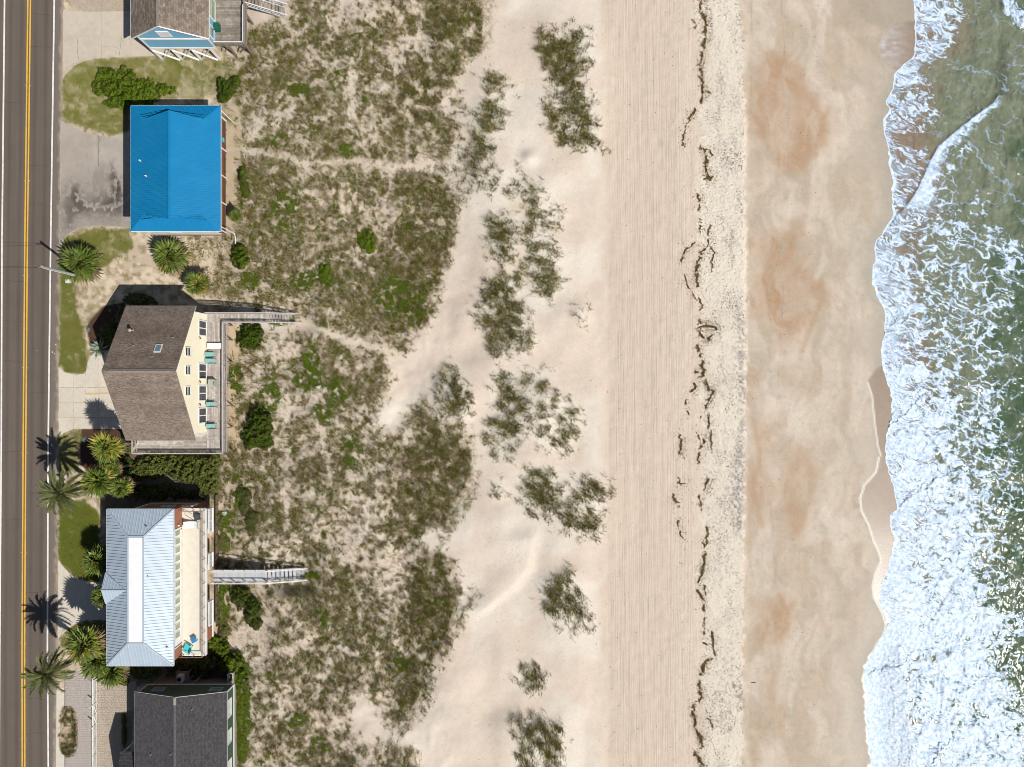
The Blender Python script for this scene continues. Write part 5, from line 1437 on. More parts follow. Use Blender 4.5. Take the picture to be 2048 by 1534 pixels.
# ------------------------------------------------------------------ D: cedar house with the standing seam roof
def house_d():
    r = thing('beach_house', 'red brown cedar house under a pale grey metal roof with a flat white top', 'house', (-47, -26, 0))
    W, E, N, So, ze, zt = -52.2, -43.6, -16.2, -36.35, 8.0, 9.1; ins = 3.3
    A = [(W, N), (E, N), (E, So), (W, So)]; B = [(W + ins, N - ins), (E - ins, N - ins), (E - ins, So + ins), (W + ins, So + ins)]
    roof = MB().box(W, E, So, N, ze - .14, ze - .03).build('roof', M['metal_base'], r)
    for i, al in enumerate(((-1, 0, 0), (0, 1, 0), (1, 0, 0), (0, -1, 0))):
        j = (i + 1) % 4
        pts = [(*A[i], ze), (*A[j], ze), (*B[j], zt), (*B[i], zt)]
        pl = Plane(pts, al); s0, s1 = pl.rng(0); n = int(round((s1 - s0) / .405)); pw = (s1 - s0) / n
        for k in range(n):
            a, b_ = s0 + pw * k, s0 + pw * (k + 1)
            q = clip_poly(pl.p2, 0, a, b_)
            if len(q) < 3: continue
            mb = MB(); mb.prism([pl.to3(p, .0) for p in q], tuple(-pl.n * .03))
            q2 = clip_poly(pl.p2, 0, a - .02, a + .022)
            if len(q2) >= 3: mb.prism([pl.to3(p, .055) for p in q2], tuple(-pl.n * .054))
            mb.build('roof_panel', M['metal_roof'], roof)
    hc = MB()
    for i in range(4): hc.bar((*A[i], ze + .05), (*B[i], zt + .06), .2, .05)
    for i in range(4): hc.bar((*B[i], zt + .05), (*B[(i + 1) % 4], zt + .05), .18, .06)
    hc.build('hip_cap', M['metal_roof'], roof)
    MB().box(B[0][0] + .12, B[1][0] - .12, B[2][1] + .12, B[1][1] - .12, zt - .02, zt + .05).build('flat_top', M['membrane'], roof)
    g = MB().box(W - .08, W - .002, So, N, ze - .15, ze - .005).box(E + .002, E + .08, So, N, ze - .15, ze - .005).box(W, E, N + .002, N + .08, ze - .15, ze - .005).box(W, E, So - .08, So - .002, ze - .15, ze - .005)
    g.build('gutter', M['metal_roof'], roof)
    # street side gable
    yc, hw, zg, xg0, xg1 = -26.35, 2.05, 9.0, -52.35, -49.25
    dm = MB()
    for sgn in (1, -1):
        pts = [(xg0, yc + sgn * hw, 8.06), (xg0, yc, zg), (xg1, yc, zg)] if sgn > 0 else [(xg0, yc - hw, 8.06), (xg1, yc, zg), (xg0, yc, zg)]
        pl = Plane(pts, (1, 0, 0)); dm.prism([pl.to3(p, .02) for p in pl.p2], tuple(-pl.n * .05)); ribs(dm, pl, .42, .04, .07)
    dm.bar((xg0, yc, zg + .04), (xg1, yc, zg + .04), .2, .06)
    dmo = dm.build('porch_roof', M['metal_roof'], roof)
    MB().poly([(xg0 + .3, yc - hw + .3, 8.0), (xg0 + .3, yc, zg - .08), (xg0 + .3, yc + hw - .3, 8.0)]).build('porch_gable', M['white'], roof)
    for u, v, z in ((293, 1053, 8.75), (297, 1152, 8.8), (335, 1294, 8.25)):
        x, y, _ = P(u, v, z); vent_pipe(r, x, y, z - .1, .4, .08, M['galv'])
    wx0, xu, xl, n_, s_ = -49.1, -43.75, -42.6, -16.35, -35.9
    MB().box(wx0, xu, s_, n_, 0.2, 7.95).box(xu, xl, s_, n_, .2, 5.15).build('wall', M['cedar'], r)
    bb = MB(); clap_wall(bb, [(xu, n_, 5.4), (xu, s_, 5.4), (xu, s_, 7.9), (xu, n_, 7.9)], (0, 1, 0), (1, 0, 0), .22)
    bb.build('cedar_boards', M['cedar'], r, 'stuff')
    MB().box(xu, -40.62, s_ - .1, n_ - .3, 5.16, 5.3).build('roof_terrace', M['deck_coat'], r)
    MB().box(-40.62, -40.52, s_ - .1, n_ - .3, 5.0, 5.34).box(xu, -40.62, n_ - .3, n_ - .2, 5.0, 5.34).box(xu, -40.62, s_ - .2, s_ - .1, 5.0, 5.34).build('fascia', M['white'], r)
    # clerestory row
    z0, z1 = 5.9, 7.42
    MB().box(xu - .05, xu + .035, -34.2, -19.3, 5.45, 7.9).build('window_band', M['white'], r)
    for i in range(13):
        v = 1065 + 17.0 * i; y = (767 - v) * S * (CAMH - 6.6) / CAMH
        window(r, 'E', xu + .035, y - .42, y + .42, z0, z1, M['white'], [M['glass_green']], 'h', 1, .08, .05)
    for y in (-19.0, -34.4): MB().box(xu, xu + .09, y - .07, y + .07, 5.35, 7.9).build('corner_trim', M['white'], r)
    lt = MB().box(xu + .03, xu + .2, -18.7, -18.5, 6.3, 6.55).build('wall_lamp', M['white'], r)
    # side wall
    for a0, a1, zz0, zz1 in ((-46.6, -45.0, 4.2, 5.3), (-44.1, -43.0, 4.0, 5.0), (-46.2, -44.9, 6.6, 7.6), (-43.4 - 1.9, -43.9, 6.4, 7.4)):
        window(r, 'N', n_, a0, a1, zz0, zz1, M['white'], [M['glass_blue']], 'v', 2, .1)
    MB().box(wx0 - .06, xl, n_ + .002, n_ + .1, 2.7, 3.4).build('belt', M['grey_blue'], r)
    MB().box(wx0 - .12, wx0 + .1, n_ - .05, n_ + .11, 3.4, 7.9).build('corner_trim', M['white'], r)
    MB().box(xl - .1, xl + .1, n_ - .05, n_ + .11, 3.4, 5.1).build('corner_trim', M['white'], r)
    # terrace railing: dark posts leaning nowhere, thin rails
    rl = thing('terrace_railing', 'thin brown metal railing along the edge of the beige roof terrace', 'railing', (-40.7, -26, 5.3))
    ya, yb = n_ - .4, s_ - .05
    MB().bar((-40.66, ya, 6.33), (-40.66, yb, 6.33), .11, .05).build('top_rail', M['redbrown_rail'], rl)
    for zz in (5.55, 5.8, 6.05): MB().bar((-40.66, ya, zz), (-40.66, yb, zz), .018, .018).build('cable', M['galv'], rl)
    for y in np.arange(yb, ya + .01, (ya - yb) / 12): boxobj('post', (-40.66, y, 5.80), (.06, .06, 1.0), M['redbrown_rail'], rl)
    for y in (ya, yb):
        MB().bar((-43.6, y, 6.33), (-40.72, y, 6.33), .09, .05).build('top_rail', M['redbrown_rail'], rl)
        for x in (-43.5, -42.1): boxobj('post', (x, y, 5.80), (.06, .06, 1.0), M['redbrown_rail'], rl)
    # lower balconies
    labs = ['white slatted balcony below the roof terrace beside the deep shade', 'short white slatted balcony at the head of the grey boardwalk', 'white slatted balcony with a cedar end panel below the roof terrace']
    for (y0, y1), lab in zip((( -20.1, -16.9), (-25.0, -22.9), (-34.4, -29.4)), labs):
        b = thing('balcony', lab, 'balcony', (-41, (y0 + y1) / 2, 2.95))
        MB().box(xl, -40.72, y0, y1, 2.75, 2.95).build('floor', M['composite'], b)
        MB().box(-40.72, -40.60, y0, y1, 2.70, 2.99).build('fascia', M['white'], b)
        solid = y0 + 1.7 if y0 < -30 else y0
        MB().bar((-40.74, solid, 3.98), (-40.74, y1, 3.98), .14, .06).build('top_rail', M['white'], b)
        nb = 2; L = y1 - solid
        for i in range(nb + 1): boxobj('post', (-40.74, solid + .06 + (L - .12) * i / nb, 3.47), (.12, .12, 1.0), M['white'], b)
        for y in np.arange(solid + .2, y1 - .1, .21): boxobj('slat', (-40.74, y, 3.46), (.05, .10, .92), M['white'], b)
        if y0 < -30: MB().box(-40.78, -40.70, y0, solid, 2.995, 4.7).build('cedar_panel', M['cedar'], b)
        MB().box(xl + .02, -40.8, y1 - .05, y1, 3.9, 4.0).build('side_rail', M['white'], b); MB().box(xl + .02, -40.8, y0, y0 + .05, 3.9, 4.0).build('side_rail', M['white'], b)
    for y0, y1 in ((-22.9, -20.1), (-29.4, -25.0)):
        pass
    bw = thing('bulkhead', 'low brown timber bulkhead on the sand below the white slatted balconies', 'low wall', (-40.95, -25, .4))
    for k, y in enumerate(np.arange(-33.6, -16.6, 1.4)): boxobj('board', (-40.98, y + .69, .75), (.06, 1.36, .9), M['darkwood'], bw); boxobj('post', (-40.89, y, .75), (.1, .1, 1.05), M['redwood'], bw)
    stairs('pale grey boardwalk and steps leading from the cedar house down to the dune', -40.6, -26.15, -28.6, -26.2, 2.85, 1.5, M['composite'], M['railw'], -33.3, 0, 1.0, 1.2, M['railw'])
    # things on the terrace
    z = 5.3
    x, y, _ = P(374, 1297, z + .5); c = thing('garden_chair', 'turquoise plastic garden chair on the beige roof terrace', 'chair', (x, y, z))
    cs, sn = math.cos(2.6), math.sin(2.6)
    def T(a, b, h): return (x + a * cs - b * sn, y + a * sn + b * cs, z + h)
    for i in range(5): MB().prism([T(-.4, -.34 + .15 * i, .36), T(.45, -.34 + .15 * i, .42), T(.45, -.21 + .15 * i, .42), T(-.4, -.21 + .15 * i, .36)], (0, 0, -.03)).build('seat_slat', M['turq'], c)
    for i in range(5): MB().prism([T(-.38, -.34 + .15 * i, .38), T(-.38, -.21 + .15 * i, .38), T(-.75, -.21 + .15 * i, 1.05), T(-.75, -.34 + .15 * i, 1.05)], (.02, .01, .0)).build('back_slat', M['turq'], c)
    for s2 in (-1, 1):
        MB().prism([T(-.5, s2 * .44 - .08, .62), T(.5, s2 * .44 - .08, .60), T(.5, s2 * .44 + .08, .60), T(-.5, s2 * .44 + .08, .62)], (0, 0, -.03)).build('armrest', M['turq'], c)
        for a in (-.4, .42): MB().bar(T(a, s2 * .44, 0), T(a, s2 * .44, .585), .08).build('leg', M['turq'], c)
    x, y, _ = P(387, 1280, z + .5); t = thing('side_table', 'small blue side table set at an angle on the beige roof terrace', 'table', (x, y, z))
    cs, sn = math.cos(.5), math.sin(.5)
    def T2(a, b, h): return (x + a * cs - b * sn, y + a * sn + b * cs, z + h)
    MB().prism([T2(-.35, -.35, .5), T2(.35, -.35, .5), T2(.35, .35, .5), T2(-.35, .35, .5)], (0, 0, -.05)).build('top', M['bluecloth'], t)
    for a in (-.28, .28):
        for b in (-.28, .28): MB().bar(T2(a, b, 0), T2(a, b, .445), .05).build('leg', M['darkwood'], t)
    x, y, _ = P(383, 1043, z + .7); h = thing('hammock', 'white canvas hammock on a curved metal stand on the beige roof terrace', 'hammock', (x, y, z))
    for s2 in (-1, 1): MB().tube([(x + 1.0 * math.cos(a), y - .5 + s2 * .45, z + .95 - 0.9 * math.sin(a)) for a in np.linspace(0.05, 3.1, 12)], .04, 6).build('stand', M['railw'], h)
    mb = MB()
    ps = [(x + .98 * math.cos(a), z + .95 - .62 * math.sin(a)) for a in np.linspace(.05, 3.1, 10)]
    for p, q in zip(ps[:-1], ps[1:]): mb.poly([(p[0], y - .95, p[1]), (q[0], y - .95, q[1]), (q[0], y - .05, q[1]), (p[0], y - .05, p[1])])
    mb.build('sling', M['cloth'], h)
    MB().tube([(x - 1.1, y + .75, z + .05), (x - .6, y + .95, z + 1.2), (x + .5, y + .3, z + 1.2)], .035, 6).build('frame', M['darkwood'], h)
    x, y, _ = P(394, 1034, z + .4); k = thing('storage_box', 'small dark box in the corner of the beige roof terrace', 'box', (x, y, z))
    MB().box(x - .3, x + .3, y - .35, y + .35, z + .005, z + .5).build('body', M['black'], k); MB().box(x - .32, x + .32, y - .37, y + .37, z + .503, z + .55).build('lid', M['dark_slate'], k)

M['metal_base'] = plain('roof_decking', (0.30, 0.33, 0.36), 0.6)
M['grey_blue'] = plain('grey_blue_band', (0.36, 0.44, 0.48), 0.6)
M['redbrown_rail'] = plain('brown_rail_metal', (0.20, 0.13, 0.10), 0.5)
M['dark_slate'] = plain('slate_plastic', (0.06, 0.07, 0.085), 0.5)

# ------------------------------------------------------------------ E: dark green house at the bottom
def house_e():
    r = thing('beach_house', 'dark green house with white trim under a charcoal shingle roof', 'house', (-43, -50, 0))
    W, E, N, So, ze, zr = -49.0, -37.0, -40.08, -68.0, 7.3, 9.0; xr = -42.95
    mb = MB()
    shingle_plane(mb, [(W, N, ze), (W, So, ze), (xr, So, zr), (xr, N, zr)], (0, -1, 0))
    shingle_plane(mb, [(E, So, ze), (E, N, ze), (xr, N, zr), (xr, So, zr)], (0, 1, 0))
    roof = mb.build('roof', M['shin_e'], r)
    MB().prism([(xr - .15, N - .9, zr + .02), (xr + .15, N - .9, zr + .02), (xr + .15, So, zr + .02), (xr - .15, So, zr + .02)], (0, 0, .03)).build('ridge_cap', M['shin_e3'], roof)
    MB().prism([(xr - .16, N, zr + .022), (xr + .16, N, zr + .022), (xr + .16, N - .9, zr + .022), (xr - .16, N - .9, zr + .022)], (0, 0, .035)).build('ridge_patch', M['tan_wall'], roof)
    f = MB()
    for x in (W, E): f.bar((x, N + .03, ze - .06), (xr, N + .03, zr - .06), .05, .14, (0, 1, 0))
    f.box(E + .002, E + .05, So, N, ze - .14, ze + .0); f.box(W - .05, W - .002, So, N, ze - .14, ze)
    f.build('fascia', M['rail_grey'], roof)
    # lower porch roof on the street side
    pn, pr, px0, pze, pzr = -48.75, -53.4, -51.9, 5.4, 8.15
    pm = MB(); shingle_plane(pm, [(xr - 3.4, pn, pze), (px0, pn, pze), (px0 + .9, pr, pzr), (xr - 3.4, pr, pzr)], (-1, 0, 0))
    shingle_plane(pm, [(px0, -58.2, pze), (xr - 3.4, -58.2, pze), (xr - 3.4, pr, pzr), (px0 + .9, pr, pzr)], (1, 0, 0))
    shingle_plane(pm, [(px0, pn, pze), (px0, -58.2, pze), (px0 + .9, pr, pzr)], (0, -1, 0))
    pm.build('porch_roof', M['shin_e'], r)
    for y in (-49.0, -53, -57.8): boxobj('porch_post', (-51.6, y, 2.6), (.2, .2, 5.4), M['white'], r)
    w = MB().box(W + .5, E - .08, So, N - .05, 4.85, 7.25); w.poly([(E - .08, N - .049, 7.2), (W + .5, N - .049, 7.2), (xr, N - .049, zr - .1)])
    w.build('wall', M['green_wall'], r)
    MB().box(W + .5, E - 1.0, So, N - .9, 0.1, 4.8).build('lower_wall', M['tan_wall'], r)
    tr = MB().box(W + .45, E - .05, N - .06, N + .03, 4.72, 4.92).box(E - .1, E - .02, So, N, 4.72, 4.92).box(E - .12, E + .0, N - .12, N + .04, 4.92, 7.15).box(W + .44, W + .56, N - .12, N + .04, 4.92, 7.1)
    tr.build('trim', M['white'], r)
    for a0, a1 in ((-47.1, -45.5), (-39.6, -38.0)): window(r, 'N', N - .05, a0, a1, 5.75, 7.0, M['rail_grey'], [M['glass_blue']], 'h', 2, .12, .07)
    for a0, a1, n in ((-43.75, -41.35, 2), (-47.2, -45.3, 1), (-51.5, -49.3, 1)): window(r, 'E', E - .08, a0, a1, 5.7, 7.15, M['white'], [M['glass_pale']], 'v', n, .13, .07)
    for u, v, z in ((386, 1417, 8.3), (303, 1508, 8.0), (343, 1507.5, 8.8)):
        x, y, _ = P(u, v, z); vent_pipe(r, x, y, 9.0 - abs(x - xr) * .283 - .02, .3, .06, M['galv'])
    for x, y in ((-38.2, -40.5), (-43, -40.5), (-48.2, -40.5), (-38.2, -50), (-38.2, -59)): boxobj('pile', (x, y, 2.4), (.25, .25, 4.8), M['pile'], r)
    # condenser on its stand
    x, y, _ = P(361, 1357, 3.4)
    a = thing('air_conditioner', 'pale grey air conditioner on a timber stand in the shade of the dark green house', 'air conditioner', (x, y, 2.9))
    MB().box(x - .9, x + .9, y - .55, y + .75, 2.72, 2.85).build('stand', M['pile'], a)
    MB().box(x - .38, x + .30, y - .48, y + .48, 2.855, 3.75).build('body', M['railw'], a)
    MB().tube([(x - .04, y, 3.75), (x - .04, y, 3.78)], .28, 14).build('fan_grille', M['black'], a)
    for dx in (-.8, .8):
        for dy in (-.45, .65): boxobj('leg', (x + dx, y + dy, 1.35), (.12, .12, 2.72), M['pile'], a)
    # timber shower stall
    x, y, _ = P(460, 1360, 2.6)
    o = thing('shower_stall', 'open weathered timber shower stall at the corner of the dark green house', 'shower stall', (x, y, .5))
    MB().box(x + .28, x + .40, y - .85, y + .9, .4, 2.6).build('side_panel', M['rail'], o); MB().box(x - .42, x - .34, y - .85, y + .8, .4, 2.5).build('side_panel', M['white'], o)
    MB().box(x - .33, x + .27, y + .82, y + .92, .4, 2.6).build('back_panel', M['rail'], o)
    # fence across the forecourt
    fx = -58.05
    fe = thing('picket_fence', 'white picket fence with a double gate across the paved forecourt', 'fence', (fx, -48, 0))
    ys = [-40.9, -43.2, -44.55, -46.05, -47.55, -49.6, -51.7, -53.6, -56]
    gate = (-47.55, -44.55)
    for y in ys: boxobj('post', (fx, y, .58 if y not in gate else .98), (.12, .12, 1.16 if y not in gate else 1.96), M['white'], fe)
    for y0, y1 in zip(ys[1:], ys[:-1]):
        for zz in (.25, 1.08): MB().bar((fx, y0 + .07, zz), (fx, y1 - .07, zz), .05 if zz < 1 else .16, .09 if zz < 1 else .05).build('rail', M['white'], fe)
        n = int((y1 - y0 - .2) / .15)
        for i in range(n): boxobj('picket', (fx, y0 + .14 + (y1 - y0 - .28) * (i + .5) / n, .64), (.03, .08, .76), M['white'], fe)
    for y0, y1 in ((-46.02, -44.65), (-47.45, -46.08)): MB().bar((fx + .07, y0, .3), (fx + .07, y1, 1.0), .05, .08).build('gate_brace', M['white'], fe)
M['rail_grey'] = plain('grey_trim', (0.36, 0.37, 0.37), 0.6)
M['glass_pale'] = plain('blinds_behind_glass', (0.55, 0.62, 0.55), 0.25, var=0.15)

house_a(); house_b(); house_c(); house_d(); house_e()

# ------------------------------------------------------------------ utility pole and small things
def extras():
    x, y, _ = P(179, 557, 0)
    x, y = -845 * S, 210 * S
    p = thing('utility_pole', 'pale grey utility pole leaning over the palm beside the road', 'utility pole', (x, y, 0))
    H = 10.2
    MB().tube([(x, y, -.3), (x, y, H)], .17, 12, .14).build('shaft', M['pole'], p)
    for s in (-1, 1): MB().tube([(x - .06, y + s * .17, .2), (x - .06, y + s * .155, H - .4)], .025, 6).build('conduit', M['white'], p)
    MB().bar((x - .9, y - .06, H - .45), (x + .15, y - .06, H - .45), .09).build('cross_arm', M['darkwood'], p)
    MB().tube([(x - .8, y - .06, H - .38), (x - .8, y - .06, H - .18)], .05, 6).build('insulator', M['black'], p)
    def wire(a, b, sag, name='wire'):
        pts = [(a[0] + (b[0] - a[0]) * t, a[1] + (b[1] - a[1]) * t, a[2] + (b[2] - a[2]) * t - sag * 4 * t * (1 - t)) for t in np.linspace(0, 1, 14)]
        MB().tube(pts, .014, 4).build(name, M['black'], p)
    wire((x - .8, y - .06, H - .17), (x - 22, y + .9, H - .4), .45); 
    wire((x, y, H - .8), (x - 22, y + .2, H - 1.2), .45)
    q = thing('utility_pole', 'utility pole standing across the road outside the view', 'utility pole', (-86, 15.6, 0))
    MB().tube([(-86, 15.6, -.3), (-86, 15.6, 10.1)], .16, 10, .13).build('shaft', M['pole'], q)
    MB().bar((-86.7, 15.6, 9.6), (-85.3, 15.6, 9.6), .09).build('cross_arm', M['darkwood'], q)
    bx, by, _ = P(135.5, 562, .4)
    b = thing('utility_box', 'small pale utility box on the grass by the pole', 'utility box', (bx, by, 0))
    MB().box(bx - .27, bx + .27, by - .27, by + .27, 0.0, .42).build('body', M['railw'], b); MB().box(bx - .29, bx + .29, by - .29, by + .29, .423, .46).build('lid', M['railw'], b)
    def scrap(u, v, w, h, mat, label, name, cat, rot=.4):
        gx, gy, g0 = G(u, v, .03)
        t = thing(name, label, cat, (gx, gy, g0))
        c, s = math.cos(rot), math.sin(rot); mb = MB(); n = 4
        r2 = random.Random(int(u)); zz = [[g0 + .05 + r2.uniform(0, .12) for _ in range(n)] for _ in range(n)]
        pt = lambda i, j: (gx + ((i / (n - 1) - .5) * w) * c - ((j / (n - 1) - .5) * h) * s, gy + ((i / (n - 1) - .5) * w) * s + ((j / (n - 1) - .5) * h) * c, zz[i][j])
        for i in range(n - 1):
            for j in range(n - 1): mb.poly([pt(i, j), pt(i + 1, j), pt(i + 1, j + 1), pt(i, j + 1)])
        mb.build('sheet', mat, t)
    scrap(640, 773, .5, .28, M['white'], 'torn white scrap lying among the dune plants', 'plastic_scrap', 'litter', .7)
    scrap(450, 1027, .75, .55, M['paleblue'], 'pale blue sheet on sand beside the white slatted balcony', 'plastic_sheet', 'litter', .2)
    gx, gy, g0 = G(869, 1284, .35)
    t = thing('plastic_bottle', 'small blue bottle caught in the thick dune edge grass', 'bottle', (gx, gy, g0))
    MB().tube([(gx - .16, gy - .05, g0), (gx + .12, gy + .04, g0 + .03)], .07, 8).build('body', M['bluecloth'], t); MB().tube([(gx + .12, gy + .04, g0 + .03), (gx + .2, gy + .066, g0 + .04)], .04, 8).build('cap', M['white'], t)
    gx, gy, g0 = G(467, 715, .03)
    t = thing('driftwood', 'thin grey stick lying on bare sand below the long weathered deck', 'stick', (gx, gy, g0))
    MB().tube([(gx - .1, gy + .95, g0 + .05), (gx, gy + .2, g0 + .07), (gx + .1, gy - .7, g0 + .03)], .04, 6, .02).build('stick', M['pile'], t)
    gx, gy, g0 = G(1507, 1365, .02)
    t = thing('driftwood', 'short dark stick on the damp sand near the grey stain', 'stick', (gx, gy, g0))
    MB().tube([(gx - .3, gy, g0 + .03), (gx + .3, gy + .02, g0 + .05)], .04, 6).build('stick', M['darkwood'], t)
M['pole'] = plain('grey_pole', (0.33, 0.35, 0.34), 0.7, var=.1)
M['paleblue'] = plain('pale_blue_plastic', (0.55, 0.62, 0.68), 0.6)
extras()
# ------------------------------------------------------------------ vegetation
def to_world(u, v, z):
    k = S * (CAMH - z) / CAMH
    return np.stack([(u - 1024) * k, (767 - v) * k, z], 1)

FOOT = [(-49.1, -39.9, 45.2, 70), (-48.9, -38.2, 20.3, 35.6), (-49.6, -41.1, -6.8, 9.4), (-49.2, -41.5, -36, -16.2), (-48.6, -37.9, -70, -40.9)]
def clear_of_buildings(u, v):
    ok = np.ones(u.shape, bool); X = (u - 1024) * S * .985; Y = (767 - v) * S * .985
    for x0, x1, y0, y1 in FOOT: ok &= ~((X > x0) & (X < x1) & (Y > y0) & (Y < y1))
    return ok

def blades(base, az, lean, length, width, cols, curved=False, droop=0.5):
    n = len(base); dirx, diry = np.cos(az), np.sin(az); px, py = -diry, dirx
    w = np.stack([px * width / 2, py * width / 2, np.zeros(n)], 1)
    if not curved:
        tip = base + np.stack([dirx * np.sin(lean), diry * np.sin(lean), np.cos(lean)], 1) * length[:, None]
        v = np.stack([base - w, base + w, tip], 1).reshape(-1, 3)
        f = np.arange(n * 3).reshape(-1, 3)
        c = np.repeat(cols, 3, 0)
        return v, f, c
    l1 = lean * .55; l2 = np.minimum(lean * 1.6 + droop, 2.2)
    mid = base + np.stack([dirx * np.sin(l1), diry * np.sin(l1), np.cos(l1)], 1) * (length * .55)[:, None]
    tip = mid + np.stack([dirx * np.sin(l2), diry * np.sin(l2), np.cos(l2)], 1) * (length * .5)[:, None]
    v = np.stack([base - w, base + w, mid - w * .8, mid + w * .8, tip], 1).reshape(-1, 3)
    i = np.arange(n)[:, None] * 5
    f = np.concatenate([i + np.array([[0, 1, 3]]), i + np.array([[0, 3, 2]]), i + np.array([[2, 3, 4]])], 1).reshape(-1, 3)
    return v, f, np.repeat(cols, 5, 0)

def leafcards(c, nrm, size, cols, r):
    """small four-sided leaves centred at c facing roughly nrm"""
    n = len(c); nrm = nrm / np.linalg.norm(nrm, axis=1)[:, None]
    t = r.normal(size=(n, 3)); t -= nrm * (t * nrm).sum(1)[:, None]; t /= np.linalg.norm(t, axis=1)[:, None]
    b = np.cross(nrm, t); s = size[:, None]
    v = np.stack([c - t * s * .55, c - b * s * .32 + nrm * s * .06, c + t * s * .55, c + b * s * .32 + nrm * s * .06], 1).reshape(-1, 3)
    return v, np.arange(n * 4).reshape(-1, 4), np.repeat(cols, 4, 0)

def join(parts):
    vs, fs, cs, o = [], [], [], 0
    for v, f, c in parts:
        if f.shape[1] == 4: f = np.concatenate([f[:, [0, 1, 2]], f[:, [0, 2, 3]]])
        vs.append(v); fs.append(f + o); cs.append(c); o += len(v)
    return np.concatenate(vs), np.concatenate(fs), np.concatenate(cs)

def pal(r, n, cols, wts, jit=.16):
    c = np.array(cols, float)[r.choice(len(cols), n, p=np.array(wts) / np.sum(wts))]
    return np.clip(c * (1 + r.normal(size=(n, 1)) * jit), .004, .8)

OL = (.225, .178, .030); GR = (.13, .17, .012); BR = (.205, .145, .055); DK = (.055, .05, .02); STRAW = (.34, .265, .14); BG = (.13, .21, .015); GREY = (.20, .175, .135)

def sample_cells(r, u0, u1, v0, v1, n, fun):
    u = r.uniform(u0, u1, n); v = r.uniform(v0, v1, n)
    p = fun(u, v); k = r.uniform(size=n) < p
    return u[k], v[k]

def tufts(r, u, v, per, spread, lmin, lmax, width, curved, cols_t, leanmax=.9, windx=0.0):
    n = len(u); z = gz(u, v)
    c = to_world(u, v, z)
    base = np.repeat(c, per, 0); m = len(base)
    a = r.uniform(0, 6.283, m); rad = spread * np.sqrt(r.uniform(size=m))
    base = base + np.stack([np.cos(a) * rad, np.sin(a) * rad, np.full(m, -.03)], 1)
    az = a + r.normal(size=m) * .7; lean = r.uniform(.1, leanmax, m)
    L = r.uniform(lmin, lmax, m); W = width * r.uniform(.7, 1.3, m)
    col = np.repeat(cols_t, per, 0) * (1 + r.normal(size=(m, 1)) * .12)
    return blades(base, az, lean, L, W, np.clip(col, .004, .8), curved)

def build_field():
    r = np.random.RandomState(11)
    def dens(u, v): return np.clip(veg_density(u, v), 0, 1) * clear_of_buildings(u, v)
    parts = []
    # fine thatch of the whole dune field
    u, v = sample_cells(r, 380, 965, -70, 1605, 125000, lambda a, b: np.clip(dens(a, b) * .95, 0, 1))
    k = len(u); patch = fbm(u / 20., v / 20., 3, 131)
    cols = pal(r, k, [OL, GR, BR, DK, STRAW, GREY], [.30, .20, .25, .18, .03, .04])
    gm = (patch > .58)[:, None]
    cols = np.where(gm & (r.uniform(size=(k, 1)) < .6), pal(r, k, [GR, OL, DK], [.5, .35, .15]), cols)
    east = u > 800
    parts.append(tufts(r, u[~east], v[~east], 8, .20, .22, .55, .048, False, cols[~east], 1.1))
    parts.append(tufts(r, u[east], v[east], 7, .22, .35, .80, .045, False, cols[east], 1.0))
    v_, f_, c_ = join(parts)
    o = link(bpy.data.objects.new('dune_grass', np_mesh('dune_grass', v_, f_, M['blade'], c_))); o['kind'] = 'stuff'
    o['label'] = 'patchy olive and brown dune grass over the sand behind the beach'
    # low leafy plants
    u, v = sample_cells(r, 385, 950, -60, 1600, 30000, lambda a, b: dens(a, b) * .8 * sstep(.42, .62, fbm(a / 24., b / 24., 3, 133)) + .10 * clear_of_buildings(a, b) * (veg_density(a, b) > .05))
    per = 6; uu = np.repeat(u, per) + r.normal(size=len(u) * per) * 2.2; vv = np.repeat(v, per) + r.normal(size=len(u) * per) * 2.2
    gu, gv = [], []
    for (cu, cv, ru, rv) in GREENS:
        n = int(ru * rv * 3.2); a = r.uniform(0, 6.283, n); q = np.sqrt(r.uniform(size=n)) * (1 + r.normal(size=n) * .16)
        gu.append(cu + ru * q * np.cos(a)); gv.append(cv + rv * q * np.sin(a))
    gu = np.concatenate(gu); gv = np.concatenate(gv)
    ok = fbm(gu / 9., gv / 9., 3, 134) > .46
    gu, gv = gu[ok], gv[ok]
    nb = len(uu); uu = np.concatenate([uu, gu]); vv = np.concatenate([vv, gv]); n = len(uu)
    z = gz(uu, vv) + r.uniform(.04, .32, n) * np.where(np.arange(n) < nb, .7, 1.0)
    cols = np.concatenate([pal(r, nb, [GR, BG, OL, DK], [.35, .25, .25, .15]), pal(r, len(gu), [BG, GR, DK, (.13, .18, .03)], [.5, .25, .12, .13])])
    nr = r.normal(size=(n, 3)) * .5 + np.array([0, 0, 1.])
    v_, f_, c_ = leafcards(to_world(uu, vv, z), nr, r.uniform(.10, .21, n), cols, r)
    o = link(bpy.data.objects.new('ground_cover', np_mesh('ground_cover', v_, f_, M['leaf'], c_))); o['kind'] = 'stuff'
    o['label'] = 'bright green leafy creepers among the dune grass'
    # bare twigs and fallen litter
    u, v = sample_cells(r, 400, 930, -40, 1590, 34000, lambda a, b: dens(a, b) * .9)
    n = len(u); z = gz(u, v) + .03
    cols = pal(r, n, [(.22, .185, .15), (.12, .10, .08), (.32, .27, .21)], [.5, .3, .2])
    v_, f_, c_ = blades(to_world(u, v, z), r.uniform(0, 6.28, n), r.uniform(1.15, 1.5, n), r.uniform(.3, .8, n), np.full(n, .035), cols)
    o = link(bpy.data.objects.new('dry_twigs', np_mesh('dry_twigs', v_, f_, M['blade'], c_))); o['kind'] = 'stuff'; o['label'] = 'dry brown twigs and stems among the dune plants'

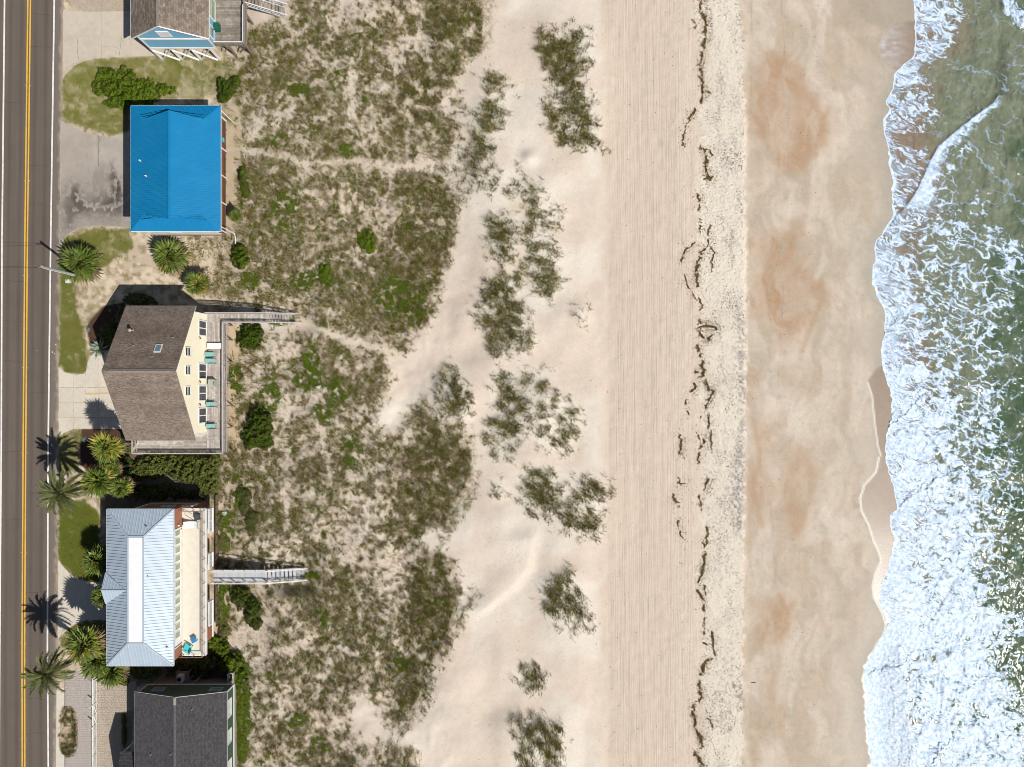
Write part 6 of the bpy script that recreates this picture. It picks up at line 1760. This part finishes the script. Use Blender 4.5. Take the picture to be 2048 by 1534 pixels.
def build_clumps():
    r = np.random.RandomState(23)
    for lab, poly, dn in CLUMPS:
        p = np.array(poly, float); (u0, v0), (u1, v1) = p.min(0) - 16, p.max(0) + 16
        area = (u1 - u0) * (v1 - v0) * S * S
        n = int(area * 17)
        u = r.uniform(u0, u1, n); v = r.uniform(v0, v1, n)
        warp = (fbm(u / 14., v / 14., 3, 141) - .5) * 34
        m = pmask(u, v, poly, 20, warp - 3)
        pat = sstep(.36, .64, fbm(u / 15., v / 15., 3, 142) + (dn - .75) * .35)
        k = r.uniform(size=n) < m ** 1.3 * (.10 + .90 * pat) * min(1, .45 + .6 * dn)
        u, v = u[k], v[k]
        if len(u) < 6: u = r.uniform(p[:, 0].min(), p[:, 0].max(), 14); v = r.uniform(p[:, 1].min(), p[:, 1].max(), 14)
        nt = len(u)
        cols = pal(r, nt, [(.22,.18,.035), (.14,.165,.02), DK, STRAW, (.20,.19,.05)], [.32, .28, .2, .06, .14], .28)
        P1 = tufts(r, u, v, 6, .26, .45, 1.0, .055, True, cols, .95)
        gz0 = gz(u, v)
        # seed stalks standing above the leaves
        ns = int(nt * .9); j = r.choice(nt, ns); sb = to_world(u[j], v[j], gz0[j]) + np.stack([r.normal(size=ns) * .15, r.normal(size=ns) * .15, np.zeros(ns)], 1)
        az = r.uniform(-2.2, .6, ns); lean = r.uniform(.05, .28, ns); L = r.uniform(1.1, 1.75, ns)
        sc = pal(r, ns, [STRAW, BR, (.24, .19, .10)], [.5, .25, .25])
        P2 = blades(sb, az, lean, L, np.full(ns, .022), sc)
        top = sb + np.stack([np.cos(az) * np.sin(lean), np.sin(az) * np.sin(lean), np.cos(lean)], 1) * (L * .78)[:, None]
        P3 = blades(top, az, lean + .35, np.full(ns, .42), np.full(ns, .085), sc)
        c0 = p.mean(0); loc = G(c0[0], c0[1])
        t = thing('grass_clump', lab, 'dune grass', loc)
        for nm, pp in (('leaves', [P1]), ('seed_stalks', [P2, P3])):
            v_, f_, c_ = join(pp)
            o = link(bpy.data.objects.new(nm, np_mesh(nm, v_ - np.array(loc), f_, M['blade'], c_))); o.parent = t; o['kind'] = 'stuff'
    # thin grass between the clumps
    u, v = sample_cells(r, 860, 1230, -20, 1550, 26000, lambda a, b: .0 + .16 * sstep(.53, .75, fbm(a / 34., b / 34., 3, 143)) * (1 - sstep(1150, 1215, a)) * near_any(a, b))
    cols = pal(r, len(u), [OL, GR, DK, STRAW], [.4, .3, .15, .15])
    v_, f_, c_ = tufts(r, u, v, 6, .16, .25, .65, .03, True, cols, 1.0)
    o = link(bpy.data.objects.new('scattered_grass', np_mesh('scattered_grass', v_, f_, M['blade'], c_))); o['kind'] = 'stuff'; o['label'] = 'thin scattered beach grass on the pale dune front'

def near_any(u, v):
    m = np.zeros(u.shape)
    for lab, p, d in CLUMPS: m = np.maximum(m, pmask(u, v, p, 40))
    for p in SPARSE: m = np.maximum(m, pmask(u, v, p, 25))
    for p in MF: m = np.maximum(m, pmask(u, v, p, 30) )
    return m

DRIVES = [
 [(120, -80), (335, -80), (335, 112), (190, 117), (150, 130), (126, 156), (112, 156)], [(112, 240), (160, 262), (228, 277), (262, 263), (262, 455), (172, 453), (133, 472), (112, 490)],
 [(112, 734), (166, 748), (180, 712), (262, 700), (262, 858), (150, 858), (112, 872)], [(112, 1118), (158, 1159), (225, 1164), (225, 1240), (152, 1246), (112, 1280)], [(112, 1336), (275, 1345), (275, 1420), (250, 1425), (250, 1600), (112, 1600)]]
def build_lawns():
    r = np.random.RandomState(31)
    lab = {'street': 'rough green verge around the big spreading shrub', 'dry': 'dry yellowing grass between the braced posts and the bright blue roof', 'middle': 'green grass around the palm below the stained pad', 'strip': 'narrow green strip of grass along the road', 'corner': 'small corner of dry grass beside the concrete driveway', 'front': 'smooth dark green lawn in front of the pale metal roof', 'round': 'rounded patch of grass with palm trunk shade across it'}
    for nm, p, a in LAWNS:
        q = np.array(p, float); (u0, v0), (u1, v1) = q.min(0), q.max(0)
        n = int((u1 - u0) * (v1 - v0) * S * S * 560)
        u = r.uniform(u0 - 4, u1 + 4, n); v = r.uniform(v0 - 4, v1 + 4, n)
        m = pmask(u, v, p, 4, (fbm(u / 9., v / 9., 3, 55) - .5) * 16) * clear_of_buildings(u, v)
        m = m * (.30 + .70 * sstep(.30, .52, fbm(u / 14., v / 14., 4, 55) + (a - .75)))
        k = r.uniform(size=n) < m; u, v = u[k], v[k]; n = len(u)
        pt = fbm(u / 18., v / 18., 3, 151)
        c = pal(r, n, [(.15, .20, .012), (.11, .16, .012), (.21, .21, .035), (.28, .24, .08)], [.4, .25, .22, .13] if a < .95 else [.5, .38, .10, .02])
        c = np.where((pt < .40)[:, None] & (a < .95), c * .55 + np.array((.27, .22, .06)) * .45, c)
        b = to_world(u, v, gz(u, v) - .01)
        v_, f_, c_ = blades(b, r.uniform(0, 6.28, n), r.uniform(.2, 1.1, n), r.uniform(.07, .15, n), np.full(n, .05), c)
        o = link(bpy.data.objects.new('grass', np_mesh('grass', v_, f_, M['blade'], c_))); o['kind'] = 'stuff'; o['label'] = lab[nm]
    # weeds in the sandy yards
    def dn(a, b):
        m = clear_of_buildings(a, b) * (a > 119) * sstep(.47, .62, fbm(a / 9., b / 9., 4, 46)) * (1 - sstep(430, 480, a))
        for p in DRIVES + MULCHES: m = m * (1 - pmask(a, b, p, 3))
        return m
    u, v = sample_cells(r, 118, 480, 100, 1500, 52000, dn)
    cols = pal(r, len(u), [(.16, .15, .05), (.10, .115, .03), (.25, .21, .11), BR], [.35, .25, .25, .15])
    v_, f_, c_ = tufts(r, u, v, 6, .16, .08, .24, .035, False, cols, 1.2)
    o = link(bpy.data.objects.new('weeds', np_mesh('weeds', v_, f_, M['blade'], c_))); o['kind'] = 'stuff'; o['label'] = 'low dry weeds on the sandy yards between the houses'
    # oval bed tussocks
    n = 2600; u = r.uniform(117, 156, n); v = r.uniform(1410, 1515, n)
    m = pmask(u, v, ISLAND, 2); edge = sstep(140, 150, u) + sstep(1478, 1492, v) + (1 - sstep(1416, 1428, v)) + .9 * sstep(.5, .6, fbm(u / 7., v / 7., 3, 152))
    k = r.uniform(size=n) < m * np.clip(edge, 0.05, 1); u, v = u[k], v[k]
    cols = pal(r, len(u), [(.10, .11, .025), (.16, .14, .05), (.07, .085, .02)], [.4, .3, .3])
    v_, f_, c_ = tufts(r, u, v, 7, .15, .12, .3, .035, False, cols, 1.1)
    o = link(bpy.data.objects.new('grass', np_mesh('grass', v_ + np.array([0, 0, .05]), f_, M['blade'], c_))); o['kind'] = 'stuff'; o['label'] = 'grass edging the oval bed beside the paved forecourt'

def shrub(label, lobes, cols, wts, nleaf, size, cat='shrub', name='shrub', seed=1, jag=.8):
    r = np.random.RandomState(seed)
    L = np.array(lobes, float)
    (cu, cv) = L[:, :2].mean(0); loc = G(cu, cv)
    t = thing(name, label, cat, loc)
    u0, u1 = (L[:, 0] - L[:, 2]).min() - 3, (L[:, 0] + L[:, 2]).max() + 3; v0, v1 = (L[:, 1] - L[:, 3]).min() - 3, (L[:, 1] + L[:, 3]).max() + 3
    def top(u, v):
        w = ((fbm(u / 13., v / 13., 3, seed + 5) - .5) * 1.1 + (fbm(u / 4., v / 4., 2, seed + 6) - .5) * .7) * jag
        h = np.zeros(u.shape)
        for a, b, ru, rv, H in lobes:
            e = ell(u, v, a, b, ru, rv) + w
            h = np.maximum(h, H * np.sqrt(np.clip(1 - e * e, 0, 1)))
        return h * (.45 + 1.1 * fbm(u / 6.5, v / 6.5, 3, seed + 9))
    n = nleaf * 2
    u = r.uniform(u0, u1, n); v = r.uniform(v0, v1, n); h = top(u, v); k = h > .08
    u, v, h = u[k], v[k], h[k]; m = len(u)
    f = 1 - np.abs(r.normal(size=m)) * .22; f = np.clip(f, .15, 1.06)
    z = gz(u, v) + h * f + r.uniform(-.04, .08, m)
    du = top(u + 2, v) - h; dv = top(u, v + 2) - h
    nr = np.stack([-du / (2 * S), dv / (2 * S), np.ones(m)], 1) + r.normal(size=(m, 3)) * .75
    nr[:, 2] = np.abs(nr[:, 2]) + .1
    c = pal(r, m, cols, wts, .18)
    tone = .75 + .5 * fbm(u / 7., v / 7., 2, seed + 13); c = c * tone[:, None]
    v_, f_, c_ = leafcards(to_world(u, v, z), nr, r.uniform(.6, 1.4, m) * size, c, r)
    o = link(bpy.data.objects.new('foliage', np_mesh('foliage', v_ - np.array(loc), f_, M['leaf'], c_))); o.parent = t
    # woody core under the leaves
    gu = np.arange(u0, u1 + 2, 3.0); gv = np.arange(v0, v1 + 2, 3.0); VV, UU = np.meshgrid(gv, gu, indexing='ij')
    hh = top(UU, VV) * .72; zz = gz(UU, VV) + hh - .06
    ff = grid_faces(len(gv), len(gu)); keep = hh.ravel()[ff].max(1) > .05; ff = ff[keep]
    W_ = to_world(UU.ravel(), VV.ravel(), zz.ravel()) - np.array(loc)
    o = link(bpy.data.objects.new('branches', np_mesh('branches', W_, ff, M['stem']))); o.parent = t
    return t

LG = (.13, .21, .010); MG = (.085, .135, .012); DG = (.035, .058, .010); YG = (.21, .26, .03); OLV = (.15, .17, .035); GG = (.20, .215, .085)
def build_shrubs():
    shrub('large spreading shrub with rich green leaves beside the bright blue roof', [(243,172,40,36,1.9),(212,150,20,17,1.4),(285,184,36,26,1.4),(325,178,22,13,1.0),(200,175,14,18,.9),(240,205,30,12,1.2)], [LG, MG, DG, YG], [.45, .3, .15, .1], 15000, .17, seed=3)
    shrub('dark green bush on the dune edge past the shaded timber landing', [(450,178,19,24,1.3),(470,165,14,12,.9),(445,195,12,12,1.0)], [MG, DG, LG], [.4, .4, .2], 3600, .14, seed=4)
    shrub('green bush with a deep black shade beside the dune path', [(480,512,17,24,1.9),(470,520,9,16,1.3)], [LG, MG, OLV], [.45, .35, .2], 3000, .14, seed=5)
    shrub('round dark green bush tucked below the weathered boardwalk', [(500,672,25,26,1.5),(488,668,12,18,1.2)], [MG, DG, LG], [.45, .35, .2], 5200, .13, seed=6)
    shrub('large oblong dark green bush on the dune beside the long deck', [(518,850,26,38,1.7),(505,868,22,28,1.1),(525,880,20,18,.9)], [MG, DG, LG], [.45, .35, .2], 8600, .13, seed=7)
    shrub('two lobed dark bush below the pale grey boardwalk', [(480,1192,22,24,1.2),(505,1220,17,26,1.4),(512,1245,12,14,1.0)], [MG, DG, LG], [.42, .4, .18], 5600, .14, seed=8)
    shrub('low straggling dark bush on the dune between the two boardwalks', [(490,1000,12,30,.8),(502,1040,13,26,.7),(480,985,9,12,.6)], [MG, DG, OLV], [.4, .35, .25], 2600, .13, seed=9)
    shrub('small upright bush along the sandy track by the bright blue roof', [(484,350,9,22,1.2),(490,375,10,20,.6)], [LG, MG, DG], [.5, .3, .2], 1500, .13, seed=10)
    shrub('round bright green bush alone in the middle of the dune field', [(735,478,18,18,.8),(742,497,9,7,.5)], [LG, MG, YG], [.5, .3, .2], 2200, .13, seed=11)
    shrub('oval bright green bush in the dune field level with the timber boardwalk', [(652,548,15,24,.8)], [LG, MG, YG], [.5, .3, .2], 2000, .13, seed=12)
    shrub('yellow green hedge mass between the long deck and the cedar house', [(385,938,52,30,2.0),(330,922,45,18,1.6),(415,965,24,24,1.4),(300,935,42,22,1.6),(425,925,18,18,1.5)], [(.125,.15,.035), OLV, GG, MG, (.17,.12,.04)], [.35, .25, .2, .15, .05], 15000, .20, 'hedge', 'hedge', 13, .35)
    shrub('shaded dark undergrowth against the cedar house wall', [(300,985,60,16,1.1),(260,960,28,22,1.2),(380,990,36,10,.8)], [MG, DG, GG], [.4, .4, .2], 4200, .2, seed=14)
    shrub('bright green bush beside the weathered shower stall', [(462,1330,26,26,1.6),(478,1355,16,30,1.2),(440,1300,20,22,1.2),(425,1285,20,16,1.0)], [LG, YG, MG], [.5, .25, .25], 8200, .16, seed=15)
    shrub('grey green bush with yellow flowers under the roof terrace end', [(375,1325,34,17,2.0),(410,1330,24,20,1.8),(345,1328,16,13,1.6),(390,1352,30,12,1.2)], [GG, OLV, MG, (.42,.30,.03), (.16,.13,.09)], [.34, .26, .2, .05, .15], 7000, .16, seed=16)
    shrub('leafy dark shrub in the house shade by the brown mulch', [(250,640,24,26,1.3),(280,600,36,12,1.1),(215,670,22,18,1.0)], [MG, DG, LG], [.4, .4, .2], 3600, .18, seed=17)
    shrub('small dark shrub under the yellowing palm by the deck corner', [(255,880,12,26,1.4),(245,925,24,14,1.2)], [MG, DG, OLV], [.4, .35, .25], 2600, .17, seed=18)
    shrub('mixed low bushes in the shade at the head of the forecourt', [(285,1345,34,14,1.2),(246,1358,14,12,1.0)], [MG, GG, OLV], [.45, .3, .25], 2600, .17, seed=19)
    shrub('thin clipped hedge along the wall of the dark green house', [(248,1470,4.5,26,.6),(247,1440,5,12,.5)], [MG, LG, DG], [.5, .3, .2], 900, .12, 'hedge', 'hedge', 20, .2)
    shrub('creeping green plants along the sea wall of the dark green house', [(478,1420,11,44,.5),(484,1490,12,40,.45),(474,1390,9,20,.5)], [LG, YG, OLV], [.5, .25, .25], 3600, .14, seed=21)
    shrub('yellow green ground plants beside the brown bulkhead', [(440,1040,9,22,.5),(446,1085,12,18,.5),(440,1220,9,40,.55),(448,1265,14,16,.7)], [LG, YG, OLV], [.4, .35, .25], 3000, .13, seed=22)

# ------------------------------------------------------------------ palms
def frond_mesh(kind, seed, col):
    r = np.random.RandomState(seed); V, F, Cc = [], [], []
    def tri(a, b, c, cl):
        i = len(V); V.extend([a, b, c]); F.append((i, i + 1, i + 2)); Cc.extend([cl] * 3)
    def strip(p, w, cl):
        for i in range(len(p) - 1):
            a, b = np.array(p[i]), np.array(p[i + 1]); d = b - a; q = np.cross(d, (0, 0, 1.)); q = q / (np.linalg.norm(q) + 1e-9) * w / 2
            tri(a - q, a + q, b + q, cl); tri(a - q, b + q, b - q, cl)
    col = np.array(col)
    if kind == 'fan':
        Lp = .34; strip([(0, 0, 0), (Lp * .6, 0, .05), (Lp, 0, .03)], .035, tuple(col * 1.1))
        n = 17
        for i in range(n):
            a = math.radians(-112 + 224 * i / (n - 1)); L = .74 * (1 - .30 * (abs(a) / 1.95) ** 2) * r.uniform(.88, 1.08); da = math.radians(7.2)
            o = np.array((Lp, 0, .03)); fold = .07 if i % 2 else -.03
            d0 = np.array((math.cos(a), math.sin(a), fold)); dl = np.array((math.cos(a - da), math.sin(a - da), -fold)); dr = np.array((math.cos(a + da), math.sin(a + da), -fold))
            m = o + d0 * L * .64; tip = o + d0 * L + np.array((0, 0, -r.uniform(.04, .26) * L))
            cl = tuple(col * r.uniform(.65, 1.35))
            ml = o + dl * L * .62 + np.array((0, 0, -.02)); mr = o + dr * L * .62 + np.array((0, 0, -.02))
            tri(o, ml, m, cl); tri(o, m, mr, cl); tri(ml, tip, m, cl); tri(m, tip, mr, cl)
    else:
        n = 40; pts = []
        for i in range(13):
            t = i / 12; pts.append((t * (1 - .14 * t * t), 0, .30 * t - .62 * t ** 2.3))
        strip(pts, .022, tuple(np.array((.20, .19, .09))))
        for i in range(n):
            t = .14 + .86 * i / (n - 1); x = t * (1 - .14 * t * t); z = .30 * t - .62 * t ** 2.3
            L = .155 * (1 - .75 * abs(t - .5) ** 1.5 * 1.6) * r.uniform(.85, 1.15); w = .019
            for s_ in (-1, 1):
                aa = math.radians(r.uniform(38, 58)) * (1 - .35 * t); up = r.uniform(-.15, .5)
                d = np.array((math.cos(aa), s_ * math.sin(aa), up - .25)); d /= np.linalg.norm(d)
                b = np.array((x, 0, z)); m = b + d * L * .5; tip = b + d * L + np.array((0, 0, -.02)); e = np.array((w, 0, 0))
                cl = tuple(col * r.uniform(.78, 1.25))
                tri(b - e, b + e, m + e * .8, cl); tri(b - e, m + e * .8, m - e * .8, cl); tri(m - e * .8, m + e * .8, tip, cl)
    return np_mesh('frond', np.array(V), np.array(F), M['frond'], np.array(Cc))

FR = {}
def palm(label, u, v, z, rpx, kind='fan', n=38, dead=.15, seed=1, yellow=0.0, low=-.5, lean=(0, 0), cat='palm tree', name='palm_tree'):
    r = np.random.RandomState(seed)
    if not FR:
        FR['fan'] = [frond_mesh('fan', 50 + i, c) for i, c in enumerate([(.125, .175, .028), (.10, .15, .024), (.17, .21, .04), (.14, .175, .045)])]
        FR['fan_y'] = [frond_mesh('fan', 60 + i, c) for i, c in enumerate([(.26, .26, .035), (.20, .24, .035), (.32, .27, .06)])]
        FR['fan_d'] = [frond_mesh('fan', 70 + i, c) for i, c in enumerate([(.26, .19, .10), (.19, .15, .085)])]
        FR['date'] = [frond_mesh('date', 80 + i, c) for i, c in enumerate([(.175, .195, .065), (.14, .17, .055), (.20, .21, .08), (.16, .175, .07)])]
        FR['date_d'] = [frond_mesh('date', 90 + i, c) for i, c in enumerate([(.22, .19, .11), (.18, .16, .09)])]
    if kind == 'fan': n = int(n * 1.15)
    x, y, _ = P(u, v, z)
    bx, by = x + lean[0], y + lean[1]; ub, vb = UV(bx, by, .3); z0 = gzs(ub, vb)
    t = thing(name, label, cat, (bx, by, z0))
    R = rpx * S * (CAMH - z) / CAMH
    pts = [(bx + (x - bx) * q, by + (y - by) * q, z0 - .2 + (z - .1 - z0 + .2) * q) for q in np.linspace(0, 1, 6)]
    rad = .24 if kind == 'date' else .19
    tr = MB(); tr.tube(pts, rad * 1.15, 10, rad); tk = tr.build('trunk', M['bark'], t)
    MB().tube([pts[-1], (x, y, z + .25)], rad * 1.9, 10, rad * .8).build('boot', M['bark'], t)
    for i in range(n):
        q = (i + .5) / n; el = math.radians(78) * (1 - q) + low * q + r.normal() * .10
        az = i * 2.39996 + r.normal() * .18
        d = q > 1 - dead
        key = kind + ('_d' if d else '_y' if (kind == 'fan' and r.uniform() < yellow) else '')
        me = FR[key][r.randint(len(FR[key]))]
        o = bpy.data.objects.new('frond', me); link(o); o.parent = t
        o.location = (x - bx, y - by, z - z0 + (.12 if not d else -.05))
        s = R * (r.uniform(.74, 1.06) if kind == 'fan' else r.uniform(.90, 1.12)) * (1.0 if kind == 'fan' else .98)
        if el > .9: s *= .8
        o.scale = (s, s, s); o.rotation_euler = (r.normal() * .35, -el + r.normal() * .12, az)
    return t

def rosette(label, u, v, rpx, n, col, h=.0, name='agave', cat='agave', seed=2):
    r = np.random.RandomState(seed); x, y, z = G(u, v, h); t = thing(name, label, cat, (x, y, z)); R = rpx * S
    for i in range(n):
        q = (i + .5) / n; az = i * 2.39996 + r.normal() * .1; el = 1.25 * (1 - q) + .12 * q; L = R * (.6 + .4 * q) * r.uniform(.9, 1.1); w = R * .17
        d = np.array((math.cos(az) * math.cos(el), math.sin(az) * math.cos(el), math.sin(el))); s = np.array((-math.sin(az), math.cos(az), 0)); up = np.cross(d, s) * -1
        o = np.array((x, y, z)); m = o + d * L * .5; tip = o + d * L; c = .1 * R
        mb = MB().poly([tuple(o - s * w * .5), tuple(m - s * w * .55 + up * c * .5), tuple(m)]).poly([tuple(o - s * w * .5), tuple(m), tuple(m + s * w * .55 + up * c * .5), tuple(o + s * w * .5)]).poly([tuple(m - s * w * .55 + up * c * .5), tuple(tip), tuple(m)]).poly([tuple(m), tuple(tip), tuple(m + s * w * .55 + up * c * .5)])
        mb.build('leaf', col, t)
    return t
M['agave'] = plain('blue_green_agave', (0.15, 0.24, 0.20), 0.5, var=.15)
M['yucca'] = plain('silver_green_yucca', (0.25, 0.30, 0.22), 0.5, var=.2)

def build_palms():
    palm('squat bushy fan palm growing around the utility pole', 165, 528, 1.8, 43, n=46, dead=.1, seed=1, low=-.25)
    palm('squat fan palm in the sand just below the bright blue roof', 343, 515, 1.9, 39, n=44, dead=.12, seed=2, low=-.25, yellow=.1)
    palm('smaller fan palm beside the corner of the long house shade', 398, 569, 2.4, 29, n=36, dead=.1, seed=3, low=-.25, yellow=.15)
    palm('yellowing fan palm by the deck corner and the brown mulch', 215, 893, 7.0, 36, n=20, dead=.16, seed=4, yellow=.6)
    palm('tall feathery date palm hanging over the road edge above the lawn', 124, 986, 8.0, 53, 'date', n=52, dead=.08, seed=5, low=-.55)
    palm('fan palm standing close beside the upper date palm', 201, 962, 5.6, 35, n=38, dead=.2, seed=6, yellow=.15)
    palm('half shaded fan palm with dry brown leaves near the cedar house', 243, 975, 5.2, 25, n=30, dead=.35, seed=7, yellow=.3)
    palm('dry tipped fan palm behind the two palms by the road', 226, 938, 5.0, 22, n=26, dead=.4, seed=17, yellow=.2)
    palm('feathery date palm hanging over the road below the curved driveway', 98, 1346, 9.0, 50, 'date', n=54, dead=.1, seed=8, low=-.6, lean=(.6, 0))
    palm('tall shaggy fan palm on the rounded grass patch', 172, 1284, 7.8, 42, n=24, dead=.25, seed=9, yellow=.1)
    palm('fan palm against the lower street corner of the pale metal roof', 198, 1318, 5.4, 38, n=42, dead=.2, seed=10)
    palm('fan palm at the head of the white picket fence', 226, 1340, 4.2, 34, n=38, dead=.2, seed=11, yellow=.1)
    palm('fan palm between the smooth lawn and the metal roof edge', 198, 1120, 3.6, 32, n=36, dead=.12, seed=12)
    palm('small fan palm under the little street gable', 208, 1192, 3.4, 25, n=30, dead=.12, seed=13, yellow=.1)
    palm('low palmetto beside the sea side corner of the bright blue roof', 473, 432, 3.3, 18, n=20, dead=.1, seed=14, low=-.1, name='palmetto', cat='palmetto')
    rosette('spiky blue green agave in the mulch beside the dry verge', 178, 659, 8, 16, M['agave'], .05)
    rosette('blue green agave in the mulch beside the concrete driveway', 170, 879, 9, 16, M['agave'], .05, seed=3)
    rosette('large silver green yucca half in the house shade', 200, 698, 24, 34, M['yucca'], .25, 'yucca', 'yucca', 4)
    rosette('small bright plant in the house shade nearest the sandy yard', 230, 602, 5, 12, M['brightleaf'], .3, 'garden_plant', 'plant', 5)
    rosette('small bright plant in the house shade nearest the mulch', 220, 621, 5, 12, M['brightleaf'], .3, 'garden_plant', 'plant', 6)
M['brightleaf'] = plain('bright_leaf', (0.18, 0.30, 0.02), 0.5)

# ------------------------------------------------------------------ beach wrack
WRACK = [
 ([(1405,-40),(1404,0),(1402,18),(1410,40),(1412,60),(1408,84),(1404,110),(1402,135),(1404,160),(1406,185),(1403,208)],1.0),([(1387,40),(1390,56)],.6),([(1412,182),(1422,186)],.4),
 ([(1392,218),(1382,230),(1374,248),(1369,270),(1364,283),(1372,296)],.55),([(1398,295),(1410,300),(1413,315),(1411,335),(1416,350),(1422,360)],1.0),([(1420,300),(1423,312)],.5),([(1408,358),(1428,352)],.5),
 ([(1395,388),(1398,404),(1399,420)],.5),([(1400,438),(1402,452),(1401,468)],.7),([(1420,450),(1419,468),(1416,480),(1417,488)],.4),([(1415,493),(1404,504),(1397,518),(1395,540),(1393,560),(1396,574)],.8),([(1420,495),(1428,505),(1424,520),(1422,545)],.3),([(1392,485),(1384,491),(1370,500),(1363,525)],.3),([(1366,545),(1378,575),(1392,600)],.25),([(1394,592),(1404,612),(1398,625)],.3),
 ([(1400,640),(1398,655),(1412,652),(1430,654),(1433,660)],.8),([(1399,655),(1402,672),(1412,682),(1425,670)],.9),([(1396,690),(1396,702),(1402,714)],.7),([(1403,722),(1408,740),(1402,752),(1390,744)],1.0),([(1412,762),(1418,780),(1428,782),(1420,796),(1414,812),(1410,820)],1.0),([(1388,765),(1394,775),(1380,784)],.5),([(1418,830),(1420,845),(1416,858)],.7),([(1401,832),(1401,840)],.4),
 ([(1376,800),(1370,815),(1378,830)],.25),([(1360,870),(1363,888),(1358,905),(1368,918)],.8),([(1395,865),(1402,882),(1410,882),(1398,898)],.7),([(1398,905),(1396,928)],.4),([(1421,855),(1422,880),(1423,905)],.4),([(1355,955),(1360,968),(1374,966)],.6),([(1418,958),(1412,970),(1408,980)],.6),([(1346,988),(1350,1002),(1360,1014)],.5),([(1398,992),(1402,1006),(1405,1022)],.9),([(1357,1040),(1360,1070),(1370,1080)],.4),
 ([(1414,1052),(1415,1075),(1412,1095),(1406,1085)],.5),([(1410,1105),(1408,1130),(1404,1150),(1398,1166)],.9),([(1395,1180),(1402,1192),(1408,1200)],.7),([(1409,1170),(1411,1190)],.4),([(1406,1210),(1409,1225)],.6),([(1408,1235),(1409,1268)],.7),([(1425,1262),(1427,1290),(1431,1312)],.4),([(1406,1285),(1418,1290)],.3),([(1424,1318),(1412,1322),(1405,1345),(1400,1350)],.9),([(1398,1362),(1401,1378),(1404,1395),(1394,1405)],.8),([(1389,1408),(1386,1425),(1390,1440),(1391,1455),(1400,1470),(1403,1495)],1.0),([(1412,1435),(1420,1440),(1425,1455)],.4),([(1390,1505),(1400,1520),(1405,1534),(1408,1580)],.9),
]
def build_wrack():
    r = np.random.RandomState(41); U, V, W = [], [], []
    for ln, a in WRACK:
        p = np.array(ln, float)
        for A, B in zip(p[:-1], p[1:]):
            L = np.hypot(*(B - A)); n = int(L * 24 * (.3 + a)); t = r.uniform(size=n)
            wid = 2.7 * (.35 + a) * (0.15 + 1.3 * vnoise(t * L / 7. + A[0], t * 0 + A[1], 5))
            U.append(A[0] + (B[0] - A[0]) * t + r.normal(size=n) * wid * .55); V.append(A[1] + (B[1] - A[1]) * t + r.normal(size=n) * wid * .55); W.append(np.full(n, a))
    u = np.concatenate(U); v = np.concatenate(V); n = len(u)
    k = r.uniform(size=n) < sstep(.30, .62, fbm(u / 4.5, v / 7., 3, 161)); u, v = u[k], v[k]
    # thin scatter around the main line
    ns = 9000; j = r.choice(len(u), ns); u = np.concatenate([u, u[j] + r.normal(size=ns) * 7 + 3]); v = np.concatenate([v, v[j] + r.normal(size=ns) * 9]); n = len(u)
    u = u + (fbm(u / 20., v / 5., 2, 164) - .5) * 7
    z = gz(u, v) + r.uniform(.01, .055, n)
    c = pal(r, n, [(.19, .13, .05), (.11, .078, .034), (.26, .18, .075), (.36, .26, .13)], [.40, .25, .22, .13])
    P1 = leafcards(to_world(u, v, z), r.normal(size=(n, 3)) * .7 + np.array([0, 0, 1.]), r.uniform(.05, .17, n), c, r)
    v_, f_, c_ = P1
    o = link(bpy.data.objects.new('seaweed', np_mesh('seaweed', v_, f_, M['leaf'], c_))); o['kind'] = 'stuff'; o['label'] = 'broken brown line of washed up seaweed along the beach'
    # shells, grains and bits scattered over the wrack band
    u, v = sample_cells(r, 1385, 1500, -40, 1580, 30000, lambda a, b: (sstep(1395, 1420, a) * (1 - sstep(1482, 1492, a))) * (.10 + .75 * sstep(.45, .66, fbm(a / 20., b / 40., 3, 162))))
    u2, v2 = sample_cells(r, 1495, 1640, -40, 1580, 2600, lambda a, b: .35 * sstep(.5, .7, fbm(a / 40., b / 40., 3, 163)))
    u3, v3 = sample_cells(r, 880, 1390, -40, 1580, 2600, lambda a, b: .35 + 0 * a)
    u = np.concatenate([u, u2, u3]); v = np.concatenate([v, v2, v3]); n = len(u)
    z = gz(u, v) + .03
    c = pal(r, n, [(.13, .11, .09), (.22, .19, .15), (.06, .05, .04), (.5, .45, .38)], [.4, .3, .2, .1])
    v_, f_, c_ = leafcards(to_world(u, v, z), r.normal(size=(n, 3)) * .4 + np.array([0, 0, 1.]), r.uniform(.05, .17, n), c, r)
    o = link(bpy.data.objects.new('beach_debris', np_mesh('beach_debris', v_, f_, M['leaf'], c_))); o['kind'] = 'stuff'; o['label'] = 'small dark shells and bits scattered over the pale upper beach'

build_field(); build_clumps(); build_lawns(); build_shrubs(); build_palms(); build_wrack()
